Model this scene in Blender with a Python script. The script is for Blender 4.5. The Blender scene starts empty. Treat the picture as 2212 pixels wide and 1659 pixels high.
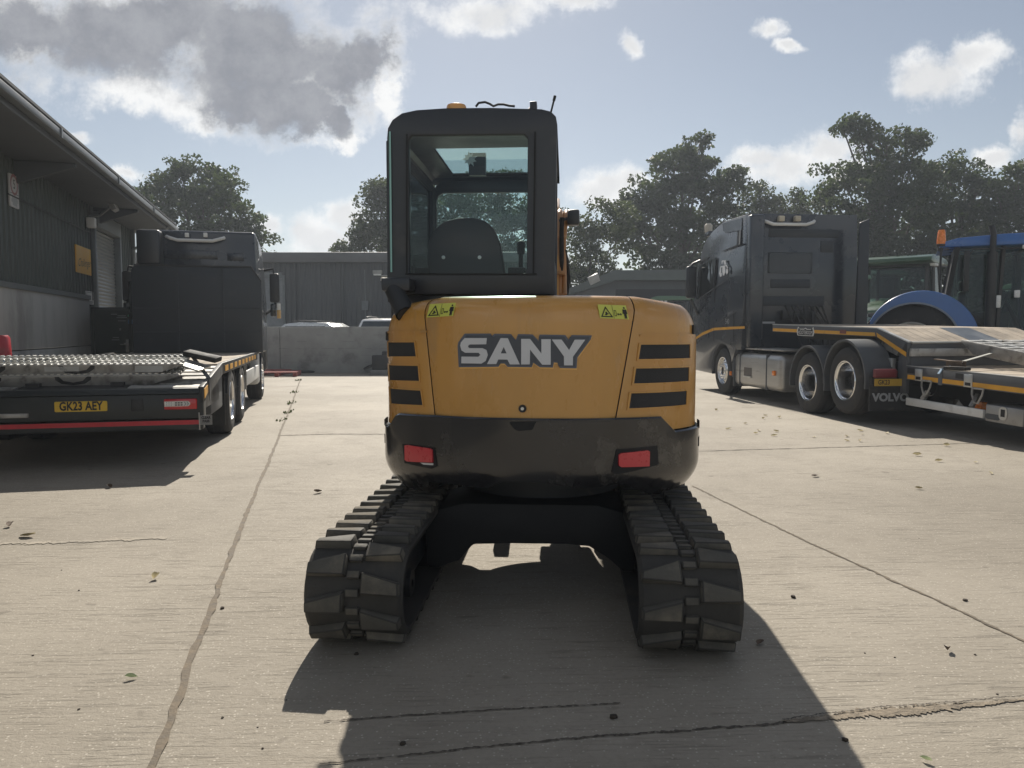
import bpy, bmesh, math, random
import numpy as np
from mathutils import Vector, Matrix
from mathutils.geometry import tessellate_polygon

# ------------------------------------------------------------------ camera, sky, sun, exposure
R = math.radians
scene = bpy.context.scene
COL = scene.collection
random.seed(7)
HAZE = .0012                                       # density of the air between us and the trees, per metre
EYE, FOC, CX, CY = 1.39, 1661.0, 1106.0, 829.5      # eye height, focal length and centre on the 2212 px wide photograph
TH = math.atan((CY - 714.8) / FOC)                  # looking slightly down
SUN_EL, SUN_AZ = R(37.0), R(-4.0)                   # the sun stands ahead, a little to the left

cam_d = bpy.data.cameras.new("camera")
cam_d.sensor_width = 36.0
cam_d.lens = FOC / 2212.0 * 36.0
cam_d.clip_start, cam_d.clip_end = 0.05, 3000
cam = bpy.data.objects.new("camera", cam_d)
COL.objects.link(cam)
cam.location = (0, 0, EYE)
cam.rotation_euler = (R(90) - TH, 0, 0)
scene.camera = cam
scene.view_settings.view_transform = 'Standard'
scene.view_settings.look = 'None'
scene.view_settings.exposure = 0.38
scene.view_settings.gamma = 1.0
scene.cycles.use_denoising = True
scene.cycles.max_bounces = 8
scene.cycles.transparent_max_bounces = 12
scene.cycles.volume_bounces = 0
scene.cycles.sample_clamp_indirect = 6.0

sun_d = bpy.data.lights.new("sun", 'SUN')
sun_d.energy = 5.0
sun_d.angle = R(0.5)
sun_d.color = (1.0, 0.93, 0.82)
sun = bpy.data.objects.new("sun", sun_d)
COL.objects.link(sun)
sun_dir = Vector((math.cos(SUN_EL) * math.sin(SUN_AZ), math.cos(SUN_EL) * math.cos(SUN_AZ), math.sin(SUN_EL)))
sun.rotation_euler = (-sun_dir).to_track_quat('-Z', 'Y').to_euler()

def ray(px, py):
    u, v = (px - CX) / FOC, (CY - py) / FOC
    s, c = math.sin(TH), math.cos(TH)
    return Vector((u, c + v * s, -s + v * c))
CAM = Vector((0, 0, EYE))
def P(px, py, Y):
    r = ray(px, py); return CAM + r * (Y / r.y)
def G(px, py, z=0.0):
    r = ray(px, py); return CAM + r * ((z - EYE) / r.z)

world = bpy.data.worlds.new("World")
scene.world = world
world.use_nodes = True
NT = world.node_tree
for n in list(NT.nodes): NT.nodes.remove(n)
class NB:
    """small node-building helper"""
    def __init__(s, nt): s.nt = nt
    def n(s, t, **kw):
        x = s.nt.nodes.new(t)
        for k, v in kw.items(): setattr(x, k, v)
        return x
    def put(s, sock, v):
        if v is None: return
        if hasattr(v, 'is_output'): s.nt.links.new(v, sock)
        else: sock.default_value = v
    def m(s, op, a=None, b=None, c=None, clamp=False):
        x = s.n('ShaderNodeMath', operation=op, use_clamp=clamp)
        for i, v in enumerate((a, b, c)): s.put(x.inputs[i], v)
        return x.outputs[0]
    def v(s, op, a=None, b=None):
        x = s.n('ShaderNodeVectorMath', operation=op)
        s.put(x.inputs[0], a); s.put(x.inputs[1], b)
        return x.outputs['Value'] if op in ('LENGTH', 'DOT_PRODUCT') else x.outputs[0]
    def noise(s, vec, scale, detail=4, rough=.55, dist=0, dim='3D'):
        x = s.n('ShaderNodeTexNoise', noise_dimensions=dim)
        s.put(x.inputs['Vector'], vec); x.inputs['Scale'].default_value = scale
        x.inputs['Detail'].default_value = detail; x.inputs['Roughness'].default_value = rough
        x.inputs['Distortion'].default_value = dist
        return x
    def ss(s, v, a, b):
        x = s.n('ShaderNodeMapRange', interpolation_type='SMOOTHSTEP')
        s.put(x.inputs[0], v); x.inputs[1].default_value = a; x.inputs[2].default_value = b
        return x.outputs[0]
    def lin(s, v, a, b, c=0., d=1.):
        x = s.n('ShaderNodeMapRange')
        s.put(x.inputs[0], v)
        for i, k in enumerate((a, b, c, d)): x.inputs[i + 1].default_value = k
        return x.outputs[0]
    def mix(s, f, a, b, mode='MIX'):
        x = s.n('ShaderNodeMix', data_type='RGBA', blend_type=mode)
        s.put(x.inputs[0], f)
        for i, k in ((6, a), (7, b)):
            if isinstance(k, tuple) and len(k) == 3: k = (*k, 1)
            s.put(x.inputs[i], k)
        return x.outputs[2]

def build_sky():
    B = NB(NT)
    sky = B.n('ShaderNodeTexSky', sky_type='NISHITA', sun_disc=False, sun_elevation=SUN_EL, sun_rotation=SUN_AZ,
              altitude=60, air_density=1.0, dust_density=.3, ozone_density=1.0)
    tc = B.n('ShaderNodeTexCoord')
    d = tc.outputs['Generated']
    sep = B.n('ShaderNodeSeparateXYZ'); NT.links.new(d, sep.inputs[0])
    y = B.m('MAXIMUM', sep.outputs[1], 0.08)
    comb = B.n('ShaderNodeCombineXYZ')
    NT.links.new(B.m('DIVIDE', sep.outputs[0], y), comb.inputs[0])
    NT.links.new(B.m('DIVIDE', sep.outputs[2], y), comb.inputs[1])
    q = comb.outputs[0]
    wn = B.noise(q, 8.0, 8, .65)
    warp = B.v('MULTIPLY', B.v('SUBTRACT', wn.outputs['Color'], (.5, .5, .5)), (.20, .15, 0))
    qw = B.v('ADD', q, warp)
    def ab(px, py):
        r = ray(px, py); return (r.x / r.y, r.z / r.y, 0)
    # cloud masses: centre, half axes (in photo pixels), as seen in the sky of this place
    dark = [(40,40,275,104),(300,60,308,137),(560,110,275,154),(730,160,143,121),(800,120,88,99),(620,205,176,93),(690,250,88,57),(520,190,143,77)]
    pale = [(300,190,144,57),(420,222,132,48),(560,225,168,60),(730,292,62,31),(850,190,45,84),(60,95,108,36)]
    puff = [(1060,20,150,42),(1240,2,110,26),(2020,158,130,66),(2110,128,95,46),(1972,168,76,54),(1365,80,34,30),(1650,62,46,28),(1702,100,40,18),
            (1290,410,95,52),(1345,392,60,40),(1690,360,105,52),(1790,332,95,46),(1640,345,55,34),(2150,330,60,28),(2205,280,30,50),(1850,380,80,40),
            (650,505,80,46),(745,470,55,48),(700,520,130,40),(168,300,44,22),(258,378,46,20),(560,500,60,30),(880,520,120,40),(1100,470,140,60)]
    def field(lst, vec):
        cur = None
        for (px, py, rx, ry) in lst:
            c = ab(px, py)
            l = B.v('LENGTH', B.v('MULTIPLY', B.v('SUBTRACT', vec, c), (FOC / rx, FOC / ry, 0)))
            e = B.m('SUBTRACT', 1.0, l)
            cur = e if cur is None else B.m('MAXIMUM', cur, e)
        return cur
    fd = field(dark, qw); fp = field(pale, qw); ff = field(puff, B.v('ADD', q, B.v('MULTIPLY', warp, (.5, .5, 0))))
    n1 = B.noise(B.v('ADD', q, (3.1, .7, 0)), 15, 12, .66).outputs[0]
    n2 = B.noise(B.v('ADD', q, (7.7, 2.3, 0)), 6, 7, .58).outputs[0]
    nn = B.m('MULTIPLY', B.m('SUBTRACT', n1, .5), 2.3)
    big = B.m('MAXIMUM', fd, B.m('SUBTRACT', fp, .08))
    Db = B.m('ADD', B.m('ADD', big, .12), B.m('MULTIPLY', nn, .8))
    Df = B.m('ADD', B.m('SUBTRACT', ff, .05), B.m('MULTIPLY', nn, .95))
    D = B.m('MAXIMUM', Db, Df)
    alpha = B.ss(D, -.16, .70)
    core = B.ss(B.m('ADD', B.m('ADD', fd, B.m('MULTIPLY', nn, .22)), B.m('MULTIPLY', B.m('SUBTRACT', n2, .5), 1.2)), -.02, .55)
    # the undersides of the small cumulus are a little greyer too
    core2 = B.m('MULTIPLY', B.ss(B.m('ADD', ff, B.m('MULTIPLY', B.m('SUBTRACT', n2, .5), 1.3)), .25, .8), .28)
    core = B.m('MAXIMUM', core, core2)
    shade = B.mix(n1, (.92, .93, .94), (1.0, .995, .98))
    ccol = B.mix(core, shade, B.mix(B.ss(n1, .35, .68), (.255, .268, .305), (.36, .372, .405)))
    front = B.ss(sep.outputs[1], .12, .3)
    alpha = B.m('MULTIPLY', alpha, front)
    # scattered cumulus over the rest of the sky, behind the camera (seen in reflections)
    n3 = B.noise(B.v('MULTIPLY', d, (1, 1, 2.2)), 2.6, 8, .6).outputs[0]
    back = B.m('MULTIPLY', B.ss(n3, .5, .62), B.ss(sep.outputs[1], .1, -.1))
    back = B.m('MULTIPLY', back, B.ss(sep.outputs[2], 0, .1))
    up = B.m('MULTIPLY', B.ss(sep.outputs[2], .62, .8), B.ss(n3, .5, .62))
    alpha = B.m('MAXIMUM', alpha, B.m('MULTIPLY', B.m('MAXIMUM', back, up), .85))
    b1 = B.n('ShaderNodeBackground'); hs = B.n('ShaderNodeHueSaturation'); hs.inputs['Saturation'].default_value = .66; NT.links.new(sky.outputs[0], hs.inputs['Color']); NT.links.new(hs.outputs[0], b1.inputs[0]); b1.inputs[1].default_value = 0.055
    b2 = B.n('ShaderNodeBackground'); NT.links.new(ccol, b2.inputs[0]); b2.inputs[1].default_value = 0.74
    ms = B.n('ShaderNodeMixShader')
    NT.links.new(alpha, ms.inputs[0]); NT.links.new(b1.outputs[0], ms.inputs[1]); NT.links.new(b2.outputs[0], ms.inputs[2])
    out = B.n('ShaderNodeOutputWorld'); NT.links.new(ms.outputs[0], out.inputs[0])
build_sky()

# ------------------------------------------------------------------ materials
MATS = {}
def pm(name, col, rough=.5, metal=0., var=.18, scale=4., bump=0., bscale=60., spec=.5, coat=0., dirt=None, stretch=None, alpha=None):
    """Principled paint / metal / rubber with uneven tone, roughness and optional dust patches."""
    if name in MATS: return MATS[name]
    m = bpy.data.materials.new(name); m.use_nodes = True
    nt = m.node_tree; B = NB(nt)
    bs = nt.nodes['Principled BSDF']
    tc = B.n('ShaderNodeTexCoord').outputs['Object']
    if stretch: tc = B.v('MULTIPLY', tc, stretch)
    nz = B.noise(tc, scale, 6, .6).outputs[0]
    lo = tuple(c * (1 - var) for c in col); hi = tuple(min(1, c * (1 + var)) for c in col)
    c = B.mix(B.lin(nz, .3, .7), lo, hi)
    r = B.lin(nz, .3, .7, max(.02, rough - .08), min(1, rough + .1))
    if dirt:
        dc, amt, ds = dirt
        dn = B.noise(tc, ds, 8, .65).outputs[0]
        f = B.m('MULTIPLY', B.ss(dn, .62 - amt * .3, .78 - amt * .2), min(1, .35 + amt))
        c = B.mix(f, c, dc)
        r = B.m('ADD', r, B.m('MULTIPLY', f, .3), clamp=True)
    nt.links.new(c, bs.inputs['Base Color']); nt.links.new(r, bs.inputs['Roughness'])
    bs.inputs['Metallic'].default_value = metal
    bs.inputs['Specular IOR Level'].default_value = spec
    bs.inputs['Coat Weight'].default_value = coat
    bs.inputs['Coat Roughness'].default_value = .06
    if bump:
        bn = B.noise(tc, bscale, 5, .6).outputs[0]
        bp = B.n('ShaderNodeBump'); bp.inputs['Strength'].default_value = bump; bp.inputs['Distance'].default_value = .01
        nt.links.new(bn, bp.inputs['Height']); nt.links.new(bp.outputs[0], bs.inputs['Normal'])
    MATS[name] = m
    return m

def glassmat(name, tint, rough=.02, trans=.8):
    """thin pane: transparent tint plus a clear reflection"""
    if name in MATS: return MATS[name]
    m = bpy.data.materials.new(name); m.use_nodes = True
    nt = m.node_tree; B = NB(nt)
    for n in list(nt.nodes): nt.nodes.remove(n)
    t = B.n('ShaderNodeBsdfTransparent'); t.inputs[0].default_value = (*[x * trans for x in tint], 1)
    g = B.n('ShaderNodeBsdfGlossy'); g.inputs['Roughness'].default_value = rough; g.inputs[0].default_value = (.9, .9, .9, 1)
    fr = B.n('ShaderNodeFresnel'); gb = B.n('ShaderNodeNewGeometry').outputs['Backfacing']
    nt.links.new(B.m('POWER', 1.45, B.m('SUBTRACT', 1.0, B.m('MULTIPLY', gb, 2.0))), fr.inputs[0])
    ms = B.n('ShaderNodeMixShader'); nt.links.new(fr.outputs[0], ms.inputs[0])
    nt.links.new(t.outputs[0], ms.inputs[1]); nt.links.new(g.outputs[0], ms.inputs[2])
    o = B.n('ShaderNodeOutputMaterial'); nt.links.new(ms.outputs[0], o.inputs[0])
    MATS[name] = m
    return m

def leafmat(name, c1, c2, tr):
    m = bpy.data.materials.new(name); m.use_nodes = True
    nt = m.node_tree; B = NB(nt)
    for n in list(nt.nodes): nt.nodes.remove(n)
    g = B.n('ShaderNodeNewGeometry')
    tc = B.n('ShaderNodeTexCoord').outputs['Object']
    nz = B.noise(tc, .5, 3).outputs[0]
    f = B.m('ADD', B.m('MULTIPLY', g.outputs['Random Per Island'], .7), B.m('MULTIPLY', nz, .4), clamp=True)
    c = B.mix(f, c1, c2)
    d = B.n('ShaderNodeBsdfPrincipled'); nt.links.new(c, d.inputs['Base Color']); d.inputs['Roughness'].default_value = .6; d.inputs['Specular IOR Level'].default_value = .25
    t = B.n('ShaderNodeBsdfTranslucent'); nt.links.new(B.mix(f, tuple(x * .9 for x in tr), tr), t.inputs[0])
    ms = B.n('ShaderNodeMixShader'); ms.inputs[0].default_value = .24
    nt.links.new(d.outputs[0], ms.inputs[1]); nt.links.new(t.outputs[0], ms.inputs[2])
    o = B.n('ShaderNodeOutputMaterial'); nt.links.new(ms.outputs[0], o.inputs[0])
    return m

def concrete_ground():
    m = bpy.data.materials.new('yard_concrete'); m.use_nodes = True
    nt = m.node_tree; B = NB(nt); bs = nt.nodes['Principled BSDF']
    tc = B.n('ShaderNodeTexCoord').outputs['Object']
    mp = B.n('ShaderNodeMapping'); nt.links.new(tc, mp.inputs[0]); mp.inputs['Rotation'].default_value = (0, 0, R(-2.0))
    p = mp.outputs[0]
    big = B.noise(p, .28, 5, .6).outputs[0]
    mid = B.noise(p, 1.7, 6, .65).outputs[0]
    grit = B.noise(p, 130, 3, .7).outputs[0]
    fine = B.noise(p, 42, 5, .7).outputs[0]
    # brushed lines run across the slabs, deeper in places where the surface has worn less
    streak = B.noise(B.v('MULTIPLY', p, (2.0, 30, 1)), 1.0, 6, .66, .35).outputs[0]
    streak2 = B.noise(B.v('MULTIPLY', p, (5.0, 85, 1)), 1.0, 5, .66, .4).outputs[0]
    worn = B.ss(mid, .38, .66)
    s1 = B.m('MULTIPLY', B.ss(streak, .54, .64), B.lin(worn, 0, 1, .12, 1))
    s2 = B.m('MULTIPLY', B.ss(streak2, .54, .68), B.lin(worn, 0, 1, .3, .9))
    stk = B.m('MAXIMUM', s1, s2)
    vor = B.n('ShaderNodeTexVoronoi'); nt.links.new(p, vor.inputs['Vector']); vor.inputs['Scale'].default_value = 55
    stone = B.m('MULTIPLY', B.ss(vor.outputs['Distance'], .30, .12), B.ss(vor.outputs['Color'], .45, .6))
    c = B.mix(B.ss(big, .3, .7), (.262, .232, .187), (.382, .342, .282))
    c = B.mix(B.m('MULTIPLY', B.ss(mid, .55, .8), .45), c, (.405, .362, .297))
    c = B.mix(B.m('MULTIPLY', B.ss(mid, .42, .25), .4), c, (.215, .186, .147))
    c = B.mix(B.m('MULTIPLY', B.ss(fine, .5, .75), .4), c, (.21, .19, .16))
    c = B.mix(B.m('MULTIPLY', stk, .42), c, (.135, .118, .095))
    c = B.mix(B.m('MULTIPLY', stone, .65), c, (.58, .53, .45))
    spots = B.noise(p, 5.2, 2, .5).outputs[0]
    c = B.mix(B.m('MULTIPLY', B.ss(spots, .70, .76), .55), c, (.14, .12, .095))
    oil = B.noise(B.v('ADD', p, (4.2, 9.1, 0)), .55, 6, .7).outputs[0]
    c = B.mix(B.m('MULTIPLY', B.ss(oil, .57, .74), .55), c, (.17, .145, .115))
    nt.links.new(c, bs.inputs['Base Color'])
    nt.links.new(B.lin(fine, .3, .7, .62, .85), bs.inputs['Roughness'])
    bs.inputs['Specular IOR Level'].default_value = .22
    h = B.m('ADD', B.m('MULTIPLY', stk, -.75), B.m('ADD', B.m('MULTIPLY', grit, .55), B.m('MULTIPLY', fine, .75)))
    bp = B.n('ShaderNodeBump'); bp.inputs['Strength'].default_value = .55; bp.inputs['Distance'].default_value = .010
    nt.links.new(h, bp.inputs['Height']); nt.links.new(bp.outputs[0], bs.inputs['Normal'])
    return m

# ------------------------------------------------------------------ mesh helpers
class Frame:
    """a vehicle's own axes: x right, y forward, z up"""
    def __init__(s, loc, yaw=0., pitch=0., roll=0.):
        s.loc = Vector(loc); s.yaw, s.pitch = yaw, pitch
        s.M = Matrix.Translation(s.loc) @ Matrix.Rotation(yaw, 4, 'Z') @ Matrix.Rotation(pitch, 4, 'X') @ Matrix.Rotation(roll, 4, 'Y')
        s.I = s.M.inverted()
    def lray(s, px, py):
        o = s.I @ CAM; d = (s.I.to_3x3() @ ray(px, py)); return o, d
    def hit(s, px, py, ax, c):
        o, d = s.lray(px, py); t = (c - o[ax]) / d[ax]; return o + d * t
    def loc_of(s, w): return s.I @ Vector(w)

class MB:
    def __init__(s): s.v = []; s.f = []
    def add(s, vs, fs):
        o = len(s.v); s.v += [tuple(v) for v in vs]; s.f += [tuple(i + o for i in f) for f in fs]; return s
    def box(s, x0, x1, y0, y1, z0, z1, M=None):
        vs = [Vector((x, y, z)) for z in (z0, z1) for y in (y0, y1) for x in (x0, x1)]
        if M is not None: vs = [M @ v for v in vs]
        return s.add(vs, [(0, 2, 3, 1), (4, 5, 7, 6), (0, 1, 5, 4), (2, 6, 7, 3), (0, 4, 6, 2), (1, 3, 7, 5)])
    def bar(s, a, b, w, h, up=(0, 0, 1)):
        a, b = Vector(a), Vector(b); d = (b - a); L = d.length; d = d / L
        up = Vector(up); sx = d.cross(up)
        if sx.length < 1e-4: sx = d.cross(Vector((1, 0, 0)))
        sx.normalize(); uz = sx.cross(d)
        vs = [q + sx * (i * w / 2) + uz * (j * h / 2) for q in (a, b) for i, j in ((-1, -1), (1, -1), (1, 1), (-1, 1))]
        return s.add(vs, [(0, 3, 2, 1), (4, 5, 6, 7), (0, 1, 5, 4), (1, 2, 6, 5), (2, 3, 7, 6), (3, 0, 4, 7)])
    def prism(s, poly, ax, a, b, M=None):
        """polygon in the plane across axis ax, pulled from a to b"""
        n = len(poly); vs = []
        for c in (a, b):
            for (p, q) in poly:
                v = [(c, p, q), (p, c, q), (p, q, c)][ax]; v = Vector(v)
                vs.append(M @ v if M is not None else v)
        tri = tessellate_polygon([[Vector((p, q, 0)) for p, q in poly]])
        fs = [tuple(t) for t in tri] + [tuple(i + n for i in reversed(t)) for t in tri]
        fs += [(i, (i + 1) % n, n + (i + 1) % n, n + i) for i in range(n)]
        return s.add(vs, fs)
    def ring(s, outer, hole, ax, a, b):
        """prism with one hole (same vertex order direction not required)"""
        n, k = len(outer), len(hole); vs = []
        for c in (a, b):
            for (p, q) in outer + hole: vs.append([(c, p, q), (p, c, q), (p, q, c)][ax])
        tri = tessellate_polygon([[Vector((p, q, 0)) for p, q in outer], [Vector((p, q, 0)) for p, q in hole]])
        t = n + k
        fs = [tuple(x) for x in tri] + [tuple(i + t for i in reversed(x)) for x in tri]
        fs += [(i, (i + 1) % n, t + (i + 1) % n, t + i) for i in range(n)]
        fs += [(n + i, n + (i + 1) % k, t + n + (i + 1) % k, t + n + i) for i in range(k)]
        return s.add(vs, fs)
    def tube(s, pts, r, n=8, cap=True):
        pts = [Vector(p) for p in pts]; rs = r if isinstance(r, (list, tuple)) else [r] * len(pts)
        vs = []; up = None
        for i, p in enumerate(pts):
            d = (pts[min(i + 1, len(pts) - 1)] - pts[max(i - 1, 0)]).normalized()
            if up is None:
                up = d.orthogonal().normalized()
            else:
                up = (up - d * up.dot(d)).normalized()
            sd = d.cross(up)
            vs += [p + (up * math.cos(2 * math.pi * k / n) + sd * math.sin(2 * math.pi * k / n)) * rs[i] for k in range(n)]
        fs = [(i * n + k, i * n + (k + 1) % n, (i + 1) * n + (k + 1) % n, (i + 1) * n + k) for i in range(len(pts) - 1) for k in range(n)]
        if cap: fs += [tuple(range(n - 1, -1, -1)), tuple((len(pts) - 1) * n + k for k in range(n))]
        return s.add(vs, fs)
    def lathe(s, prof, c, ax='X', n=32, a0=0., a1=2 * math.pi):
        """prof: (distance along the axis, radius)"""
        c = Vector(c); full = abs(a1 - a0 - 2 * math.pi) < 1e-6; m = n if full else n + 1; vs = []
        for (t, r) in prof:
            for k in range(m):
                a = a0 + (a1 - a0) * k / n; p, q = r * math.cos(a), r * math.sin(a)
                vs.append(c + Vector({'X': (t, p, q), 'Y': (q, t, p), 'Z': (p, q, t)}[ax]))
        fs = []
        for i in range(len(prof) - 1):
            for k in range(n):
                k2 = (k + 1) % m
                fs.append((i * m + k, i * m + k2, (i + 1) * m + k2, (i + 1) * m + k))
        return s.add(vs, fs)
    def build(s, name, mat, parent=None, bevel=0., seg=2, smooth=True, sharp=38, recalc=True, second=None):
        me = bpy.data.meshes.new(name)
        me.from_pydata(s.v, [], s.f)
        bm = bmesh.new(); bm.from_mesh(me)
        if second:
            for i, f in enumerate(bm.faces): f.material_index = int(i >= second)
        bmesh.ops.remove_doubles(bm, verts=bm.verts, dist=1e-5)
        if recalc: bmesh.ops.recalc_face_normals(bm, faces=bm.faces)
        if bevel:
            ed = [e for e in bm.edges if len(e.link_faces) == 2 and e.calc_face_angle(0) > R(32)]
            bmesh.ops.bevel(bm, geom=ed, offset=bevel, segments=seg, profile=.5, affect='EDGES', clamp_overlap=True)
        bm.to_mesh(me); bm.free()
        return link(name, me, mat, parent, smooth, sharp)

def link(name, me, mat, parent=None, smooth=True, sharp=38):
    if smooth and len(me.polygons):
        me.polygons.foreach_set('use_smooth', [True] * len(me.polygons))
        me.set_sharp_from_angle(angle=R(sharp))
    if mat is not None: me.materials.append(mat)
    o = bpy.data.objects.new(name, me); COL.objects.link(o)
    if parent is not None: o.parent = parent
    return o

def tag(o, label, cat, group=None, kind=None):
    o['label'] = label; o['category'] = cat
    if group: o['group'] = group
    if kind: o['kind'] = kind
    return o
def thing(name, label, cat, fr=None, group=None, loc=None):
    o = bpy.data.objects.new(name, None); COL.objects.link(o); o.empty_display_size = .2
    if fr is not None: o.matrix_world = fr.M
    elif loc is not None: o.location = loc
    return tag(o, label, cat, group)
def dup(root, M, label, group=None):
    r = root.copy(); COL.objects.link(r); r.matrix_world = M; r['label'] = label
    if group: r['group'] = group
    for ch in list(root.children):
        c = ch.copy(); COL.objects.link(c); c.parent = r
        for g in list(ch.children):
            d = g.copy(); COL.objects.link(d); d.parent = c
    return r

def patch(mapfn, outer, holes=(), off=0., thick=.004, step=None):
    """polygon in (a, b) laid on a surface given by mapfn(a, b, off), cut every `step` in a so that it follows the curve"""
    loops = [outer] + list(holes)
    tri = tessellate_polygon([[Vector((p, q, 0)) for p, q in l] for l in loops])
    flat = [p for l in loops for p in l]
    bm = bmesh.new()
    vs = [bm.verts.new((p, q, 0)) for p, q in flat]
    for t in tri:
        try: bm.faces.new([vs[i] for i in t])
        except ValueError: pass
    if step:
        a0 = min(p for p, q in flat); a1 = max(p for p, q in flat); k = math.ceil(a0 / step) * step
        while k < a1:
            bmesh.ops.bisect_plane(bm, geom=bm.verts[:] + bm.edges[:] + bm.faces[:], plane_co=(k, 0, 0), plane_no=(1, 0, 0), dist=1e-6)
            k += step
    bm.verts.ensure_lookup_table(); bm.verts.index_update()
    mb = MB()
    top = [mapfn(v.co.x, v.co.y, off) for v in bm.verts]; n = len(top)
    fs = [tuple(v.index for v in f.verts) for f in bm.faces]
    mb.add(top, fs)
    if thick:
        low = [mapfn(v.co.x, v.co.y, off - thick) for v in bm.verts]
        mb.v += [tuple(v) for v in low]
        mb.f += [tuple(i + n for i in reversed(f)) for f in fs]
        for e in bm.edges:
            if len(e.link_faces) == 1:
                a, b = e.verts[0].index, e.verts[1].index; mb.f.append((a, b, b + n, a + n))
    bm.free()
    return mb

_tc = {}
def text(name, body, size, mapfn, mat, parent, off=.003, thick=.002, shear=0., sx=1., bold=0., spacing=1.):
    """lettering as a thin mesh; mapfn takes centred (a, b) in metres"""
    cu = bpy.data.curves.new('lettering', 'FONT'); cu.body = body; cu.size = size; cu.align_x = 'CENTER'; cu.align_y = 'CENTER'
    cu.shear = shear; cu.offset = bold; cu.space_character = spacing; cu.resolution_u = 3
    o = bpy.data.objects.new('lettering', cu); COL.objects.link(o)
    dg = bpy.context.evaluated_depsgraph_get(); dg.update()
    me = bpy.data.meshes.new_from_object(o.evaluated_get(dg))
    bpy.data.objects.remove(o); bpy.data.curves.remove(cu)
    mb = MB(); mb.add([mapfn(v.co.x * sx, v.co.y, off) for v in me.vertices], [tuple(p.vertices) for p in me.polygons])
    bpy.data.meshes.remove(me)
    return mb.build(name, mat, parent, smooth=False)
def rect(a0, a1, b0, b1): return [(a0, b0), (a1, b0), (a1, b1), (a0, b1)]
def rrect(a0, a1, b0, b1, r, n=4):
    o = []
    for (cx, cy, s) in ((a1 - r, b1 - r, 0), (a0 + r, b1 - r, 90), (a0 + r, b0 + r, 180), (a1 - r, b0 + r, 270)):
        for k in range(n + 1):
            t = R(s + 90 * k / n); o.append((cx + r * math.cos(t), cy + r * math.sin(t)))
    return o
def circ(cx, cy, r, n=20, ry=None):
    return [(cx + r * math.cos(2 * math.pi * k / n), cy + (ry or r) * math.sin(2 * math.pi * k / n)) for k in range(n)]
def planemap(o, ax, ay):
    o, ax, ay = Vector(o), Vector(ax).normalized(), Vector(ay).normalized(); nrm = ax.cross(ay)
    return lambda a, b, f: o + ax * a + ay * b + nrm * f

# shared materials
black_rubber = pm('black_rubber', (.022, .022, .022), .75, var=.3, scale=9, bump=.4, bscale=90, dirt=((.12, .105, .085), .35, 3.))
tyre_rubber = pm('tyre_rubber', (.028, .028, .029), .8, var=.25, scale=5, bump=.2, dirt=((.10, .09, .075), .3, 2.2))
dark_steel = pm('dark_steel', (.035, .036, .038), .5, .3, scale=6, bump=.1, dirt=((.11, .095, .075), .2, 5))
chassis_black = pm('chassis_black', (.02, .021, .023), .5, .0, scale=6, dirt=((.085, .078, .065), .3, 3))
alu = pm('aluminium', (.62, .62, .60), .38, .9, var=.12, scale=7, bump=.05, dirt=((.25, .23, .2), .25, 6))
dull_alu = pm('weathered_aluminium', (.42, .41, .39), .5, .55, var=.2, scale=4, bump=.1, dirt=((.14, .13, .115), .5, 5))
polished = pm('polished_alloy', (.78, .78, .78), .16, 1., var=.06, scale=5)
white_paint = pm('white_paint', (.72, .72, .70), .4, var=.08, scale=3, dirt=((.35, .32, .27), .2, 3))
lamp_red = pm('red_lens', (.55, .02, .025), .22, var=.1, scale=20, coat=.4)
lamp_orange = pm('orange_lens', (.9, .24, .02), .25, var=.1, scale=20, coat=.4)
lamp_clear = pm('clear_lens', (.75, .75, .72), .15, var=.1, scale=30, coat=.5)
plate_yellow = pm('plate_yellow', (.72, .47, .035), .4, var=.06)
ink_black = pm('ink_black', (.012, .012, .014), .55, var=.1)
ink_white = pm('ink_white', (.75, .75, .74), .5, var=.06)
ink_grey = pm('ink_grey', (.3, .31, .32), .5, var=.1)
stripe_yellow = pm('stripe_yellow', (.72, .36, .03), .45, var=.12, scale=5, dirt=((.2, .15, .08), .2, 4))
orange_paint = pm('orange_paint', (.58, .30, .07), .27, var=.08, scale=2.0, coat=.55, bump=.0, dirt=((.36, .235, .12), .22, 2.6), stretch=(1.6, 1.6, .55))
timber = pm('deck_timber', (.40, .335, .26), .75, var=.35, scale=3, bump=.35, bscale=30, stretch=(1, 1, 1), dirt=((.19, .16, .125), .4, 2.2))

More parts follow.
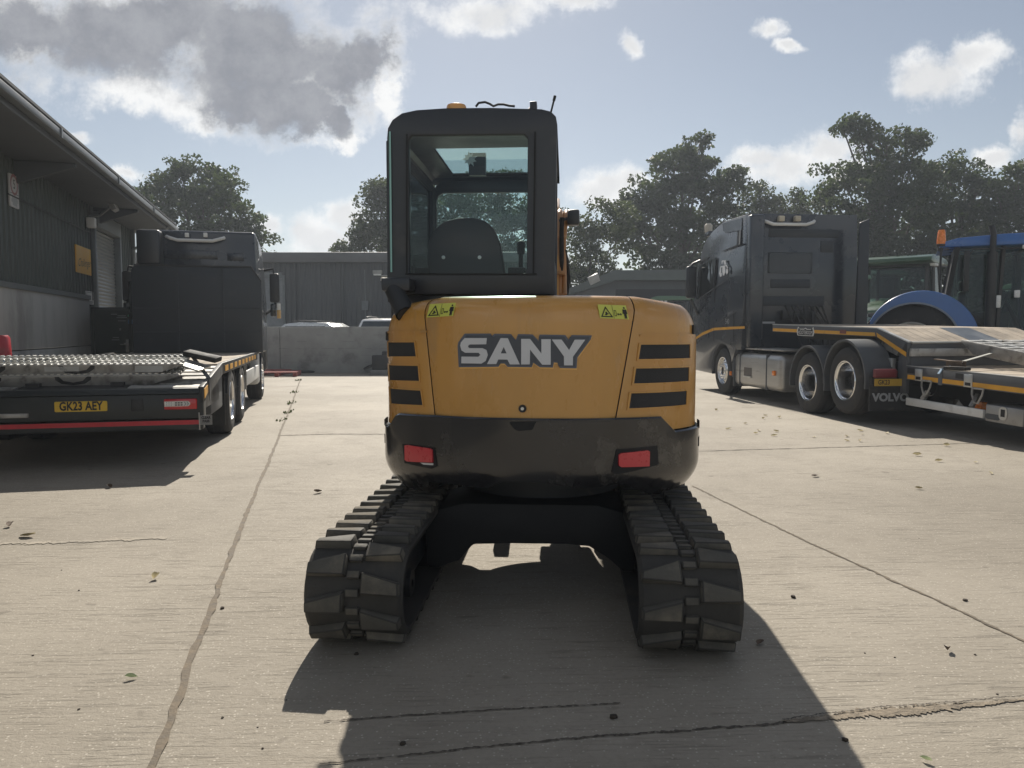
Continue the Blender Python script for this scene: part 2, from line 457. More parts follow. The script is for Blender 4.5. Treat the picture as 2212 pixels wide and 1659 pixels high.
# ------------------------------------------------------------------ ground, joints, cracks
mb = MB(); mb.add([(-260, -120, 0), (260, -120, 0), (260, 420, 0), (-260, 420, 0)], [(0, 1, 2, 3)])
ground = mb.build('ground', concrete_ground(), smooth=False)
tag(ground, 'pale brushed concrete yard slabs under everything', 'ground', kind='structure')
joint_mat = pm('joint_sealant', (.15, .12, .085), .85, var=.4, scale=14, bump=.5, bscale=60)
crack_mat = pm('crack_fill', (.085, .072, .057), .95, var=.4, scale=20, bump=.4)
rough_mat = pm('broken_concrete', (.24, .20, .15), .95, var=.5, scale=22, bump=.9, bscale=70)
smooth_mat = pm('smooth_concrete', (.315, .277, .22), .8, var=.2, scale=4, bump=.3, bscale=90)
def strip(name, pts, w, mat, label, cat, z=.004, jag=.25, n=90, seedn=1):
    rnd = random.Random(seedn); pts = [Vector(p) for p in pts]
    L = [0]
    for a, b in zip(pts, pts[1:]): L.append(L[-1] + (b - a).length)
    mb = MB(); vs = []; jl = jr = jc = 0
    for i in range(n + 1):
        t = L[-1] * i / n; k = max(j for j in range(len(L) - 1) if L[j] <= t + 1e-9)
        a, b = pts[k], pts[k + 1]; d = (b - a).normalized(); q = a + d * (t - L[k]); nr = Vector((-d.y, d.x, 0))
        ww = w(i / n) if callable(w) else w
        jc = jc * .8 + rnd.uniform(-1, 1) * jag * ww * .6; jl = rnd.uniform(-1, 1) * jag * ww; jr = rnd.uniform(-1, 1) * jag * ww
        for sgn, j in ((1, jl), (-1, jr)):
            p = q + nr * (sgn * ww / 2 + j + jc); vs.append((p.x, p.y, z))
    mb.add(vs, [(2 * i, 2 * i + 1, 2 * i + 3, 2 * i + 2) for i in range(n)])
    o = mb.build(name, mat, smooth=False, recalc=False)
    return tag(o, label, cat, kind='structure')
LJ = [G(322, 1690), G(395, 1480), G(505, 1180), G(610, 925), G(650, 818)]
strip('slab_joint', LJ, .028, joint_mat, 'long sealed slab joint left of the excavator', 'path', z=.006, jag=.22, n=260, seedn=5)
strip('slab_joint', [G(1495, 1050), G(1700, 1150), G(1990, 1282), G(2290, 1424)], .016, joint_mat, 'thin slab joint running off to the lower right', 'path', z=.004, jag=.35, n=140, seedn=6)
strip('slab_joint', [G(600, 941), G(720, 938), G(1200, 938)], .03, crack_mat, 'dark cross joint between slabs behind the excavator', 'path', z=.004, jag=.2, seedn=8)
strip('slab_joint', [G(1400, 976), G(1510, 975), G(1900, 964), G(2100, 958)], .02, crack_mat, 'thin cross joint between slabs right of the excavator', 'path', z=.004, jag=.3, seedn=9)
strip('slab_crack', [G(690, 1652), G(1000, 1620), G(1150, 1605), G(1300, 1592), G(1500, 1578), G(1700, 1562)], lambda t: .005 + .005 * t, crack_mat, 'fine dark crack across the shaded slab at the front', 'path', z=.004, jag=.5, n=200, seedn=11)
strip('slab_crack', [G(1690, 1560), G(1800, 1549), G(1900, 1541), G(2060, 1528), G(2230, 1510)], lambda t: .012 + .05 * math.exp(-((t - .45) / .28) ** 2), rough_mat, 'broken open crack with crumbled concrete at the lower right', 'path', z=.004, jag=.22, n=160, seedn=12)
strip('slab_crack', [G(1690, 1558), G(1800, 1543), G(1900, 1531), G(2060, 1520), G(2230, 1505)], .006, crack_mat, 'dark upper lip of the broken crack', 'path', z=.008, jag=.6, n=160, seedn=13)
strip('slab_crack', [G(700, 1560), G(900, 1545), G(1100, 1533), G(1340, 1520)], .006, crack_mat, 'hairline crack in the shadow of the excavator', 'path', z=.004, jag=.5, n=140, seedn=14)
strip('slab_crack', [G(0, 1176), G(200, 1170), G(360, 1164)], .05, smooth_mat, 'pale scraped line across the left slab', 'path', z=.004, jag=.4, n=90, seedn=15)

# ------------------------------------------------------------------ left shed
clad_green = pm('cladding_green', (.055, .068, .062), .55, var=.12, scale=1.2, dirt=((.10, .10, .085), .2, 1.4))
clad_grey = pm('cladding_grey', (.075, .082, .086), .55, var=.14, scale=.8, dirt=((.12, .125, .12), .25, .7), stretch=(1, 1, .3))
panel_conc = pm('panel_concrete', (.40, .395, .375), .85, var=.10, scale=1.3, bump=.15, bscale=40, dirt=((.20, .195, .18), .35, .9), stretch=(1, 1, .35))
flash_grey = pm('flashing_grey', (.16, .175, .18), .45, .2, scale=3)
gutter_grey = pm('gutter_grey', (.13, .142, .15), .4, .1, scale=3)
soffit_mat = pm('soffit', (.075, .085, .095), .7, scale=2)
shutter_mat = pm('shutter', (.24, .25, .25), .45, .4, scale=3)
door_mat = pm('door_green', (.028, .042, .036), .4, scale=3)
FS = Frame((-8.38, 15.1, 0), R(15.35))          # y runs along the wall away from us, x towards the yard
def ys(px, py=600, x=0.): return FS.hit(px, py, 0, x).y
def zs(px, py, x=0.): return FS.hit(px, py, 0, x).z
shed = thing('shed', 'long dark green shed on the left with pale concrete base and overhanging roof', 'shed', FS)
yl0, yl1 = -14., ys(284)
ypan = ys(184); y_sh0, y_sh1 = ys(201), ys(252)
ztop = 4.08; zc = zs(184, 643.7)
def corrugated(mb, y0, y1, z0, z1, pitch=.2, dep=.035, fx=0.):
    pr = []; y = y0
    while y < y1:
        for dy, dx in ((0, 0), (.30, 0), (.42, dep), (.88, dep)):
            if y + dy * pitch <= y1: pr.append((y + dy * pitch, fx + dx))
        y += pitch
    pr.append((y1, fx)); n = len(pr)
    vs = [(x, y, z0) for y, x in pr] + [(x, y, z1) for y, x in pr]
    mb.add(vs, [(i, i + 1, n + i + 1, n + i) for i in range(n - 1)])
mb = MB(); corrugated(mb, yl0, y_sh0 - .12, zc, ztop)
corrugated(mb, y_sh0 - .12, y_sh1 + .12, zs(215, 497), ztop)
corrugated(mb, y_sh1 + .12, yl1, 0, ztop)
mb.build('wall_cladding', clad_green, shed, smooth=False, recalc=False)
mb = MB(); mb.box(-.25, .06, yl0, ypan, .0, zs(150, 750)); mb.box(-.25, .06, yl0, ypan, zs(150, 750) + .015, zc - .03)
mb.build('concrete_panel', panel_conc, shed, bevel=.008)
mb = MB(); mb.box(-.02, .09, yl0, ypan + .02, zc - .03, zc + .05); mb.build('drip_flashing', flash_grey, shed)
mb = MB(); mb.box(-.5, -.12, yl0, yl1, 0, ztop + .4); mb.box(-6, -.5, yl1 - .1, yl1, 0, ztop + .2); mb.build('inner_wall', clad_grey, shed)
mb = MB(); mb.box(-.06, .1, y_sh0 - .13, y_sh0, 0, zs(215, 497) + .06); mb.box(-.06, .1, y_sh1, y_sh1 + .13, 0, zs(215, 497) + .06)
mb.box(-.06, .13, y_sh0, y_sh1, zs(215, 497), zs(215, 497) + .3)
mb.build('door_frame', flash_grey, shed, bevel=.006)
mb = MB(); n = 46; z0, z1 = .02, zs(215, 497)
for i in range(n):
    a = z0 + (z1 - z0) * i / n; b = z0 + (z1 - z0) * (i + 1) / n
    mb.add([(-.05, y_sh0, a), (-.05, y_sh1, a), (-.025, y_sh1, (a + b) / 2), (-.025, y_sh0, (a + b) / 2), (-.05, y_sh1, b), (-.05, y_sh0, b)], [(0, 1, 2, 3), (3, 2, 4, 5)])
mb.build('roller_shutter', shutter_mat, shed, smooth=False, recalc=False)
mb = MB(); mb.box(.04, .11, yl1 - .1, yl1 + .04, 0, ztop); mb.build('corner_trim', gutter_grey, shed)
# roof with its overhang, bracket plates and gutter
ov = .95; ye = yl1 + .75
mb = MB()
rp = [(-7, ztop + 1.9), (ov, ztop + .06), (ov, ztop - .02), (-.1, ztop - .02), (-7, ztop + 1.78)]
mb.prism([(x, z) for x, z in rp], 1, yl0, ye)
mb.build('roof', pm('roof_sheet', (.10, .105, .11), .6, scale=2), shed, smooth=False)
mb = MB(); mb.box(-.1, ov - .03, yl0, ye - .02, ztop - .16, ztop - .024); mb.build('soffit', soffit_mat, shed, bevel=.01)
mb = MB(); mb.box(ov - .03, ov + .08, yl0, ye, ztop - .085, ztop + .02); mb.build('gutter', gutter_grey, shed, bevel=.02)
mb = MB(); mb.box(ov - .06, ov + .05, yl0, ye - .01, ztop + .064, ztop + .10); mb.build('roof_edge', pm('roof_edge', (.05, .055, .06), .6), shed)
for i, y in enumerate(np.arange(yl0 + 1.2, yl1, 4.6)):
    mb = MB(); mb.prism([(-.05, ztop - .17), (ov - .1, ztop - .17), (ov - .1, ztop - .22), (.05, ztop - .50), (-.05, ztop - .50)], 1, y - .05, y + .05)
    mb.build('bracket', soffit_mat, shed)
for y in np.arange(yl0 + 2.2, yl1, 3.4):
    mb = MB(); mb.box(ov + .068, ov + .095, y - .03, y + .03, ztop - .10, ztop + .03); mb.build('gutter_clip', gutter_grey, shed)

mb = MB(); yq = yl1 - .45; mb.tube([(.02 + ov, yq, ztop - .1), (ov * .7, yq, ztop - .35), (.14, yq, ztop - .7), (.12, yq, .05)], .045, 10); mb.build('downpipe', flash_grey, shed)
mb = MB(); yq = y_sh0 - .35; mb.tube([(.06, yq, 2.0), (.06, yq, ztop - .2)], .014, 6); mb.tube([(.06, yq, 3.35), (.06, yq - 4.5, 3.36)], .012, 6); mb.build('conduit', dark_steel, shed)
# the dark door leaf standing open at right angles to the wall
ax = FS.M.to_3x3() @ Vector((1, 0, 0))
dl = FS.M @ Vector((.03, ypan + .25, 0)); FD = Frame(dl, 0.02)
door = thing('open_door', 'dark green door leaf standing open beside the concrete base', 'door', FD)
w = FD.hit(285, 700, 1, 0).x; zt = FD.hit(230, 664, 1, 0).z
mb = MB(); mb.box(0, w, 0, .05, .03, zt); mb.build('leaf', door_mat, door, bevel=.006)
mb = MB(); mb.box(.0, w, -.02, -.002, zt - .05, zt); mb.box(0, .05, -.02, -.002, .03, zt - .052); mb.box(w - .05, w, -.02, -.002, .03, zt - .052); mb.build('frame', pm('door_frame_paint', (.04, .05, .048), .4), door)
def dz(px, py): q = FD.hit(px, py, 1, 0); return q.x, q.z
hx, hz = dz(276, 744)
mb = MB(); mb.box(hx - .025, hx + .025, -.032, -.003, hz - .16, hz + .1); mb.tube([(hx, -.03, hz), (hx, -.07, hz), (hx - .12, -.07, hz)], .011); mb.build('handle', alu, door, bevel=.004)
for (a, b, c, d_) in ((241, 663.5, 252, 665), (236, 670, 248, 676), (243, 686, 256, 690), (238, 703, 246, 708), (247, 696, 255, 700), (259, 758, 263, 761)):
    pass
for (px0, py0, px1, py1, mt) in ((254, 681, 272, 683, ink_grey), (252, 685, 274, 687, ink_grey), (255, 692, 272, 694, ink_grey), (240, 678, 253, 680, ink_grey), (244, 728, 257, 730, ink_grey),
                                 (242, 733, 258, 735, ink_grey), (268, 741, 275, 744, ink_white), (258, 709, 262, 714, ink_grey)):
    a = dz(px0, py0); b = dz(px1, py1)
    mb = MB(); mb.box(a[0], b[0], -.006, -.002, b[1], a[1]); mb.build('sticker', mt, door)
a = dz(282, 695)
mb = MB(); mb.add([(v[0], -.0065, v[1]) for v in circ(*a, .05, 16, .065)], [tuple(range(16))])
mb.build('sticker', pm('sticker_blue', (.06, .17, .34), .4), door, smooth=False)
a = dz(279, 682)
mb = MB(); mb.add([(v[0], -.0065, v[1]) for v in circ(*a, .026, 14)], [tuple(range(14))]); mb.build('sticker', pm('sticker_green', (.10, .42, .25), .4), door, smooth=False)

# signs on the shed wall
def wall_sign(name, label, cat, px0, px1, py0, py1, mat, px_ref=None):
    y0, y1 = ys(px0, x=.05), ys(px1, x=.05); zt_, zb = zs(px_ref or px1, py0, .05), zs(px_ref or px1, py1, .05)
    f = Frame(FS.M @ Vector((.05, (y0 + y1) / 2, (zt_ + zb) / 2)), FS.yaw + R(90))
    t = thing(name, label, cat, f); w, h = y1 - y0, zt_ - zb
    mb = MB(); mb.prism(rrect(-w / 2, w / 2, -h / 2, h / 2, .02), 1, -.008, .012); mb.build('board', mat, t)
    return t, w, h, planemap((0, -.008, 0), (1, 0, 0), (0, 0, 1))
t, w, h, mp = wall_sign('dealer_sign', 'orange sign with black handwritten style lettering on the shed wall', 'sign', 165.5, 198, 541, 596, pm('sign_orange', (.80, .42, .03), .4, var=.05), 198)
text('lettering', 'Challenger', .22, lambda a, b, f: mp(a, b - .05 + a * .05, f), ink_black, t, shear=.45, sx=.86 * w / 1.0, bold=-.002)
t, w, h, mp = wall_sign('speed_sign', 'tall white speed limit sign high on the shed wall', 'sign', 28, 47, 383, 451, pm('sign_white', (.46, .46, .45), .4), 37)
red = pm('sign_red', (.26, .11, .11), .4)
patch(mp, circ(0, h * .2, w * .42, 28), [circ(0, h * .2, w * .31, 28)], .002, .001).build('red_ring', red, t, smooth=False)
text('lettering', '5', w * .52, lambda a, b, f: mp(a, b + h * .2, f), ink_black, t)
patch(mp, rect(-w * .5, w * .5, -h * .09, -h * .075), (), .002, .001).build('divider', ink_black, t, smooth=False)
for k, ww in ((-.2, .3), (-.3, .36), (-.4, .25)):
    patch(mp, rect(-w * ww, w * ww, h * k - .025, h * k + .025), (), .002, .001).build('small_print', ink_grey, t, smooth=False)
t, w, h, mp = wall_sign('wall_notice', 'small white paper notice beside the shutter', 'notice', 184.5, 199.5, 629, 657, white_paint, 192)
for k, ww in ((.4, .38), (-.28, .42), (-.36, .42), (-.44, .3)):
    patch(mp, rect(-w * ww, w * ww, h * k - .008, h * k + .008), (), .002, .001).build('small_print', ink_grey, t, smooth=False)

# floodlight and sensor above the orange sign
fl = FS.M @ Vector((.05, ys(188), zs(188, 468)))
t = thing('floodlight', 'grey floodlight on a bracket under the shed eaves', 'lamp', Frame(fl, FS.yaw))
Mx = Matrix.Translation((.42, .1, .28)) @ Matrix.Rotation(R(-25), 4, 'Y')
mb = MB(); mb.box(-.05, .05, -.15, .15, -.17, .17, Mx); mb.build('lamp_head', pm('lamp_grey', (.25, .26, .26), .4), t, bevel=.015)
Mx2 = Mx @ Matrix.Translation((.052, 0, 0))
mb = MB(); mb.box(-.002, .004, -.13, .13, -.15, .15, Mx2); mb.build('lamp_glass', lamp_clear, t)
mb = MB(); mb.tube([(0, .1, 0), (.2, .1, .02), (.4, .1, .2)], .025); mb.build('bracket', flash_grey, t)
mb = MB(); mb.box(.0, .16, -.14, .0, -.25, -.05); mb.build('sensor_box', white_paint, t, bevel=.02)

# red gas cylinder at the left edge of the picture
c = Vector((-6.72, 10.0, 0))
t = thing('gas_cylinder', 'red round shouldered gas cylinder by the concrete base at the left edge', 'gas cylinder', loc=c)
redp = pm('cylinder_red', (.42, .025, .035), .35, scale=6, dirt=((.25, .07, .06), .25, 5))
mb = MB(); mb.box(-.3, .3, -.25, .3, 0, .4); mb.build('stand', pm('stand_black', (.03, .03, .03), .7), t, bevel=.02)
mb = MB(); mb.lathe([(.41, .02), (.41, .17), (.44, .185), (1.0, .185), (1.08, .17), (1.13, .12), (1.15, .05), (1.15, 0)], (0, 0, 0), 'Z', 28); mb.build('body', redp, t)
mb = MB(); mb.lathe([(1.02, .188), (1.30, .175), (1.335, .15), (1.335, .12), (1.3, .14), (1.05, .16)], (0, 0, 0), 'Z', 28); mb.build('collar', redp, t)
mb = MB(); mb.lathe([(1.15, .035), (1.22, .03), (1.22, .015), (1.27, .015)], (0, 0, 0), 'Z', 12); mb.build('valve', pm('brass', (.5, .36, .14), .35, .9), t)
mb = MB(); q = [(.188 * math.sin(a), -.188 * math.cos(a)) for a in np.linspace(.35, .95, 6)]
mb.add([(x, y, z) for z in (.93, 1.03) for x, y in q], [(i, i + 1, 7 + i, 6 + i) for i in range(5)]); mb.build('label_patch', ink_grey, t)

# ------------------------------------------------------------------ dark building across the back of the yard
YB = 34.0
FB = Frame((P(560, 715, YB).x, YB, 0), R(-.6))
bw = FB.hit(1150, 700, 1, 0).x
wh = thing('warehouse', 'low flat roofed dark corrugated building across the back of the yard', 'building', FB)
zt = FB.hit(700, 546, 1, 0).z; zf = FB.hit(700, 568, 1, 0).z
mb = MB(); pr = []; x = -8.0
while x < bw:
    for dx, dy in ((0, 0), (.08, 0), (.11, -.03), (.19, -.03)): pr.append((x + dx, dy))
    x += .22
n = len(pr); mb.add([(x, y, 0) for x, y in pr] + [(x, y, zf) for x, y in pr], [(i, i + 1, n + i + 1, n + i) for i in range(n - 1)])
mb.build('wall_cladding', clad_grey, wh, smooth=False, recalc=False)
mb = MB(); mb.box(-8, bw, .05, 12, 0, zf - .1); mb.build('inner_wall', clad_grey, wh)
mb = MB(); mb.box(-8.1, bw + .1, -.28, 12.2, zf, zt); mb.build('fascia', pm('fascia_grey', (.12, .125, .13), .5, scale=1), wh, bevel=.03)
mb = MB(); x0, x1 = FB.hit(568, 700, 1, 0).x, FB.hit(613, 700, 1, 0).x; z1 = FB.hit(600, 601, 1, 0).z
for i in range(34):
    a = z1 * i / 34; b = z1 * (i + 1) / 34
    mb.add([(x0, -.08, a), (x1, -.08, a), (x1, -.05, b), (x0, -.05, b)], [(0, 1, 2, 3)])
mb.build('roller_shutter', shutter_mat, wh, smooth=False, recalc=False)
mb = MB(); mb.box(x0 - .1, x0, -.1, -.02, 0, z1 + .12); mb.box(x1, x1 + .1, -.1, -.02, 0, z1 + .12); mb.box(x0, x1, -.12, -.02, z1, z1 + .25); mb.build('door_frame', flash_grey, wh)
for px in (640, 742):
    x = FB.hit(px, 700, 1, 0).x; mb = MB(); mb.tube([(x, -.08, zf - .02), (x, -.08, .05)], .05, 8); mb.build('downpipe', clad_grey, wh)
x = FB.hit(790, 700, 1, 0).x; mb = MB(); mb.tube([(x, -.05, zf - .3), (x, -.05, 1.3)], .02, 6); mb.box(x - .14, x + .14, -.16, -.035, 2.3, 2.7); mb.build('cable_box', flash_grey, wh)
q = FB.hit(816, 591, 1, -.1)
t = thing('wall_lamp', 'small pale bulkhead lamp high on the back building', 'lamp', Frame(FB.M @ q, FB.yaw))
mb = MB(); mb.box(-.2, .2, -.12, .07, -.02, .14); mb.build('housing', pm('lamp_housing', (.3, .3, .28), .4), t, bevel=.02)
mb = MB(); mb.box(-.17, .17, -.14, .02, -.09, -.021); mb.build('diffuser', lamp_clear, t, bevel=.02)

# gabled shed on the right behind the machines
FR = Frame((P(1225, 715, 36).x, 36, 0), R(-1))
gs = thing('gabled_shed', 'grey shed with sloping left roof edge behind the excavator boom', 'shed', FR)
def fr(px, py): q = FR.hit(px, py, 1, 0); return (q.x, q.z)
poly = [(fr(1225, 640)[0], 0), (fr(1540, 640)[0], 0), fr(1540, 606), fr(1330, 606), fr(1225, 640)]
mb = MB(); mb.prism(poly, 1, 0, 9); mb.build('wall_cladding', clad_grey, gs, smooth=False)
a, b, c_, d_ = fr(1222, 626), fr(1326, 585), fr(1545, 583), fr(1545, 606)
mb = MB(); mb.prism([fr(1222, 640), a, b, c_, d_, fr(1330, 606)], 1, -.35, 9.3); mb.build('fascia', pm('fascia_green', (.085, .105, .10), .5, scale=1), gs, smooth=False)
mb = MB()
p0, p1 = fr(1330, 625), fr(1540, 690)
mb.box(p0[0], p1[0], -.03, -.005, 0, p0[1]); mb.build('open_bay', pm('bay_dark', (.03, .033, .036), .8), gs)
q = FR.hit(1283, 603, 1, -.5)
t = thing('floodlight', 'white square floodlight hanging from the gabled shed', 'lamp', Frame(FR.M @ q, FR.yaw))
mb = MB(); Mx = Matrix.Rotation(R(-25), 4, 'Y') @ Matrix.Rotation(R(25), 4, 'X'); mb.box(-.25, .25, -.05, .05, -.2, .2, Mx); mb.build('lamp_head', pm('lamp_pale', (.5, .5, .5), .4), t, bevel=.02)
mb = MB(); mb.tube([(.22, 0, .1), (.26, .1, .5), (.2, .18, .9)], .03); mb.build('bracket', flash_grey, t)

# low concrete wall, kerb, hose and pump in front of the back building
YW = 25.5
FW = Frame((P(560, 715, YW).x, YW, 0), R(-.4))
zw = FW.hit(700, 706, 1, 0).z; xw = FW.hit(1120, 706, 1, 0).x
blockw = pm('block_wall', (.33, .33, .315), .85, var=.14, scale=1.5, bump=.3, bscale=25, dirt=((.17, .17, .16), .4, 1.1))
t = thing('boundary_wall', 'low grey concrete wall in front of the back building', 'wall', FW)
segs = [-3.4, FW.hit(604, 715, 1, 0).x, FW.hit(860, 715, 1, 0).x, xw]
for a, b in zip(segs, segs[1:]):
    mb = MB(); mb.box(a + .01, b - .01, 0, .22, 0, zw); mb.build('wall_panel', blockw, t, bevel=.01)
mb = MB()
rnd = random.Random(4)
for k in range(26):
    x = rnd.uniform(.6, 4.2); z = rnd.choice((.35, .58, .8, 1.03, 1.25)); mb.box(x, x + rnd.uniform(.15, .5), -.004, .001, z, z + .012)
mb.build('surface_mark', pm('wall_mark', (.24, .24, .23), .9), t)
mb = MB()
a, b = G(655, 800), G(803, 797)
mb.bar(a + Vector((0, 0, .07)), b + Vector((0, 0, .07)), .16, .14)
tag(mb.build('kerb_beam', blockw, bevel=.02), 'long concrete kerb lying at the foot of the wall', 'kerb')
pts = [G(640, 806), G(700, 805), G(725, 804), G(760, 803), G(782, 802)]
pts = [p + Vector((0, 0, .04)) for p in pts]
hose = pts + [P(795, 793, 24.4), P(812, 787, 24.6), P(830, 786, 24.8), P(850, 790, 24.8), G(880, 800) + Vector((0, 0, .04))]
mb = MB(); mb.tube(hose, .045, 8); tag(mb.build('hose', black_rubber), 'black hose looped on the ground by the wall', 'hose')
t = thing('pump_box', 'dark grey machine box standing against the low wall', 'machine', loc=P(826, 808, 24.6) * 1.0)
t.location.z = 0
mb = MB(); mb.box(-.3, .28, -.2, .2, .16, .62); mb.build('housing', dark_steel, t, bevel=.03)
mb = MB(); mb.box(-.36, .4, -.26, .26, .0, .155); mb.build('base', pm('base_grey', (.22, .22, .21), .7), t, bevel=.02)
mb = MB(); mb.box(.0, .5, -.12, .12, .45, .75); mb.build('motor', dark_steel, t, bevel=.05)

# red pallets on the ground at the far left
redw = pm('pallet_red', (.34, .10, .085), .8, var=.3, scale=6, bump=.2)
for i, (px, py, dy, lab) in enumerate(((603, 812, 0, 'red wooden pallet lying at the far end of the slab joint'), (570, 810, .3, 'red wooden pallet half hidden behind the left truck'))):
    q = G(px, py); f = Frame((q.x, q.y + dy, 0), R(8 - i * 14))
    if i == 0:
        t = thing('pallet', lab, 'pallet', f, 'red pallets')
        for y in (-.5, -.25, 0, .25, .5):
            mb = MB(); mb.box(-.6, .6, y - .07, y + .07, .125, .145); mb.build('top_board', redw, t)
        for x in (-.54, 0, .54):
            for y in (-.45, 0, .45):
                mb = MB(); mb.box(x - .06, x + .06, y - .06, y + .06, .022, .124); mb.build('block', redw, t)
        for x in (-.54, 0, .54):
            mb = MB(); mb.box(x - .05, x + .05, -.55, .55, .002, .021); mb.build('bottom_board', redw, t)
        pal0 = t
    else:
        dup(pal0, f.M, lab)

# ------------------------------------------------------------------ cars behind the wall
def make_car(fr, label, paint, length=4.4, height=1.65, van=False):
    t = thing('parked_car', label, 'car', fr, 'cars behind the low wall')
    w = .9; L = length / 2; h = height
    side = [(-L, .45), (-L + .05, .85), (-L + .9, .98), (-L + 1.65, h - .06), (-L + 2.2, h), (L - 1.0, h - .02), (L - .35, h - .35 if not van else h - .08), (L - .05, .95), (L, .5), (L - .1, .25), (-L + .1, .25)]
    mb = MB(); mb.prism([(y, z) for y, z in [(-q, z) for q, z in side]], 0, -w, w)
    v2 = []
    for (x, y, z) in mb.v:
        k = 1 - .22 * max(0, (z - .95) / (h - .95)); v2.append((x * k, y, z))
    mb.v = v2; mb.build('body', paint, t, bevel=.06, seg=3)
    gl = pm('car_glass', (.03, .04, .045), .06, var=.05, spec=.7)
    for s in (-1, 1):
        k = lambda z: (1 - .22 * max(0, (z - .95) / (h - .95))) * w + .006
        pts = [(-(-L + 1.2), 1.02), (-(-L + 1.72), h - .14), (-(L - 1.05), h - .14), (-(L - .5), 1.05)]
        mb = MB(); mb.add([(s * k(z), y, z) for y, z in pts], [(0, 1, 2, 3)]); mb.build('side_window', gl, t, smooth=False)
    for sgn, yb, yt in ((1, L - .95, L - 1.62), (-1, L - .32, L - .92)):
        zb, zt_ = 1.04, h - .12
        mb = MB(); mb.add([(-.74, sgn * (yb + .03), zb), (.74, sgn * (yb + .03), zb), (.62, sgn * (yt + .05), zt_), (-.62, sgn * (yt + .05), zt_)], [(0, 1, 2, 3)])
        mb.build('windscreen' if sgn > 0 else 'rear_window', gl, t, smooth=False)
    for s in (-1, 1):
        for y in (L - .85, -L + .8):
            mb = MB(); mb.lathe([(-.1, .12), (-.1, .3), (-.06, .33), (.06, .33), (.1, .3), (.1, .12)], (s * (w - .1), y, .33), 'X', 22); mb.build('wheel', tyre_rubber, t)
        mb = MB(); mb.tube([(s * .62, -L + 1.4, h + .03), (s * .64, 0, h + .06), (s * .62, L - 1.9, h + .03)], .022); mb.build('roof_rail', dark_steel, t)
    mb = MB(); mb.tube([(0, -L + 1.3, h - .02), (0, -L + 1.1, h + .18)], .008, 5); mb.build('aerial', dark_steel, t)
    return t
silver = pm('car_silver', (.55, .58, .6), .25, .3, var=.04, coat=.6)
whitep = pm('car_white', (.75, .75, .74), .25, var=.03, coat=.6)
make_car(Frame((P(658, 700, 28.4).x, 28.6, 0), R(78)), 'silver car whose roof shows over the low wall beside the left truck', silver, 4.3, 1.70)
make_car(Frame((P(830, 700, 28.2).x, 28.6, 0), R(172)), 'white van whose roof shows over the low wall beside the excavator', whitep, 4.6, 1.86, True)

# ------------------------------------------------------------------ the excavator
FE = Frame((.185, 4.70, 0), R(-4.0))
ex = thing('excavator', 'yellow orange mini excavator with black cab seen from behind on rubber tracks', 'excavator', FE)
charcoal = pm('cab_charcoal', (.036, .040, .047), .36, var=.15, scale=3, bump=.03, bscale=120, dirt=((.10, .095, .085), .15, 2))
glossblack = pm('counterweight_black', (.018, .018, .020), .22, var=.2, scale=3, coat=.5, dirt=((.13, .118, .098), .22, 2.6))
underblack = pm('underside_black', (.012, .012, .013), .7, scale=5)
vent_mat = pm('vent_mesh', (.028, .029, .031), .75, var=.3, scale=60, bump=.6, bscale=260)

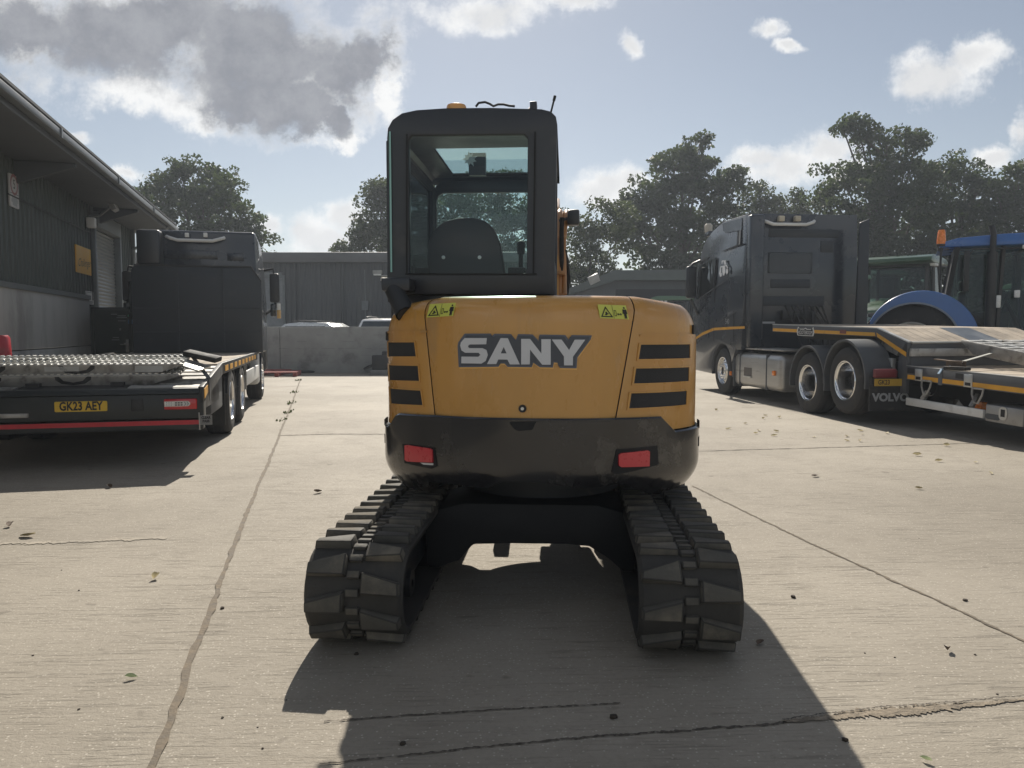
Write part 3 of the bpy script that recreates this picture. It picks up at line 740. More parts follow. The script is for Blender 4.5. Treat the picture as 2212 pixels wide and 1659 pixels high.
# --- tracks
def track(xc):
    y0, y1, H, lug, W = -1.59, 1.15, .47, .036, .43
    r = H / 2 - lug; zc = H / 2; a, b = y0 + H / 2, y1 - H / 2; S = b - a; C = math.pi * r; T = 2 * S + 2 * C
    def mp(t, x, off):
        t %= T; q = r + off
        if t < S: return Vector((x, b - t, zc + q))                                    # top run towards the back
        t -= S
        if t < C: an = t / r; return Vector((x, a - q * math.sin(an), zc + q * math.cos(an)))
        t -= C
        if t < S: return Vector((x, a + t, zc - q))
        an = (t - S) / r; return Vector((x, b + q * math.sin(an), zc - q * math.cos(an)))
    mb = MB(); n = 120; xs = [-W / 2, -W / 2 + .02, W / 2 - .02, W / 2]
    vs = []
    for i in range(n):
        t = T * i / n
        vs += [mp(t, xc + xs[0], -.012), mp(t, xc + xs[1], 0), mp(t, xc + xs[2], 0), mp(t, xc + xs[3], -.012), mp(t, xc + xs[3], -.035), mp(t, xc + xs[0], -.035)]
    mb.add(vs, [(i * 6 + k, i * 6 + (k + 1) % 6, ((i + 1) % n) * 6 + (k + 1) % 6, ((i + 1) % n) * 6 + k) for i in range(n) for k in range(6)])
    nbelt = len(mb.f); N = int(T / .145); p = T / N
    rnd = random.Random(int(xc * 100))
    def lugblk(t0, t1i, t1o, x_in, x_out):
        # inner edge spans t0..t1i, outer edge spans a narrower t0..t1o
        sx = 1 if x_out > x_in else -1; q = []
        for off, sh in ((-.004, 0.), (lug, .007)):
            sh2 = sh; sh = sh if t1i > t0 else -sh
            for (t, x) in ((t0 + sh, x_in + sx * sh2), (t0 + sh, x_out - sx * sh2), (t1o - sh, x_out - sx * sh2), (t1i - sh, x_in + sx * sh2)):
                jt, jo = (rnd.uniform(-.006, .006), rnd.uniform(-.006, .003)) if off > 0 else (0, 0)
                q.append(mp(t + jt, xc + x + jt * .6, off + jo))
        mb.add(q, [(0, 1, 2, 3), (4, 7, 6, 5), (0, 4, 5, 1), (1, 5, 6, 2), (2, 6, 7, 3), (3, 7, 4, 0)])
    for i in range(N):
        t = i * p
        lugblk(t + .100, t + .006, t + .046, -.034, -.207)
        t += p * .5
        lugblk(t + .100, t + .006, t + .046, .034, .207)
    for i in range(N * 2):
        t = i * p / 2
        q = []
        for off in (-.004, .016):
            for (tt, x) in ((t, -.030), (t, .030), (t + .034, .030), (t + .034, -.030)): q.append(mp(tt, xc + x, off))
        mb.add(q, [(0, 1, 2, 3), (4, 7, 6, 5), (0, 4, 5, 1), (1, 5, 6, 2), (2, 6, 7, 3), (3, 7, 4, 0)])
    o = mb.build('track', belt_rubber, ex, bevel=.005, seg=2, sharp=25, second=nbelt); o.data.materials.append(track_rubber)
    fr = MB(); fr.box(xc - .12, xc + .12, a - .02, b + .02, .12, .36); o2 = fr.build('track_frame', dark_steel, ex, bevel=.03)
    for y, rr, nm in ((a, .165, 'sprocket'), (b, .16, 'idler')):
        m2 = MB(); m2.lathe([(-.15, .03), (-.15, rr * .55), (-.10, rr * .62), (-.10, rr), (.10, rr), (.10, rr * .62), (.15, rr * .55), (.15, .03)], (xc, y, zc), 'X', 26); m2.build(nm, dark_steel, ex)
    for k in range(4):
        m2 = MB(); m2.lathe([(-.14, .02), (-.14, .07), (.14, .07), (.14, .02)], (xc, a + S * (k + .8) / 4.6, .125), 'X', 16); m2.build('roller', dark_steel, ex)
belt_rubber = pm('belt_rubber', (.045, .042, .037), .8, var=.3, scale=5, bump=.35, bscale=70, dirt=((.12, .105, .082), .35, 3.0))
track_rubber = pm('track_rubber', (.085, .079, .066), .8, var=.3, scale=5, bump=.35, bscale=70, dirt=((.20, .175, .135), .6, 3.0))
track(-.76); track(.668)

# --- undercarriage: arched cross frame, slew ring, blade
mb = MB()
arch = [(x - .045, z) for x, z in [(-.56, .10), (-.50, .10), (-.39, .14), (-.31, .232), (-.1, .24), (.2, .242), (.32, .232), (.42, .17), (.50, .10), (.56, .10), (.58, .40), (.36, .46), (-.36, .46), (-.58, .40)]]
mb.prism(arch, 1, -.62, -.06); mb.build('undercarriage_frame', underblack, ex, bevel=.015)
mb = MB(); mb.lathe([(.46, .2), (.46, .47), (.56, .47), (.56, .40), (.66, .40), (.66, .2)], (0, 0, 0), 'Z', 40); mb.build('slew_ring', dark_steel, ex)
mb = MB(); mb.prism([(1.42, .04), (1.50, .10), (1.52, .30), (1.46, .46), (1.40, .46), (1.45, .30), (1.43, .12)], 0, -.95, .95)
mb.build('dozer_blade', dark_steel, ex)
for s in (-1, 1):
    mb = MB(); mb.bar((s * .32, .45, .34), (s * .34, 1.45, .22), .09, .13); mb.build('blade_arm', underblack, ex, bevel=.01)

# --- plan outline of the upper body: round tail, straight sides
RT, HW = .98, .862
OL = []
for an in np.linspace(0, R(52), 27): OL.append((RT * math.sin(an), -RT * math.cos(an)))
p0 = OL[-1]; pc = (HW, -.49); p1 = (HW, -.36)
for t in np.linspace(.1, 1, 9): OL.append(tuple((1 - t) ** 2 * p0[i] + 2 * t * (1 - t) * pc[i] + t * t * p1[i] for i in (0, 1)))
for y in (-.1, .2, .5, .78): OL.append((HW, y))
OL = [(-x, y) for x, y in reversed(OL[1:])] + OL
SL = [0]
for a, b in zip(OL, OL[1:]): SL.append(SL[-1] + math.hypot(b[0] - a[0], b[1] - a[1]))
mid = SL[len(SL) // 2]; SL = np.array([q - mid for q in SL]); OX = np.array([p[0] for p in OL]); OY = np.array([p[1] for p in OL])
tx = np.gradient(OX, SL); ty = np.gradient(OY, SL); ln = np.hypot(tx, ty); NX, NY = ty / ln, -tx / ln
def body(s_, z, off=0.):
    x = np.interp(s_, SL, OX); y = np.interp(s_, SL, OY); nx = np.interp(s_, SL, NX); ny = np.interp(s_, SL, NY)
    return Vector((x + nx * off, y + ny * off, z))
def bhit(px, py, off=0.):
    """where the line of sight meets the tail surface: (arc length, height)"""
    o, d = FE.lray(px, py); X = OX + NX * off; Y = OY + NY * off; best = None
    for i in range(len(X) - 1):
        ex_, ey = X[i + 1] - X[i], Y[i + 1] - Y[i]; den = d.x * ey - d.y * ex_
        if abs(den) < 1e-9: continue
        t = ((X[i] - o.x) * ey - (Y[i] - o.y) * ex_) / den; k = ((X[i] - o.x) * d.y - (Y[i] - o.y) * d.x) / den
        if -1e-6 <= k <= 1 + 1e-6 and t > 0 and (best is None or t < best[0]): best = (t, SL[i] + k * (SL[i + 1] - SL[i]), o.z + d.z * t)
    if best is None:   # grazing past the side: take the nearest outline point
        j = int(np.argmin([abs((X[i] - o.x) * d.y - (Y[i] - o.y) * d.x) for i in range(len(X))])); t = (Y[j] - o.y) / d.y
        return SL[j], o.z + d.z * t
    return best[1], best[2]
SMAX = SL[-1]
ZT = bhit(1131, 637)[1]
def ztop_at(s_):
    a = abs(s_); return ZT - .0 - .035 * max(0, min(1, (a - .55) / .4)) - .12 * max(0, min(1, (a - .93) / .18)) ** 1.5
ZB = .88
sl_t, sl_b = bhit(911, 648)[0], bhit(936, 893)[0]; sr_t, sr_b = bhit(1378, 645)[0], bhit(1333, 903)[0]
zsl = (bhit(911, 648)[1], bhit(936, 893)[1])
def seam(side, z):
    a, b = (sl_t, sl_b) if side < 0 else (sr_t, sr_b); k = (z - zsl[1]) / (zsl[0] - zsl[1]); return b + (a - b) * k
GAP = .0035
def shell(name, f0, f1, cols=26, holes=()):
    """painted tail panel between two seams, rounded over at the top"""
    rows = 14; vs = []; prof = [0, .35, .62, .82, .94, 1.0]
    for i in range(rows + 6):
        for j in range(cols + 1):
            k = j / cols
            if i <= rows:
                zz = ZB + (1.47 - ZB) * i / rows; s_ = f0(zz) * (1 - k) + f1(zz) * k; zt = ztop_at(s_)
                z = ZB + (zt - .10 - ZB) * i / rows; off = 0.
            else:
                s_ = f0(1.5) * (1 - k) + f1(1.5) * k; zt = ztop_at(s_); an = R(90) * (i - rows) / 5
                z = zt - .10 + .10 * math.sin(an); off = -.075 * (1 - math.cos(an))
            ee = min(j, cols - j)                                       # edges turn in at the seams
            off -= (.012 if ee == 0 else (.002 if ee == 1 else 0))
            vs.append(body(s_, z, off))
        # (last row joins the flat top below)
    n = cols + 1; m = rows + 6
    for j in range(n):
        p = Vector(vs[(m - 1) * n + j]); vs.append(Vector((p.x * .55, p.y * .55, p.z + .004)))
    m += 1
    mb = MB(); mb.add(vs, [(i * n + j, i * n + j + 1, (i + 1) * n + j + 1, (i + 1) * n + j) for i in range(m - 1) for j in range(n - 1)])
    return mb.build(name, orange_paint, ex, sharp=50)
shell('engine_cover', lambda z: seam(-1, z) + GAP, lambda z: seam(1, z) - GAP, 40)
shell('side_panel', lambda z: -SMAX, lambda z: seam(-1, z) - GAP, 44)
shell('side_panel', lambda z: seam(1, z) + GAP, lambda z: SMAX, 44)
# dark core seen through the seams, and the platform underneath
mb = MB(); core = [tuple(body(s_, 0, -.03))[:2] for s_ in np.linspace(-SMAX, SMAX, 60)]
mb.prism(core, 2, .84, 1.44); mb.build('body_core', underblack, ex, smooth=False)
mb = MB(); mb.box(-.83, .83, -.5, .42, .66, .80); mb.build('platform', dark_steel, ex, bevel=.02)

# --- black counterweight wrapped round the bottom of the tail
Z2 = lambda zx, zy: (777.6 + .3437 * zx, 604.8 + .3437 * zy)
def cw_map(s_, z, off):
    k = max(0, (.70 - z) / .13)
    return body(s_, z, off + .022 - .055 * k * k - (0 if z < .93 else 0))
topz = [Z2(*q) for q in ((140, 905), (178, 918), (200, 880), (218, 848), (242, 838), (470, 850), (930, 868), (1250, 872), (1600, 868), (1898, 858), (1985, 948), (2100, 925))]
botz = [Z2(*q) for q in ((150, 1270), (190, 1292), (250, 1318), (352, 1352), (400, 1310), (432, 1268), (640, 1290), (800, 1312), (838, 1300), (872, 1268), (1130, 1266), (1395, 1310), (1500, 1300), (1640, 1274), (1760, 1315), (1862, 1360), (1965, 1342), (2078, 1300))]
top_s = [bhit(*q, .022) for q in topz]; bot_s = [bhit(*q, .0) for q in botz]
ztl, zbl = top_s[0][1], bot_s[0][1]
top_s = [(-SMAX, ztl)] + [(-1.08, ztl)] + top_s[1:-1] + [(1.08, top_s[-1][1]), (SMAX, top_s[-1][1])]
bot_s = [(-SMAX, .62), (-1.2, .60)] + [q for q in bot_s if -1.08 < q[0] < 1.06] + [(1.2, .60), (SMAX, .62)]
ts = np.array(top_s); bsx = np.array(bot_s)
mb = MB(); n = 150; rws = 12; vs = []
sa = np.unique(np.concatenate([np.linspace(-SMAX, SMAX, n), ts[1:-1, 0]]))
n = len(sa)
for i in range(rws + 3):
    for s_ in sa:
        zt = np.interp(s_, ts[:, 0], ts[:, 1]); zb = np.interp(s_, bsx[:, 0], bsx[:, 1])
        if i <= rws: z = zb + (zt - .008 - zb) * i / rws; vs.append(cw_map(s_, z, 0))
        elif i == rws + 1: vs.append(cw_map(s_, zt, -.008))
        else: vs.append(cw_map(s_, zt - .004, -.03))
mb.add(vs, [(i * n + j, i * n + j + 1, (i + 1) * n + j + 1, (i + 1) * n + j) for i in range(rws + 2) for j in range(n - 1)])
# rolled under edge
low = []
for s_ in sa:
    zb = np.interp(s_, bsx[:, 0], bsx[:, 1]); p = cw_map(s_, zb, 0); low.append(Vector((p.x * .72, p.y * .72, zb + .03)))
k0 = len(mb.v); mb.v += [tuple(p) for p in low]; mb.f += [(j + 1, j, k0 + j, k0 + j + 1) for j in range(n - 1)]
cwt = mb.build('counterweight', glossblack, ex, sharp=40)
for sgn in (-1, 1):                                                # side vents low on the right and left
    s0 = sgn * 1.06
    for z0, hh in ((.86, .035), (.76, .05)):
        q = rect(min(s0, s0 + sgn * .13), max(s0, s0 + sgn * .13), z0, z0 + hh)
        patch(cw_map, q, (), .003, .004, .03).build('side_slot', underblack, cwt)
for zx, zy in ((176, 352), (2094, 312)):
    q = bhit(*Z2(zx, zy)); patch(body, rect(q[0] - .02, q[0] + .02, q[1] - .025, q[1] + .025), (), .012, .014).build('panel_latch', chassis_black, ex)
# raised band in the middle of the tail and the handle recess
bp = [bhit(*Z2(*q), .02) for q in ((940, 895), (1108, 892), (1575, 888), (1575, 990), (1010, 1010), (990, 985))]
patch(cw_map, bp, (), .006, .008, .05).build('lift_band', glossblack, cwt)
bp = [bhit(*Z2(*q), .02) for q in ((940, 892), (1108, 890), (1085, 940), (1000, 948), (970, 935))]
patch(cw_map, bp, (), .009, .004, .05).build('handle_recess', underblack, cwt)
# red reflectors in dark sockets
for sock, ref, wht in ((((272, 1030), (470, 1050), (490, 1170), (455, 1185), (285, 1150)), ((285, 1040), (300, 1036), (440, 1058), (455, 1068), (458, 1146), (300, 1140), (286, 1130)), ((380, 1148), (460, 1152), (460, 1164), (400, 1160))),
                       (((1610, 1062), (1865, 1040), (1872, 1160), (1610, 1222), (1578, 1208)), ((1625, 1100), (1640, 1088), (1805, 1070), (1818, 1078), (1816, 1170), (1640, 1176), (1625, 1165)), None)):
    o = patch(cw_map, [bhit(*Z2(*q), .02) for q in sock], (), .004, .006, .05).build('reflector_socket', underblack, ex)
    patch(cw_map, [bhit(*Z2(*q), .03) for q in ref], (), .014, .012, .05).build('lens', pm('reflector_red', (.62, .035, .05), .3, var=.06, scale=30, coat=.5), o)
    if wht: patch(cw_map, [bhit(*Z2(*q), .03) for q in wht], (), .010, .004, .05).build('edge', white_paint, o)

# --- vent grilles, seams lines, badge, stickers, lock
for q in ([(180, 392), (345, 392), (356, 480), (182, 480)], [(186, 535), (368, 540), (376, 634), (190, 628)], [(192, 680), (384, 695), (398, 786), (200, 775)],
          [(1762, 406), (2070, 404), (2070, 490), (1748, 497)], [(1732, 556), (2064, 548), (2062, 634), (1718, 650)], [(1702, 712), (2050, 696), (2046, 782), (1688, 806)]):
    cxq = sum(p[0] for p in q) / 4; cyq = sum(p[1] for p in q) / 4
    big = [(cxq + (x - cxq) * 1.07, cyq + (y - cyq) * 1.22) for x, y in q]
    g = patch(body, [bhit(*Z2(*p)) for p in big], [[bhit(*Z2(*p)) for p in q]], .006, .012, .04).build('vent_grille', orange_paint, ex, sharp=20)
    patch(body, [bhit(*Z2(*p)) for p in q], (), .002, .004, .04).build('mesh', vent_mat, g)
# pressed line below the crown of each side panel
for q in ([(165, 322), (420, 318), (420, 330), (165, 336)], [(1760, 340), (2100, 338), (2100, 354), (1755, 352)]):
    patch(body, [bhit(*Z2(*p)) for p in q], (), .006, .008, .04).build('pressed_line', orange_paint, ex)
board = [(618, 415), (622, 392), (662, 337), (822, 337), (832, 352), (848, 338), (950, 340), (980, 378), (995, 340), (1085, 342), (1125, 384), (1128, 343), (1290, 346), (1312, 378), (1330, 346), (1455, 348), (1447, 375), (1365, 487), (1360, 555), (1255, 553), (1245, 520), (1218, 518), (1212, 550), (1130, 548), (1090, 520), (1080, 548), (930, 546), (910, 525), (885, 525), (872, 545), (625, 548)]
board_shift = [(x + 3, y + 9) for x, y in board]  # board outline moved slightly down and right, for the gold edge
B2 = lambda l: [bhit(*Z2(*p)) for p in l]
bg = patch(body, B2(board), (), .007, .005, .05).build('name_badge', pm('badge_slate', (.105, .12, .155), .4, var=.05), ex, smooth=False)
patch(body, B2(board_shift), (), .004, .003, .05).build('badge_edge', pm('badge_gold', (.85, .50, .14), .4, var=.05), bg, smooth=False)
inner = [((x - 1035) * .965 + 1035, (y - 445) * .90 + 445) for x, y in board]
patch(body, B2(inner), (), .009, .002, .05).build('badge_inner', pm('badge_dark', (.065, .072, .088), .4, var=.05), bg, smooth=False)
S_ = [(637, 412), (642, 392), (665, 365), (802, 365), (798, 404), (695, 405), (684, 416), (692, 428), (775, 428), (800, 440), (808, 470), (795, 508), (768, 525), (644, 523), (645, 481), (750, 482), (762, 470), (752, 457), (668, 457), (645, 442)]
A_ = [(803, 528), (888, 365), (932, 366), (1006, 530), (945, 530), (930, 500), (873, 499), (860, 528)]; Ah = [(888, 461), (925, 461), (907, 420)]
N_ = [(1015, 370), (1070, 370), (1140, 462), (1140, 372), (1198, 372), (1198, 532), (1145, 532), (1070, 437), (1068, 530), (1015, 530)]
Y_ = [(1205, 374), (1265, 374), (1312, 440), (1347, 375), (1412, 375), (1336, 482), (1335, 536), (1281, 536), (1280, 480)]
badge_white = pm('badge_white', (.62, .63, .65), .4, var=.04)
for L_, hs in ((S_, ()), (A_, (Ah,)), (N_, ()), (Y_, ())):
    patch(body, B2(L_), [B2(h_) for h_ in hs], .012, .003, .05).build('letter', badge_white, bg, smooth=False)
sticker_y = pm('sticker_yellow', (.62, .66, .12), .45, var=.05)
def warn(q):
    """yellow two part warning sticker: falling machine triangle, keep away figure"""
    (ax_, ay), (bx, by), (cx_, cy), (dx, dy) = q      # tl, tr, br, bl
    def m_(u, v):
        x = (ax_ * (1 - u) + bx * u) * (1 - v) + (dx * (1 - u) + cx_ * u) * v; y = (ay * (1 - u) + by * u) * (1 - v) + (dy * (1 - u) + cy * u) * v
        return bhit(*Z2(x, y))
    st = patch(body, [m_(0, 0), m_(1, 0), m_(1, 1), m_(0, 1)], (), .004, .003, .04).build('warning_sticker', sticker_y, ex, smooth=False)
    def d(l, hs=()): patch(body, [m_(*p) for p in l], [[m_(*p) for p in h_] for h_ in hs], .006, .001, .05).build('pictogram', ink_black, st, smooth=False)
    d([(.04, .90), (.25, .12), (.46, .90)], [[(.10, .82), (.25, .26), (.40, .82)]])
    d([(.18, .72), (.30, .60), (.33, .66), (.21, .78)]); d([(.22, .52), (.28, .52), (.26, .76), (.22, .76)])
    d([(.488, .02), (.495, .02), (.495, .98), (.488, .98)])
    d([(.62, .66), (.67, .57), (.67, .63), (.74, .63), (.74, .57), (.79, .66), (.74, .75), (.74, .69), (.67, .69), (.67, .75)])
    d([(.84, .30), (.97, .30), (.985, .62), (.955, .62), (.95, .42), (.945, .95), (.912, .95), (.905, .64), (.895, .95), (.862, .95), (.86, .42), (.85, .62), (.82, .62)])
    d(circ(.905, .19, .03, 10, .07))
    d([(.53, .38), (.60, .38), (.60, .80), (.53, .80)], [[(.54, .42), (.59, .42), (.59, .76), (.54, .76)]])
warn(((442, 152), (604, 143), (586, 226), (422, 236))); warn(((1492, 154), (1668, 160), (1688, 248), (1508, 240)))
q = B2([(1022, 808)])[0]
lk = patch(body, circ(q[0], q[1], .019, 22), (), .008, .012).build('cover_lock', ink_black, ex)
patch(body, circ(q[0], q[1], .008, 14), (), .012, .006).build('key_barrel', alu, lk)

# --- cab
YC = -.45                                                        # back face of the cab
def cq(px, py, y=YC): q = FE.hit(px, py, 1, y); return (q.x, q.z)
def cql(l, y=YC): return [cq(px, py, y) for px, py in l]
roofline = [(836, 300), (838, 277), (848, 259), (868, 245), (900, 238), (960, 234), (1060, 233), (1170, 236), (1190, 241), (1201, 252), (1204, 270)]
outer = [(1197, 600), (1195, 636), (838, 636), (836, 600)] + roofline
win = [(882, 300), (888, 292), (1132, 290), (1140, 298), (1138, 586), (1134, 590), (884, 592)]
cabr = MB(); cabr.ring(cql(outer), cql(win), 1, YC, YC + .06)
cab = cabr.build('cab_back', charcoal, ex, bevel=.006)
patch(lambda a, b, f: Vector((a, YC + .02 - f, b)), cql(win), (), 0, 0).build('rear_window', glassmat('cab_rear_glass', (.84, .92, .92), .02, .96), cab, smooth=False)
# seam lines of the rear window frame
mb = MB()
for pts in (((1156, 285), (1152, 592)), ((876, 592), (1160, 592)), ((879, 290), (879, 592))):
    a, b = cq(*pts[0]), cq(*pts[1]); mb.bar((a[0], YC - .004, a[1]), (b[0], YC - .004, b[1]), .012, .008)
mb.build('window_seal', underblack, cab)
YF = 1.00                                                         # front of the cab
ol = cql([(836, 600)] + roofline + [(1197, 600)])
xl, xr = ol[0][0], ol[-1][0]; zr = max(z for x, z in ol); zs0 = 1.57
# roof: follows the rounded outline, with a see-through hatch
nroof = len(ol)
mb = MB(); vs = []
for y, dz in ((YC, 0), (YF - .25, 0), (YF - .05, -.03), (YF, -.09)):
    vs += [(x * (1 if abs(x) < 9 else 1), y, z + dz) for x, z in ol[1:-1]]
n = nroof - 2
hx0, hx1 = cq(900, 300)[0] + .0, cq(1120, 300)[0] + .14
rf = MB()
# shell edge strips left and right of the hatch, then panels before and behind it
def strip_roof(y0, y1, keep):
    loc = [p for p in ol[1:-1]]
    pts = []
    for (x, z) in loc: pts.append((x, z))
    for a, b in zip(pts, pts[1:]):
        if keep((a[0] + b[0]) / 2):
            rf.add([(a[0], y0, a[1]), (b[0], y0, b[1]), (b[0], y1, b[1]), (a[0], y1, a[1])], [(0, 1, 2, 3)])
# hatch span measured where the sky shows through the roof panel
zh = zr - .10
hy0, hy1 = FE.hit(1080, 319, 2, zh).y, FE.hit(1080, 379, 2, zh).y
hxa, hxb = FE.hit(936, 322, 2, zh).x, FE.hit(1150, 322, 2, zh).x
hx0, hx1 = hxa, hxb
rf = MB()
xs_ = sorted(set([p[0] for p in ol[1:-1]] + [hx0, hx1])); zi = lambda x: float(np.interp(x, [p[0] for p in ol[1:-1]], [p[1] for p in ol[1:-1]]))
ysl = [YC, hy0 - .06, hy0, min(hy1, YF - .06), YF - .05, YF]
def zo(x, k): return zi(x) if k < 1 else min(zi(x), zh + .02) if k < 5 else min(zi(x), zh - .02)
for a, b in zip(xs_, xs_[1:]):
    for i, (y0, y1) in enumerate(zip(ysl, ysl[1:])):
        if i == 2 and a >= hx0 - 1e-6 and b <= hx1 + 1e-6: continue
        A0, A1, B0, B1_ = zo(a, i), zo(a, i + 1), zo(b, i), zo(b, i + 1)
        rf.add([(a, y0, A0), (b, y0, B0), (b, y1, B1_), (a, y1, A1)], [(0, 1, 2, 3)])
        ti = lambda q: min(zh, q - .02)
        rf.add([(a, y0, ti(A0)), (b, y0, ti(B0)), (b, y1, ti(B1_)), (a, y1, ti(A1))], [(0, 1, 2, 3)])
rf.build('cab_roof', charcoal, ex, recalc=False, sharp=30)
teal_glass = glassmat('cab_tint_glass', (.68, .86, .82), .02, .88)
mb = MB(); mb.add([(hx0, hy0, zh + .012), (hx1, hy0, zh + .012), (hx1, min(hy1, YF - .06), zh + .012), (hx0, min(hy1, YF - .06), zh + .012)], [(0, 1, 2, 3)]); mb.build('roof_hatch', teal_glass, ex)
# latch block in the hatch with a white spiky sticker
la, lb = FE.hit(993, 330, 2, zh + .0).x, FE.hit(1033, 330, 2, zh).x
ly = FE.hit(1013, 364, 2, zh).y
mb = MB(); mb.box(la - .0, lb, ly - .02, ly + .03, zh - .05, zh + .10); bl = mb.build('hatch_latch', charcoal, ex)
rnd = random.Random(2)
a_, b_ = FE.hit(998, 328, 1, ly - .022), FE.hit(1031, 359, 1, ly - .022)
ccx, ccz = (a_.x + b_.x) / 2, (a_.z + b_.z) / 2; rr_ = (b_.x - a_.x) / 2
sp = []
for k in range(18):
    t_ = 2 * math.pi * k / 18; q_ = rr_ * (1.0 if k % 2 else .55) * rnd.uniform(.8, 1.1); sp.append((ccx + q_ * math.cos(t_), ccz + q_ * math.sin(t_)))
mb = MB(); mb.prism(sp, 1, ly - .024, ly - .0205); mb.build('sticker', ink_white, bl, smooth=False)
# front frame: windscreen opening below a deep header
fo = [(ol[1][0] + .02, zs0), (ol[-2][0] - .02, zs0), (ol[-2][0] - .02, zr - .17), (ol[-2][0] - .08, zr - .12), (ol[1][0] + .08, zr - .12), (ol[1][0] + .02, zr - .17)]
wa, wb = cq(943, 418, YF - .03), cq(1190, 600, YF - .03)
wo = [(wa[0], zs0 + .04), (fo[1][0] - .05, zs0 + .04), (fo[1][0] - .05, wa[1]), (wa[0] + .05, wa[1]), (wa[0] + .012, wa[1] - .02), (wa[0], wa[1] - .06)]
mb = MB(); mb.ring(fo, wo, 1, YF - .05, YF - .01); fr_ = mb.build('cab_front', charcoal, ex, bevel=.005)
patch(lambda a, b, f: Vector((a, YF - .035 - f, b)), wo, (), 0, 0).build('windscreen', teal_glass, fr_, smooth=False)
# sides: left is the glazed door, right a panel with a fixed pane
for side in (-1, 1):
    x0 = (xl if side < 0 else xr); zt2 = (ol[1][1] if side < 0 else ol[-2][1]) - .005
    th = .035 * -side
    hole = [(YC + .22, 1.80), (YF - .14, 1.80), (YF - .14, zt2 - .05), (YC + .22, zt2 - .05)]
    mb = MB(); mb.ring([(YC + .01, zs0 - .02), (YF - .01, zs0 - .02), (YF - .01, zt2), (YC + .01, zt2)], hole, 0, x0, x0 + th)
    sd = mb.build('cab_door' if side < 0 else 'cab_side', underblack if side < 0 else charcoal, ex, bevel=.006)
    mb = MB(); xg_ = x0 + th * .4; mb.add([(xg_, YC + .22, 1.80), (xg_, YF - .14, 1.80), (xg_, YF - .14, zt2 - .05), (xg_, YC + .22, zt2 - .05)], [(0, 1, 2, 3)])
    mb.build('side_window', glassmat('cab_side_glass', (.30, .36, .36), .03, .10), sd)
# bright edge of the bent corner glass at the back left
mb = MB(); a = cq(838, 285); b = cq(838, 588)
mb.prism([(a[0] - .006, YC + .02), (a[0] + .010, YC - .012), (a[0] + .018, YC - .010), (a[0] + .004, YC + .03)], 2, b[1], a[1]); mb.build('corner_glass', pm('glass_edge', (.22, .46, .42), .1, var=.05, spec=.8), ex)
# base of the cab above the engine cover
mb = MB(); mb.prism([(cq(838, 636)[0], 1.44), (cq(1196, 636)[0], 1.44), (cq(1196, 600)[0], 1.66), (cq(838, 600)[0], 1.66)], 1, YC + .062, YC + .40); mb.build('cab_base', charcoal, ex, bevel=.01)
mb = MB(); mb.box(xl + .03, xr - .03, YC + .4, YF - .05, 1.44, 1.56); mb.build('cab_floor', underblack, ex)
# seat: rounded back with two buttons
sy = YC + .40
sb = [cq(*p, sy) for p in ((930, 620), (922, 560), (926, 520), (938, 496), (960, 478), (990, 470), (1020, 470), (1048, 476), (1068, 496), (1080, 525), (1090, 590), (1092, 620))]
mb = MB(); mb.prism(sb, 1, sy, sy + .11); seat = mb.build('seat_back', pm('seat_vinyl', (.03, .03, .033), .6, scale=6), ex, bevel=.035, seg=3)
for px in (958, 1036):
    c = cq(px, 556, sy); mb = MB(); mb.lathe([(0, 0), (0, .011), (-.006, .011), (-.008, 0)], (c[0], sy - .001, c[1]), 'Y', 12); mb.build('button', alu, seat)
mb = MB(); mb.box(sb[0][0] + .0, sb[-1][0], sy + .1, sy + .55, 1.60, 1.73); mb.build('seat_cushion', MATS['seat_vinyl'], ex, bevel=.04, seg=3)
for s in (-1, 1):
    x = (sb[0][0] + sb[-1][0]) / 2 + s * .29
    mb = MB(); mb.box(x - .055, x + .055, sy + .1, sy + .62, 1.56, 1.78); mb.tube([(x, sy + .5, 1.78), (x, sy + .53, 1.92)], .016); mb.lathe([(1.90, 0), (1.90, .024), (1.98, .028), (2.0, 0)], (x, sy + .535, 0), 'Z', 12); mb.build('console', underblack, ex, bevel=.008)

# roof fittings
def lathez(prof, c, mat, name, n=24, par=ex): mb = MB(); mb.lathe(prof, c, 'Z', n); return mb.build(name, mat, par)
yb = -.37; b0 = FE.hit(986, 233, 1, yb); r_ = (FE.hit(1008, 225, 1, yb).x - FE.hit(965, 225, 1, yb).x) / 2; hb = FE.hit(986, 214, 1, yb).z - b0.z
zb_ = zi(b0.x)
bc = lathez([(0, 0), (0, r_ * .96), (hb * .35, r_ * .98), (hb * .35, 0)], (b0.x, yb, zb_ - .01), charcoal, 'beacon')
lathez([(hb * .3, r_ * .97), (hb * .75, r_), (hb * .98, r_ * .93), (hb * 1.08, r_ * .7), (hb * 1.1, 0)], (b0.x, yb, zb_ - .01), pm('beacon_amber', (.85, .42, .12), .2, var=.05, coat=.5), 'lens', 28, bc)
mb = MB(); pts = [FE.hit(px, py, 1, -.3) for px, py in ((1028, 232), (1034, 224), (1048, 222), (1058, 226), (1066, 231), (1076, 227), (1088, 227), (1100, 230), (1112, 231))]
mb.tube([(p.x, p.y, p.z + .004) for p in pts], .007, 6); mb.build('roof_cable', black_rubber, ex)
mb = MB(); q = FE.hit(1152, 226, 1, -.2); mb.box(q.x - .018, q.x + .022, -.25, -.15, zh, q.z + .006); mb.bar((q.x - .01, -.2, q.z - .01), (q.x - .06, -.26, zi(q.x)), .02, .012); mb.build('camera_bracket', charcoal, ex, bevel=.008)
mb = MB(); a, b = FE.hit(1190, 243, 1, -.1), FE.hit(1199, 207, 1, -.1); mb.tube([a, a + (b - a) * .72], .006, 6); mb.tube([a + (b - a) * .7, b], .009, 6); mb.build('aerial', black_rubber, ex)
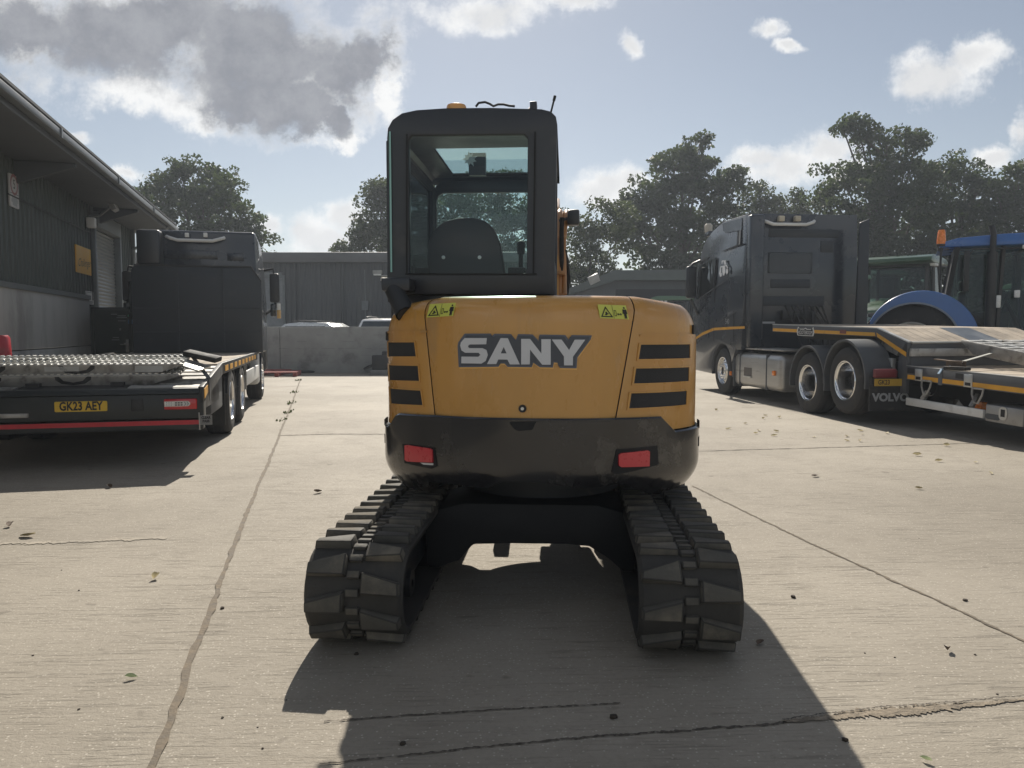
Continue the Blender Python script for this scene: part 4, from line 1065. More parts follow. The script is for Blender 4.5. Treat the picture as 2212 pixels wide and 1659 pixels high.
# intake snorkel at the lower left of the cab, bent over the tail
mb = MB(); q = cq(836, 604); q2 = cq(886, 604)
mb.box(q[0] + .004, q2[0] + .03, YC - .16, YC - .002, cq(836, 632)[1], q[1]); sn = mb.build('exhaust_box', charcoal, ex, bevel=.012)
pa = FE.hit(848, 618, 1, YC - .10); pb = FE.hit(876, 678, 1, -.66)
mb = MB(); dv = (pb - pa); mb.tube([pa, pa + dv * .5, pa + dv], [.052, .052, .054], 20, cap=False); mb.tube([pa + dv, pa + dv * .75], [.046, .044], 20, cap=True)
mb.build('exhaust_tail', pm('exhaust_black', (.028, .03, .032), .6, scale=10), sn)
mb = MB()
for px, py in ((824, 597), (822, 604)): a = FE.hit(px, py, 1, YC + .3); mb.tube([a, a + Vector((.05, .02, .0))], .008, 6)
mb.build('door_hinge', alu, ex)

# --- boom, pipes, lamp, arm and bucket on the far side
def boom_plate(name, prof, x0, x1, mat): mb = MB(); mb.prism(prof, 0, x0, x1); return mb.build(name, mat, ex, bevel=.015)
bx = .03
bmx0, bmx1 = -.06, .085
mb = MB(); mb.box(bx - .16, bx + .16, .74, 1.02, .62, 1.12); mb.lathe([(.60, .0), (.60, .10), (1.2, .10), (1.2, 0)], (bx, 1.02, 0), 'Z', 20); mb.build('swing_post', dark_steel, ex, bevel=.02)
boom = boom_plate('boom', [(.98, .98), (1.18, .95), (1.50, 1.65), (1.78, 2.06), (2.15, 2.28), (2.95, 2.24), (3.55, 2.0), (3.60, 2.12), (3.05, 2.44), (2.2, 2.56), (1.68, 2.40), (1.28, 1.86)], bmx0, bmx1, orange_paint)
pipes = pm('pipe_tan', (.46, .23, .09), .35, .1, scale=8, coat=.3)
pts_l = [(1207.5, 636), (1207.5, 590), (1208.5, 520), (1210, 480), (1208, 455), (1209, 446)]; pts_r = [(1219, 636), (1218, 590), (1217, 520), (1220, 480), (1225, 455), (1223, 446)]
for l, r0 in ((pts_l, .028), (pts_r, .022)):
    mb = MB(); p3 = [FE.hit(px, py, 1, 1.30) for px, py in l]; p3 = [(p.x, 1.30 + .06 * i, p.z) for i, p in enumerate(p3)]
    p3.append((p3[-1][0], p3[-1][1] + .10, p3[-1][2] + .01)); p3.append((p3[-1][0], p3[-1][1] + .3, p3[-1][2] - .02))
    mb.tube(p3, r0, 10); mb.build('hydraulic_pipe', pipes, ex)
mb = MB(); p3 = [FE.hit(px, py, 1, 1.36) for px, py in ((1213, 636), (1213, 560), (1213, 500), (1214, 470))]; mb.tube(p3, .018, 8); mb.build('hydraulic_hose', black_rubber, ex)
mb = MB(); p3 = [FE.hit(px, py, 1, 1.4) for px, py in ((1224, 636), (1228, 600), (1224, 560), (1219, 540))]; mb.tube(p3, .016, 8); mb.build('hydraulic_hose', black_rubber, ex)
mb = MB(); a = FE.hit(1204, 594, 1, 1.29); b = FE.hit(1222, 586, 1, 1.29); mb.box(a.x, b.x, 1.24, 1.40, a.z, b.z); a = FE.hit(1204, 512, 1, 1.29); b = FE.hit(1222, 506, 1, 1.29); mb.box(a.x, b.x, 1.36, 1.55, a.z, b.z); mb.build('pipe_clamp', pipes, ex, bevel=.004)
q = FE.hit(1238, 471, 1, 1.45)
mb = MB(); mb.box(q.x - .045, q.x + .05, 1.40, 1.50, q.z - .058, q.z + .062); wl = mb.build('work_lamp', charcoal, ex, bevel=.016)
mb = MB(); mb.bar((q.x - .04, 1.46, q.z), (bmx1, 1.46, q.z - .02), .02, .02); mb.build('bracket', charcoal, wl)
mb = MB(); mb.tube([(bx - .02, 1.12, 1.12), (bx - .02, 1.75, 1.62)], .06, 14); mb.tube([(bx - .02, 1.7, 1.58), (bx - .02, 2.3, 2.2)], .032, 12); mb.build('boom_cylinder', pm('cylinder_black', (.02, .02, .02), .3), ex)
boom_plate('dipper_arm', [(3.42, 2.25), (3.62, 2.32), (3.85, 2.0), (3.42, .55), (3.28, .55), (3.34, 1.6)], bmx0 + .01, bmx1 - .01, orange_paint)
mb = MB(); mb.tube([(bx - .02, 2.4, 2.6), (bx - .02, 3.1, 2.5)], .05, 14); mb.tube([(bx - .02, 3.05, 2.5), (bx - .02, 3.52, 2.3)], .03, 12); mb.build('arm_cylinder', MATS['cylinder_black'], ex)
mb = MB(); cs = [(3.35, .6), (3.15, .62), (2.95, .45), (2.86, .2), (2.95, .03), (3.15, .0), (3.45, .05), (3.46, .08), (3.2, .05), (3.0, .1), (2.93, .24), (3.02, .42), (3.2, .55)]
mb.prism(cs, 0, bx - .30, bx + .28); mb.build('bucket', dark_steel, ex, bevel=.008)

# ------------------------------------------------------------------ wheels shared by the trucks
wheel_dark = pm('wheel_dark', (.03, .03, .032), .6, .3, scale=8)
def truck_wheel(root, x, y, r, w, side, style, name='wheel', z=None, rimmat=None):
    """side: which way the outer face looks along x"""
    rim = rimmat or polished; z = r if z is None else z; c = (x, y, z); s = side
    hub = bpy.data.objects.new(name, None)
    mb = MB(); pr = [(-.46, .58), (-.5, .66), (-.5, .86), (-.43, .955), (-.34, .985), (-.30, 1.), (-.17, 1.), (-.165, .975), (-.145, .975), (-.14, 1.), (.14, 1.), (.145, .975), (.165, .975), (.17, 1.), (.30, 1.), (.34, .985), (.43, .955), (.5, .86), (.5, .66), (.46, .58)]
    mb.lathe([(t * w, q * r) for t, q in pr], c, 'X', 44); wh = mb.build(name, tyre_rubber, root, sharp=30)
    F = lambda t: s * t * w
    if style == 'dish':
        mb = MB(); mb.lathe([(F(q), v * r) for q, v in ((.46, .60), (.50, .585), (.49, .56), (.43, .55), (.40, .525), (.05, .50), (-.22, .47), (-.26, .40))], c, 'X', 44); mb.build('rim', rim, wh)
        mp = lambda a, b, f: Vector((x + F(-.22) + s * f, y + a * s, z + b))
        holes = [circ(.365 * r * math.cos(2 * math.pi * k / 10), .365 * r * math.sin(2 * math.pi * k / 10), .052 * r, 10) for k in range(10)]
        patch(mp, circ(0, 0, .46 * r, 44), holes, 0, .02).build('disc', rim, wh)
        mb = MB(); mb.lathe([(F(-.3), 0), (F(-.3), .45 * r)], c, 'X', 24); mb.build('brake_drum', wheel_dark, wh)
        mb = MB(); mb.lathe([(F(-.22), .26 * r), (F(-.02), .25 * r), (F(.02), .2 * r), (F(.05), 0)], c, 'X', 28); mb.build('hub', wheel_dark, wh)
    else:
        mb = MB(); mb.lathe([(F(q), v * r) for q, v in ((.46, .60), (.50, .585), (.49, .56), (.42, .55), (.30, .53))], c, 'X', 44); mb.build('rim', rim, wh)
        # sloping band with real hand holes between the lip and the hub flange
        def mp(a, b, f):
            q = math.hypot(a, b) / r; t = .30 + (.53 - q) / (.53 - .33) * .16
            return Vector((x + F(t) + s * f, y + a * s, z + b))
        holes = [circ(.445 * r * math.cos(2 * math.pi * (k + .5) / 10), .445 * r * math.sin(2 * math.pi * (k + .5) / 10), .055 * r, 10) for k in range(10)]
        patch(mp, circ(0, 0, .53 * r, 50), holes + [circ(0, 0, .33 * r, 40)], 0, .012).build('disc', rim, wh)
        mb = MB(); mb.lathe([(F(.2), 0), (F(.2), .54 * r)], c, 'X', 24); mb.build('brake_drum', wheel_dark, wh)
        mb = MB(); mb.lathe([(F(q), v * r) for q, v in ((.44, .335), (.50, .33), (.50, .19), (.44, .17))], c, 'X', 36)
        for k in range(10):
            a = 2 * math.pi * k / 10; mb.lathe([(F(.50), .028 * r), (F(.56), .022 * r), (F(.57), 0)], (x, y + .27 * r * math.cos(a), z + .27 * r * math.sin(a)), 'X', 8)
        mb.build('hub_flange', rim, wh)
        mb = MB(); mb.lathe([(F(.44), .17 * r), (F(.47), .16 * r), (F(.49), 0)], c, 'X', 28); mb.build('hub', wheel_dark, wh)
    bpy.data.objects.remove(hub)
    return wh
def mudguard(root, x0, x1, y, z, r, a0, a1, mat, t=.02, name='mudguard'):
    mb = MB(); n = 22; vs = []
    for k in range(n + 1):
        a = a0 + (a1 - a0) * k / n
        for (x, q) in ((x0, r), (x1, r), (x1, r + t), (x0, r + t)): vs.append((x, y + q * math.sin(a), z + q * math.cos(a)))
    fs = [(i * 4 + k, i * 4 + (k + 1) % 4, (i + 1) * 4 + (k + 1) % 4, (i + 1) * 4 + k) for i in range(n) for k in range(4)] + [(0, 3, 2, 1), (n * 4, n * 4 + 1, n * 4 + 2, n * 4 + 3)]
    mb.add(vs, fs); return mb.build(name, mat, root)
navy = pm('truck_navy', (.026, .033, .044), .28, var=.1, scale=1.2, coat=.5, dirt=((.075, .075, .072), .2, 1.4))
navy_matt = pm('truck_navy_panel', (.030, .037, .046), .5, var=.12, scale=1.5, dirt=((.08, .078, .072), .2, 1.5))
plastic_grey = pm('plastic_grey', (.075, .08, .086), .6, var=.12, scale=4)
dark_glass = pm('dark_glass', (.012, .016, .018), .05, var=.05, spec=.8)

# ------------------------------------------------------------------ left truck: beavertail plant carrier
F1 = Frame((-4.40, 7.61, 0), R(13.7))
t1 = thing('beavertail_truck', 'dark navy beavertail truck on the left seen from behind with a timber bed', 'truck', F1)
C1 = lambda zx, zy: (380.2 + .1146 * zx, 760.3 + .1146 * zy)
H1 = lambda px, py, x=1.25: F1.hit(px, py, 0, x)
B1 = lambda px, py, y=0.: F1.hit(px, py, 1, y)
zde = .985; ysl = H1(*C1(875, 190)).y
zbt, zbb = B1(430, 838).z, B1(400, 904).z
truck_green = pm('bumper_dark', (.022, .027, .028), .45, var=.15, scale=3, dirt=((.09, .088, .08), .25, 2.5))
mb = MB(); mb.box(-1.25, 1.25, 0, .16, zbb, zbt - .06); mb.build('rear_panel', truck_green, t1, bevel=.012)
mb = MB(); mb.prism([(-.03, zbt - .055), (.0, zbt - .0), (.3, zbt + .01), (.3, zbt - .055)], 0, -1.25, 1.22); mb.build('rear_lip', truck_green, t1, bevel=.008)
zr0, zr1 = B1(400, 928, .02).z, B1(400, 906, .02).z
mb = MB(); mb.box(-1.25, 1.24, .02, .14, zr0, zr1 - .002); mb.build('underrun_bar', truck_green, t1, bevel=.01)
a, b = B1(432, 914, .02), B1(432, 907, .02)
mb = MB(); mb.box(-1.25, B1(432, 910, .02).x, .012, .018, B1(420, 916.5, .02).z, B1(420, 907, .02).z); mb.build('reflective_strip', pm('strip_red', (.55, .02, .035), .35, var=.12, scale=12), t1)
# number plate
p0, p1 = B1(118, 877), B1(232, 877); pz = (B1(175, 867).z, B1(175, 889).z)
cx_, cz_ = (p0.x + p1.x) / 2, (pz[0] + pz[1]) / 2; w_, h_ = p1.x - p0.x, pz[0] - pz[1]
pm1 = planemap((cx_, -.004, cz_), (1, 0, 0), (0, 0, 1))
pl = patch(pm1, rrect(-w_ / 2, w_ / 2, -h_ / 2, h_ / 2, .012), (), .004, .008).build('number_plate', plate_yellow, t1)
text('lettering', 'GK23 AEY', .118, pm1, ink_black, pl, off=.006, sx=.80 * w_ / .52, bold=.004, spacing=1.02)
# tail lamp
p0, p1 = B1(355, 872), B1(426, 870); zt_, zb_ = B1(390, 861).z, B1(390, 884).z
tl = MB(); tl.box(p0.x, p1.x, -.03, .01, zb_, zt_); tl = tl.build('tail_lamp', lamp_red, t1, bevel=.01)
cx_, cz_ = (p0.x + p1.x) / 2, (zt_ + zb_) / 2; w_, h_ = p1.x - p0.x, zt_ - zb_
pt = planemap((cx_, -.031, cz_), (1, 0, 0), (0, 0, 1))
patch(pt, [(-.48 * w_, -.2 * h_), (.24 * w_, -.2 * h_), (.30 * w_, -.05 * h_), (.30 * w_, .12 * h_), (.24 * w_, .27 * h_), (-.48 * w_, .27 * h_)], (), .003, .003).build('clear_section', lamp_clear, tl)
for i in range(3):
    for j in range(2):
        x = -.16 * w_ + i * .085 * w_; z = (-.13 + .2 * j) * h_
        patch(pt, rect(x, x + .06 * w_, z, z + .12 * h_), (), .005, .001).build('cell', ink_black, tl, smooth=False)
for i in range(2):
    x = .10 * w_ + i * .08 * w_
    patch(pt, [(x, -.16 * h_), (x + .045 * w_, -.16 * h_), (x + .09 * w_, .035 * h_), (x + .045 * w_, .23 * h_), (x, .23 * h_), (x + .045 * w_, .035 * h_)], (), .005, .001).build('chevron', ink_grey, tl, smooth=False)
for i in range(3):
    for j in range(3):
        patch(pt, circ(-.41 * w_ + i * .07 * w_, (-.12 + .155 * j) * h_, .045 * h_, 8), (), .005, .001).build('cell', ink_grey, tl, smooth=False)
# square socket, tie rail and cyclist plate
mb = MB(); a, b = B1(283, 862), B1(310, 888); mb.box(a.x, b.x, -.012, .0, b.z, a.z); mb.build('socket_box', chassis_black, t1, bevel=.006)
mb = MB(); a, b = B1(-60, 901), B1(63, 897); mb.box(a.x, b.x, -.02, .01, b.z - .025, b.z + .02); mb.build('tie_rail', dull_alu, t1, bevel=.008)
a, b = B1(432, 897, -.0), B1(459, 917, -.0)
pc_ = planemap(((a.x + b.x) / 2, -.012, (a.z + b.z) / 2), (1, 0, 0), (0, 0, 1)); w_, h_ = b.x - a.x, a.z - b.z
sg = patch(pc_, rect(-w_ / 2, w_ / 2, -h_ / 2, h_ / 2), (), .004, .006).build('warning_plate', pm('plate_grey', (.22, .22, .22), .5), t1)
text('lettering', 'CLEAR', h_ * .36, lambda p, q, f: pc_(p, q + h_ * .24, f), ink_black, sg, off=.006, sx=.82, bold=.002)
text('lettering', 'PASS', h_ * .36, lambda p, q, f: pc_(p, q - h_ * .12, f), ink_black, sg, off=.006, sx=.9, bold=.002)
mb = MB(); mb.bar((a.x - .006, -.02, a.z + .03), (a.x - .002, -.02, b.z - .05), .012, .01); mb.build('bracket', dull_alu, t1)
# sloping tail: side strips with rungs and dark gaps, plate in the middle
def slp(y): return zbt - .0 + (zde - zbt) * y / ysl
for sgn in (-1, 1):
    x0, x1 = sorted((sgn * .52, sgn * 1.20))
    for k in range(6):
        ya = .07 + k * (ysl - .12) / 6; yb = ya + (ysl - .12) / 6 - .10
        mb = MB(); mb.prism([(ya, slp(ya) - .04), (yb, slp(yb) - .04), (yb, slp(yb)), (ya, slp(ya))], 0, x0, x1)
        mb.build('rung', dull_alu, t1)
    mb = MB(); mb.prism([(.0, slp(0) - .16), (ysl, slp(ysl) - .13), (ysl, slp(ysl) + .012), (.0, slp(0) + .012)], 0, sgn * 1.225 - .022, sgn * 1.225 + .025); mb.build('side_rail', dark_steel, t1, bevel=.004)
mb = MB(); mb.prism([(.1, slp(.1) - .03), (ysl, slp(ysl) - .03), (ysl, slp(ysl) - .008), (.1, slp(.1) - .008)], 0, -.5, .5); mb.build('centre_plate', chassis_black, t1)
mb = MB(); mb.box(-1.2, 1.2, .16, ysl, .55, slp(.1) - .08); mb.build('tail_underframe', chassis_black, t1)
# flat timber bed
yh = 6.72
nb = 9
for k in range(nb):
    x0 = -1.2 + 2.4 * k / nb; mb = MB(); mb.box(x0 + .003, x0 + 2.4 / nb - .003, ysl + .01, yh, zde - .03, zde); mb.build('deck_board', timber, t1, bevel=.002)
for sgn in (-1, 1):
    mb = MB(); mb.box(sgn * 1.225 - .022, sgn * 1.225 + .025, ysl + .002, yh, zde - .13, zde + .012); mb.build('side_rail', dark_steel, t1, bevel=.004)
    for k in range(9):
        y = ysl + .25 + k * .52; mb = MB(); mb.box(sgn * 1.252 - .003, sgn * 1.252 + .003, y, y + .3, zde - .10, zde - .03); mb.build('side_marker', stripe_yellow, t1)
mb = MB(); mb.prism([(.05, slp(.05) - .12), (.3, slp(.3) - .10), (.3, slp(.3) - .02), (.05, slp(.05) - .02)], 0, 1.253, 1.258); mb.build('side_marker', stripe_yellow, t1)
mb = MB(); mb.box(-.45, -.33, .2, 9.2, .52, .86); mb.box(.33, .45, .2, 9.2, .52, .86); mb.build('chassis_rail', chassis_black, t1)
# headboard with its grid of ribs
zh1 = B1(430, 574, yh).z
xh0, xh1 = B1(285, 670, yh).x, B1(566, 670, yh).x
mb = MB(); mb.prism([(xh0, zde + .005), (xh1, zde + .005), (xh1, zh1 - .28), (xh1 - .18, zh1), (xh0 + .06, zh1), (xh0, zh1 - .10)], 1, yh, yh + .08); mb.build('headboard', navy_matt, t1, bevel=.012)
mb = MB()
for x in (xh0 + .77, xh0 + 1.55): mb.box(x - .02, x + .02, yh - .014, yh - .001, zde + .03, zh1 - .04)
for px_y in (666, 717): z = B1(430, 600 + (px_y - 600) * 1, yh).z; mb.box(xh0 + .03, xh1 - .03, yh - .016, yh - .002, z - .015, z + .015)
mb.build('headboard_rib', navy_matt, t1)
mb = MB(); mb.prism([(xh1, zh1 - .29), (xh1, zh1 - .26), (xh1 - .175, zh1 + .01), (xh0 + .06, zh1 + .01), (xh0 + .06, zh1 - .02), (xh1 - .19, zh1 - .02)], 1, yh - .02, yh + .02); mb.build('headboard_rim', dark_steel, t1)
# cab
ycb = yh + .35; zr1_ = B1(450, 496, ycb).z
prof = [(ycb, .95), (ycb, zr1_ - .03), (ycb + .3, zr1_), (ycb + 1.5, zr1_ - .12), (ycb + 2.0, zr1_ - .55), (ycb + 2.25, 1.9), (ycb + 2.3, .6), (ycb + 1.9, .55), (ycb + 1.9, .95)]
xcb0, xcb1 = B1(302, 540, ycb).x, B1(556, 560, ycb).x
mb = MB(); mb.prism(prof, 0, xcb0, xcb1); mb.v = [(x * (1 - .04 * max(0, (z - 2.3) / 1.0)), y, z) for x, y, z in mb.v]; mb.build('cab', navy, t1, bevel=.10, seg=4)
for z0, z1, x0, x1 in ((B1(430, 560, ycb).z, B1(430, 541, ycb).z, -.45, .55), (B1(430, 562, ycb).z, B1(430, 545, ycb).z, .72, 1.02)):
    mb = MB(); mb.box(x0, x1, ycb - .012, ycb + .01, z0, z1); mb.build('pressed_panel', navy, t1, bevel=.01)
q0, q1 = B1(299, 498, ycb - .1), B1(352, 574, ycb - .1)
mb = MB(); mb.box(q0.x, q1.x, ycb - .35, ycb + 1.2, q1.z, q0.z); mb.build('side_deflector', pm('deflector_black', (.020, .024, .030), .35, scale=2, coat=.2), t1, bevel=.05, seg=3)
q0, q1 = B1(359, 516, ycb - .06), B1(484, 516, ycb - .06); zz = q0.z
mb = MB(); mb.tube([(q0.x, ycb - .02, zz + .05), (q0.x + .06, ycb - .1, zz + .02), (q0.x + .2, ycb - .1, zz - .02), (q1.x - .2, ycb - .1, zz - .02), (q1.x - .06, ycb - .1, zz + .02), (q1.x, ycb - .02, zz + .05)], .032, 8); mb.build('light_bar', white_paint, t1)
for px in (404, 444):
    q = B1(px, 508, ycb - .06); mb = MB(); mb.box(q.x - .035, q.x + .035, ycb - .10, ycb - .02, q.z - .04, q.z + .04); mb.build('work_lamp', lamp_clear, t1, bevel=.01)
for sgn in (-1, 1):
    mb = MB(); mb.box(sgn * 1.222 - .004, sgn * 1.222 + .004, ycb + .95, ycb + 1.9, 1.75, 2.35); mb.build('side_window', dark_glass, t1)
    xm = sgn * 1.45; ym = ycb + 1.9
    mb = MB(); mb.box(xm - .10, xm + .10, ym - .06, ym + .1, 2.0, 2.62); mi = mb.build('mirror', pm('mirror_black', (.02, .022, .025), .4), t1, bevel=.04, seg=3)
    mb = MB(); mb.tube([(sgn * 1.2, ym + .05, 2.68), (xm - sgn * .02, ym + .02, 2.72), (xm, ym, 2.55)], .03, 8); mb.build('arm', MATS['mirror_black'], mi); mb = MB(); mb.tube([(sgn * 1.2, ym + .05, 1.72), (xm + sgn * .02, ym, 1.9), (xm, ym, 2.05)], .03, 8); mb.build('arm', MATS['mirror_black'], mi)
    mb = MB(); mb.box(xm - .09, xm + .02, ym - .07, ym + .06, 1.70, 1.97); mb.build('lower_glass', dark_glass, mi, bevel=.02)
    mb = MB(); mb.box(xm + .04, xm + .12, ym - .075, ym + .05, 1.84, 1.98); mb.build('position_lamp', lamp_clear, mi, bevel=.01)
    mb = MB(); mb.box(xm + .04, xm + .12, ym - .075, ym + .05, 1.66, 1.838); mb.build('turn_signal', pm('amber_pale', (.7, .45, .18), .3), mi, bevel=.01)
mb = MB(); mb.box(-1.02, 1.02, ycb + 2.17, ycb + 2.2, 1.7, 2.5, Matrix.Rotation(0, 4, 'X')); mb.build('windscreen', dark_glass, t1)
# wheels, guards, tanks and side skirt
yw = [F1.loc_of(G(492, 937)).y + .08, F1.loc_of(G(517, 913)).y + .1, F1.loc_of(G(566, 861)).y]
yw[1] = yw[0] + 1.37
for i, y in enumerate(yw):
    for sgn in (-1, 1):
        truck_wheel(t1, sgn * 1.08, y, .45, .30 if i == 2 else .32, sgn, 'front' if i == 2 else 'dish')
        if i < 2:
            mudguard(t1, sgn * .9, sgn * 1.24, y, .45, .475, R(-75), R(75), chassis_black)
            mb = MB(); mb.box(min(sgn * .88, sgn * 1.22), max(sgn * .88, sgn * 1.22), y - .62, y - .60, .18, .80); mb.build('mud_flap', black_rubber, t1)
for x0, x1 in ((.55, 1.20), (-1.20, -.55)):
    mb = MB(); mb.box(x0, x1, .95, yw[0] - .66, .42, .84); mb.build('side_locker', plastic_grey, t1, bevel=.03)
for y in (yw[0] - .05, yw[1] - .25, yw[1] + .62): mb = MB(); mb.box(1.215, 1.245, y - .012, y + .012, .45, zde - .14); mb.build('side_post', dull_alu, t1)
for x0, x1 in ((1.20, 1.24), (-1.24, -1.2)): mb = MB(); mb.box(x0, x1, yw[1] + .75, yw[2] - .8, .50, .74); mb.build('side_skirt', white_paint, t1, bevel=.008)
for k in range(3): mb = MB(); mb.lathe([(yw[1] + 1.0 + k * .55, 0), (yw[1] + 1.0 + k * .55, .19), (yw[1] + 1.45 + k * .55, .19), (yw[1] + 1.45 + k * .55, 0)], (.95, 0, .78), 'Y', 18); mb.build('air_tank', dark_steel, t1)
mb = MB(); mb.box(.75, 1.22, yw[2] - .78, yw[2] - .52, .34, 1.0); mb.build('tank_end', white_paint, t1, bevel=.08, seg=3)
mb = MB(); mb.box(-1.2, -.5, yw[1] + .8, yw[2] - .6, .4, .85); mb.build('fuel_tank', alu, t1, bevel=.1, seg=3)
mudguard(t1, .9, 1.24, yw[2], .45, .50, R(-95), R(80), navy); mudguard(t1, -1.24, -.9, yw[2], .45, .50, R(-95), R(80), navy)

ladder_alu = pm('ladder_aluminium', (.60, .60, .58), .5, .25, var=.12, scale=6, dirt=((.3, .28, .24), .25, 5))
# aluminium loading ramps stacked crosswise on the sloping tail
def make_ramp(name, label, fr, L, W, T, rows, group, notch=True, open_=False):
    """loading ramp, length along x: side beams, cross bars with raised teeth, tapered ends"""
    t = thing(name, label, 'ramp', fr, group)
    for s in (-1, 1):
        y = s * (W / 2 - .02)
        mb = MB(); mb.prism([(-L / 2 + .25, -T), (L / 2 - .32, -T), (L / 2, -.02), (L / 2, 0), (-L / 2, 0), (-L / 2, -.03)], 1, y - .016, y + .016); mb.build('side_beam', dull_alu, t, bevel=.003)
    n = int(L / (.062 if not open_ else .19))
    if not open_:
        mb = MB(); mb.box(-L / 2 + .02, L / 2 - .02, -W / 2 + .04, W / 2 - .04, -.035, -.02); mb.build('deck_plate', dark_steel, t)
        for r in range(rows):
            y = -W / 2 + .05 + (W - .1) * r / (rows - 1); mb = MB()
            mb.box(-L / 2 + .02, L / 2 - .02, y - .022, y + .022, -.019, .002)
            for k in range(n):
                x = -L / 2 + .05 + (L - .1) * k / (n - 1)
                mb.prism([(x - .018, .0), (x + .018, .0), (x + .013, .013), (x - .013, .013)], 1, y - .026, y + .026)
            mb.build('tooth_rail', alu, t)
    else:
        for k in range(n):
            x = -L / 2 + .05 + (L - .1) * k / (n - 1); mb = MB(); mb.box(x - .026, x + .026, -W / 2 + .04, W / 2 - .04, -.04, -.004); mb.build('cross_bar', ladder_alu, t)
        mb = MB(); mb.box(-L / 2, L / 2, -.02, .02, -.05, -.0); mb.build('centre_rib', ladder_alu, t)
    if notch:
        for xc in (-.62, .20):
            o = [(xc - .17, -.012), (xc - .13, -.012), (xc - .09, -.055), (xc, -.072), (xc + .09, -.055), (xc + .13, -.012), (xc + .17, -.012), (xc + .165, -.045), (xc + .11, -.085), (xc, -.10), (xc - .11, -.085), (xc - .165, -.045)]
            mb = MB(); mb.prism(o, 1, -W / 2 + .002, -W / 2 + .0035); mb.build('grip_pad', chassis_black, t, smooth=False)
    return t
# the stack: measured on the slope of the tail
yA = .30
e0 = F1.hit(395, 789, 1, yA); xr_ = e0.x
tilt = R(7.0)
def ramp_frame(xc, y, z): return Frame(F1.M @ Vector((xc, y, z)), F1.yaw, tilt)
zA = F1.hit(250, 787, 1, yA).z; zB = F1.hit(250, 808, 1, yA + .0).z
W_ = .62
r1 = make_ramp('loading_ramp', 'upper aluminium ramp with toothed rails stacked across the tail of the left truck', ramp_frame(xr_ - 1.22 + .0, yA + W_ / 2, zA + W_ / 2 * math.sin(tilt)), 2.44, W_, .115, 4, 'ramps stacked on the left truck')
f2 = ramp_frame(xr_ - 1.25, yA + W_ / 2 - .03, zB + W_ / 2 * math.sin(tilt) - .01)
dup(r1, f2.M, 'lower aluminium ramp under the other one across the tail of the left truck')
patch(lambda a, b, f: Vector((a, -W_ / 2 + .004 - .002 - f, b)), rect(.75, 1.02, -.085, -.02), (), .0, .001).build('maker_plate', pm('plate_pale', (.5, .5, .48), .5), r1, smooth=False)
patch(lambda a, b, f: Vector((a, -W_ / 2 + .004 - .002 - f, b)), rect(-.1, .22, -.07, -.02), (), .0, .001).build('maker_plate', MATS['plate_pale'], r1, smooth=False)
# folded ramp foot and the strap over the stack
ff = Frame(F1.M @ Vector((xr_ + .12, yA + .42, zA + .045)), F1.yaw + R(-20), tilt)
t = thing('ramp_foot', 'black rubber edged ramp foot resting at the right end of the ramp stack', 'ramp foot', ff)
mb = MB(); mb.box(-.19, .20, -.06, .10, -.01, .05, Matrix.Rotation(R(12), 4, 'Y')); mb.build('rubber_edge', black_rubber, t, bevel=.015)
mb = MB(); mb.box(-.12, .16, -.34, -.063, -.055, -.035, Matrix.Rotation(R(16), 4, 'Y')); mb.build('foot_plate', alu, t, bevel=.004)
mb = MB(); a = F1.M @ Vector((xr_ + .0, yA + .5, zA + .09)); b = F1.M @ Vector((1.255, .42, slp(.42) + .02)); c_ = F1.M @ Vector((1.26, .42, slp(.42) - .22))
for p, q in ((F1.M @ Vector((-1.0, yA + .25, zA + .075)), a), (a, b), (b, c_)): mb.bar(p, q, .045, .006)
tag(mb.build('strap', pm('strap_grey', (.10, .105, .11), .8)), 'dark lashing strap tied over the ramp stack on the left truck', 'strap')

# ------------------------------------------------------------------ right: tractor unit
F2 = Frame((6.215, 13.08, 0), R(5.0))
t2 = thing('tractor_unit', 'black tractor unit on the right with yellow side stripe and polished wheels', 'truck', F2)
D2 = lambda zx, zy: (1468.8 + .125 * zx, 449.3 + .125 * zy)
E2 = lambda zx, zy: (1486 + .1875 * zx, 673.9 + .1875 * zy)
Lx = -1.25
H2 = lambda q, x=Lx: F2.hit(q[0], q[1], 0, x)
prof = [D2(1085, 100), D2(1040, 122), D2(860, 175), D2(680, 240), D2(600, 310), D2(500, 410), D2(420, 525), D2(365, 640), D2(325, 850), D2(290, 960), D2(262, 1250), D2(240, 1600)]
yc0 = H2(D2(1088, 900)).y; py = [(H2(q).y, H2(q).z) for q in prof]
py[0] = (yc0, py[0][1]); yfr = py[-1][0] + .06
wf = F2.loc_of(G(1556, 851)).y; wr = .515
archz = .52; cabz = 1.0
arc = [(wf + .62 * math.sin(a), archz + .62 * math.cos(a)) for a in np.linspace(R(100), R(-72), 14)]
poly = py + [(yfr + .02, 1.45), (yfr + .06, .45), (wf + .62, .42)] + arc + [(yc0 + .3, cabz), (yc0, cabz)]
mb = MB(); mb.prism(poly, 0, -1.25, 1.25)
mb.v = [(x * (1 - .07 * max(0, (z - 2.6) / 1.1)), y, z) for x, y, z in mb.v]
mb.build('cab', navy, t2, bevel=.06, seg=3)
def side_patch(l, off, mat, name, par=None, thick=.006, holes=()):
    """shape on the near side of the cab; follows its lean"""
    def mp(y, z, f): return Vector((Lx * (1 - .07 * max(0, (z - 2.6) / 1.1)) - f, y, z))
    return patch(mp, [(H2(q).y, H2(q).z) for q in l], holes, off, thick, .2).build(name, mat, par or t2, smooth=False)
side_patch([D2(330, 1000), D2(600, 860), D2(590, 1390), D2(310, 1590), D2(290, 1560), D2(305, 1100)], .006, dark_glass, 'side_window')
side_patch([D2(300, 965), D2(360, 880), D2(460, 835), D2(470, 845), D2(380, 915), D2(310, 975)], .012, plastic_grey, 'window_visor')
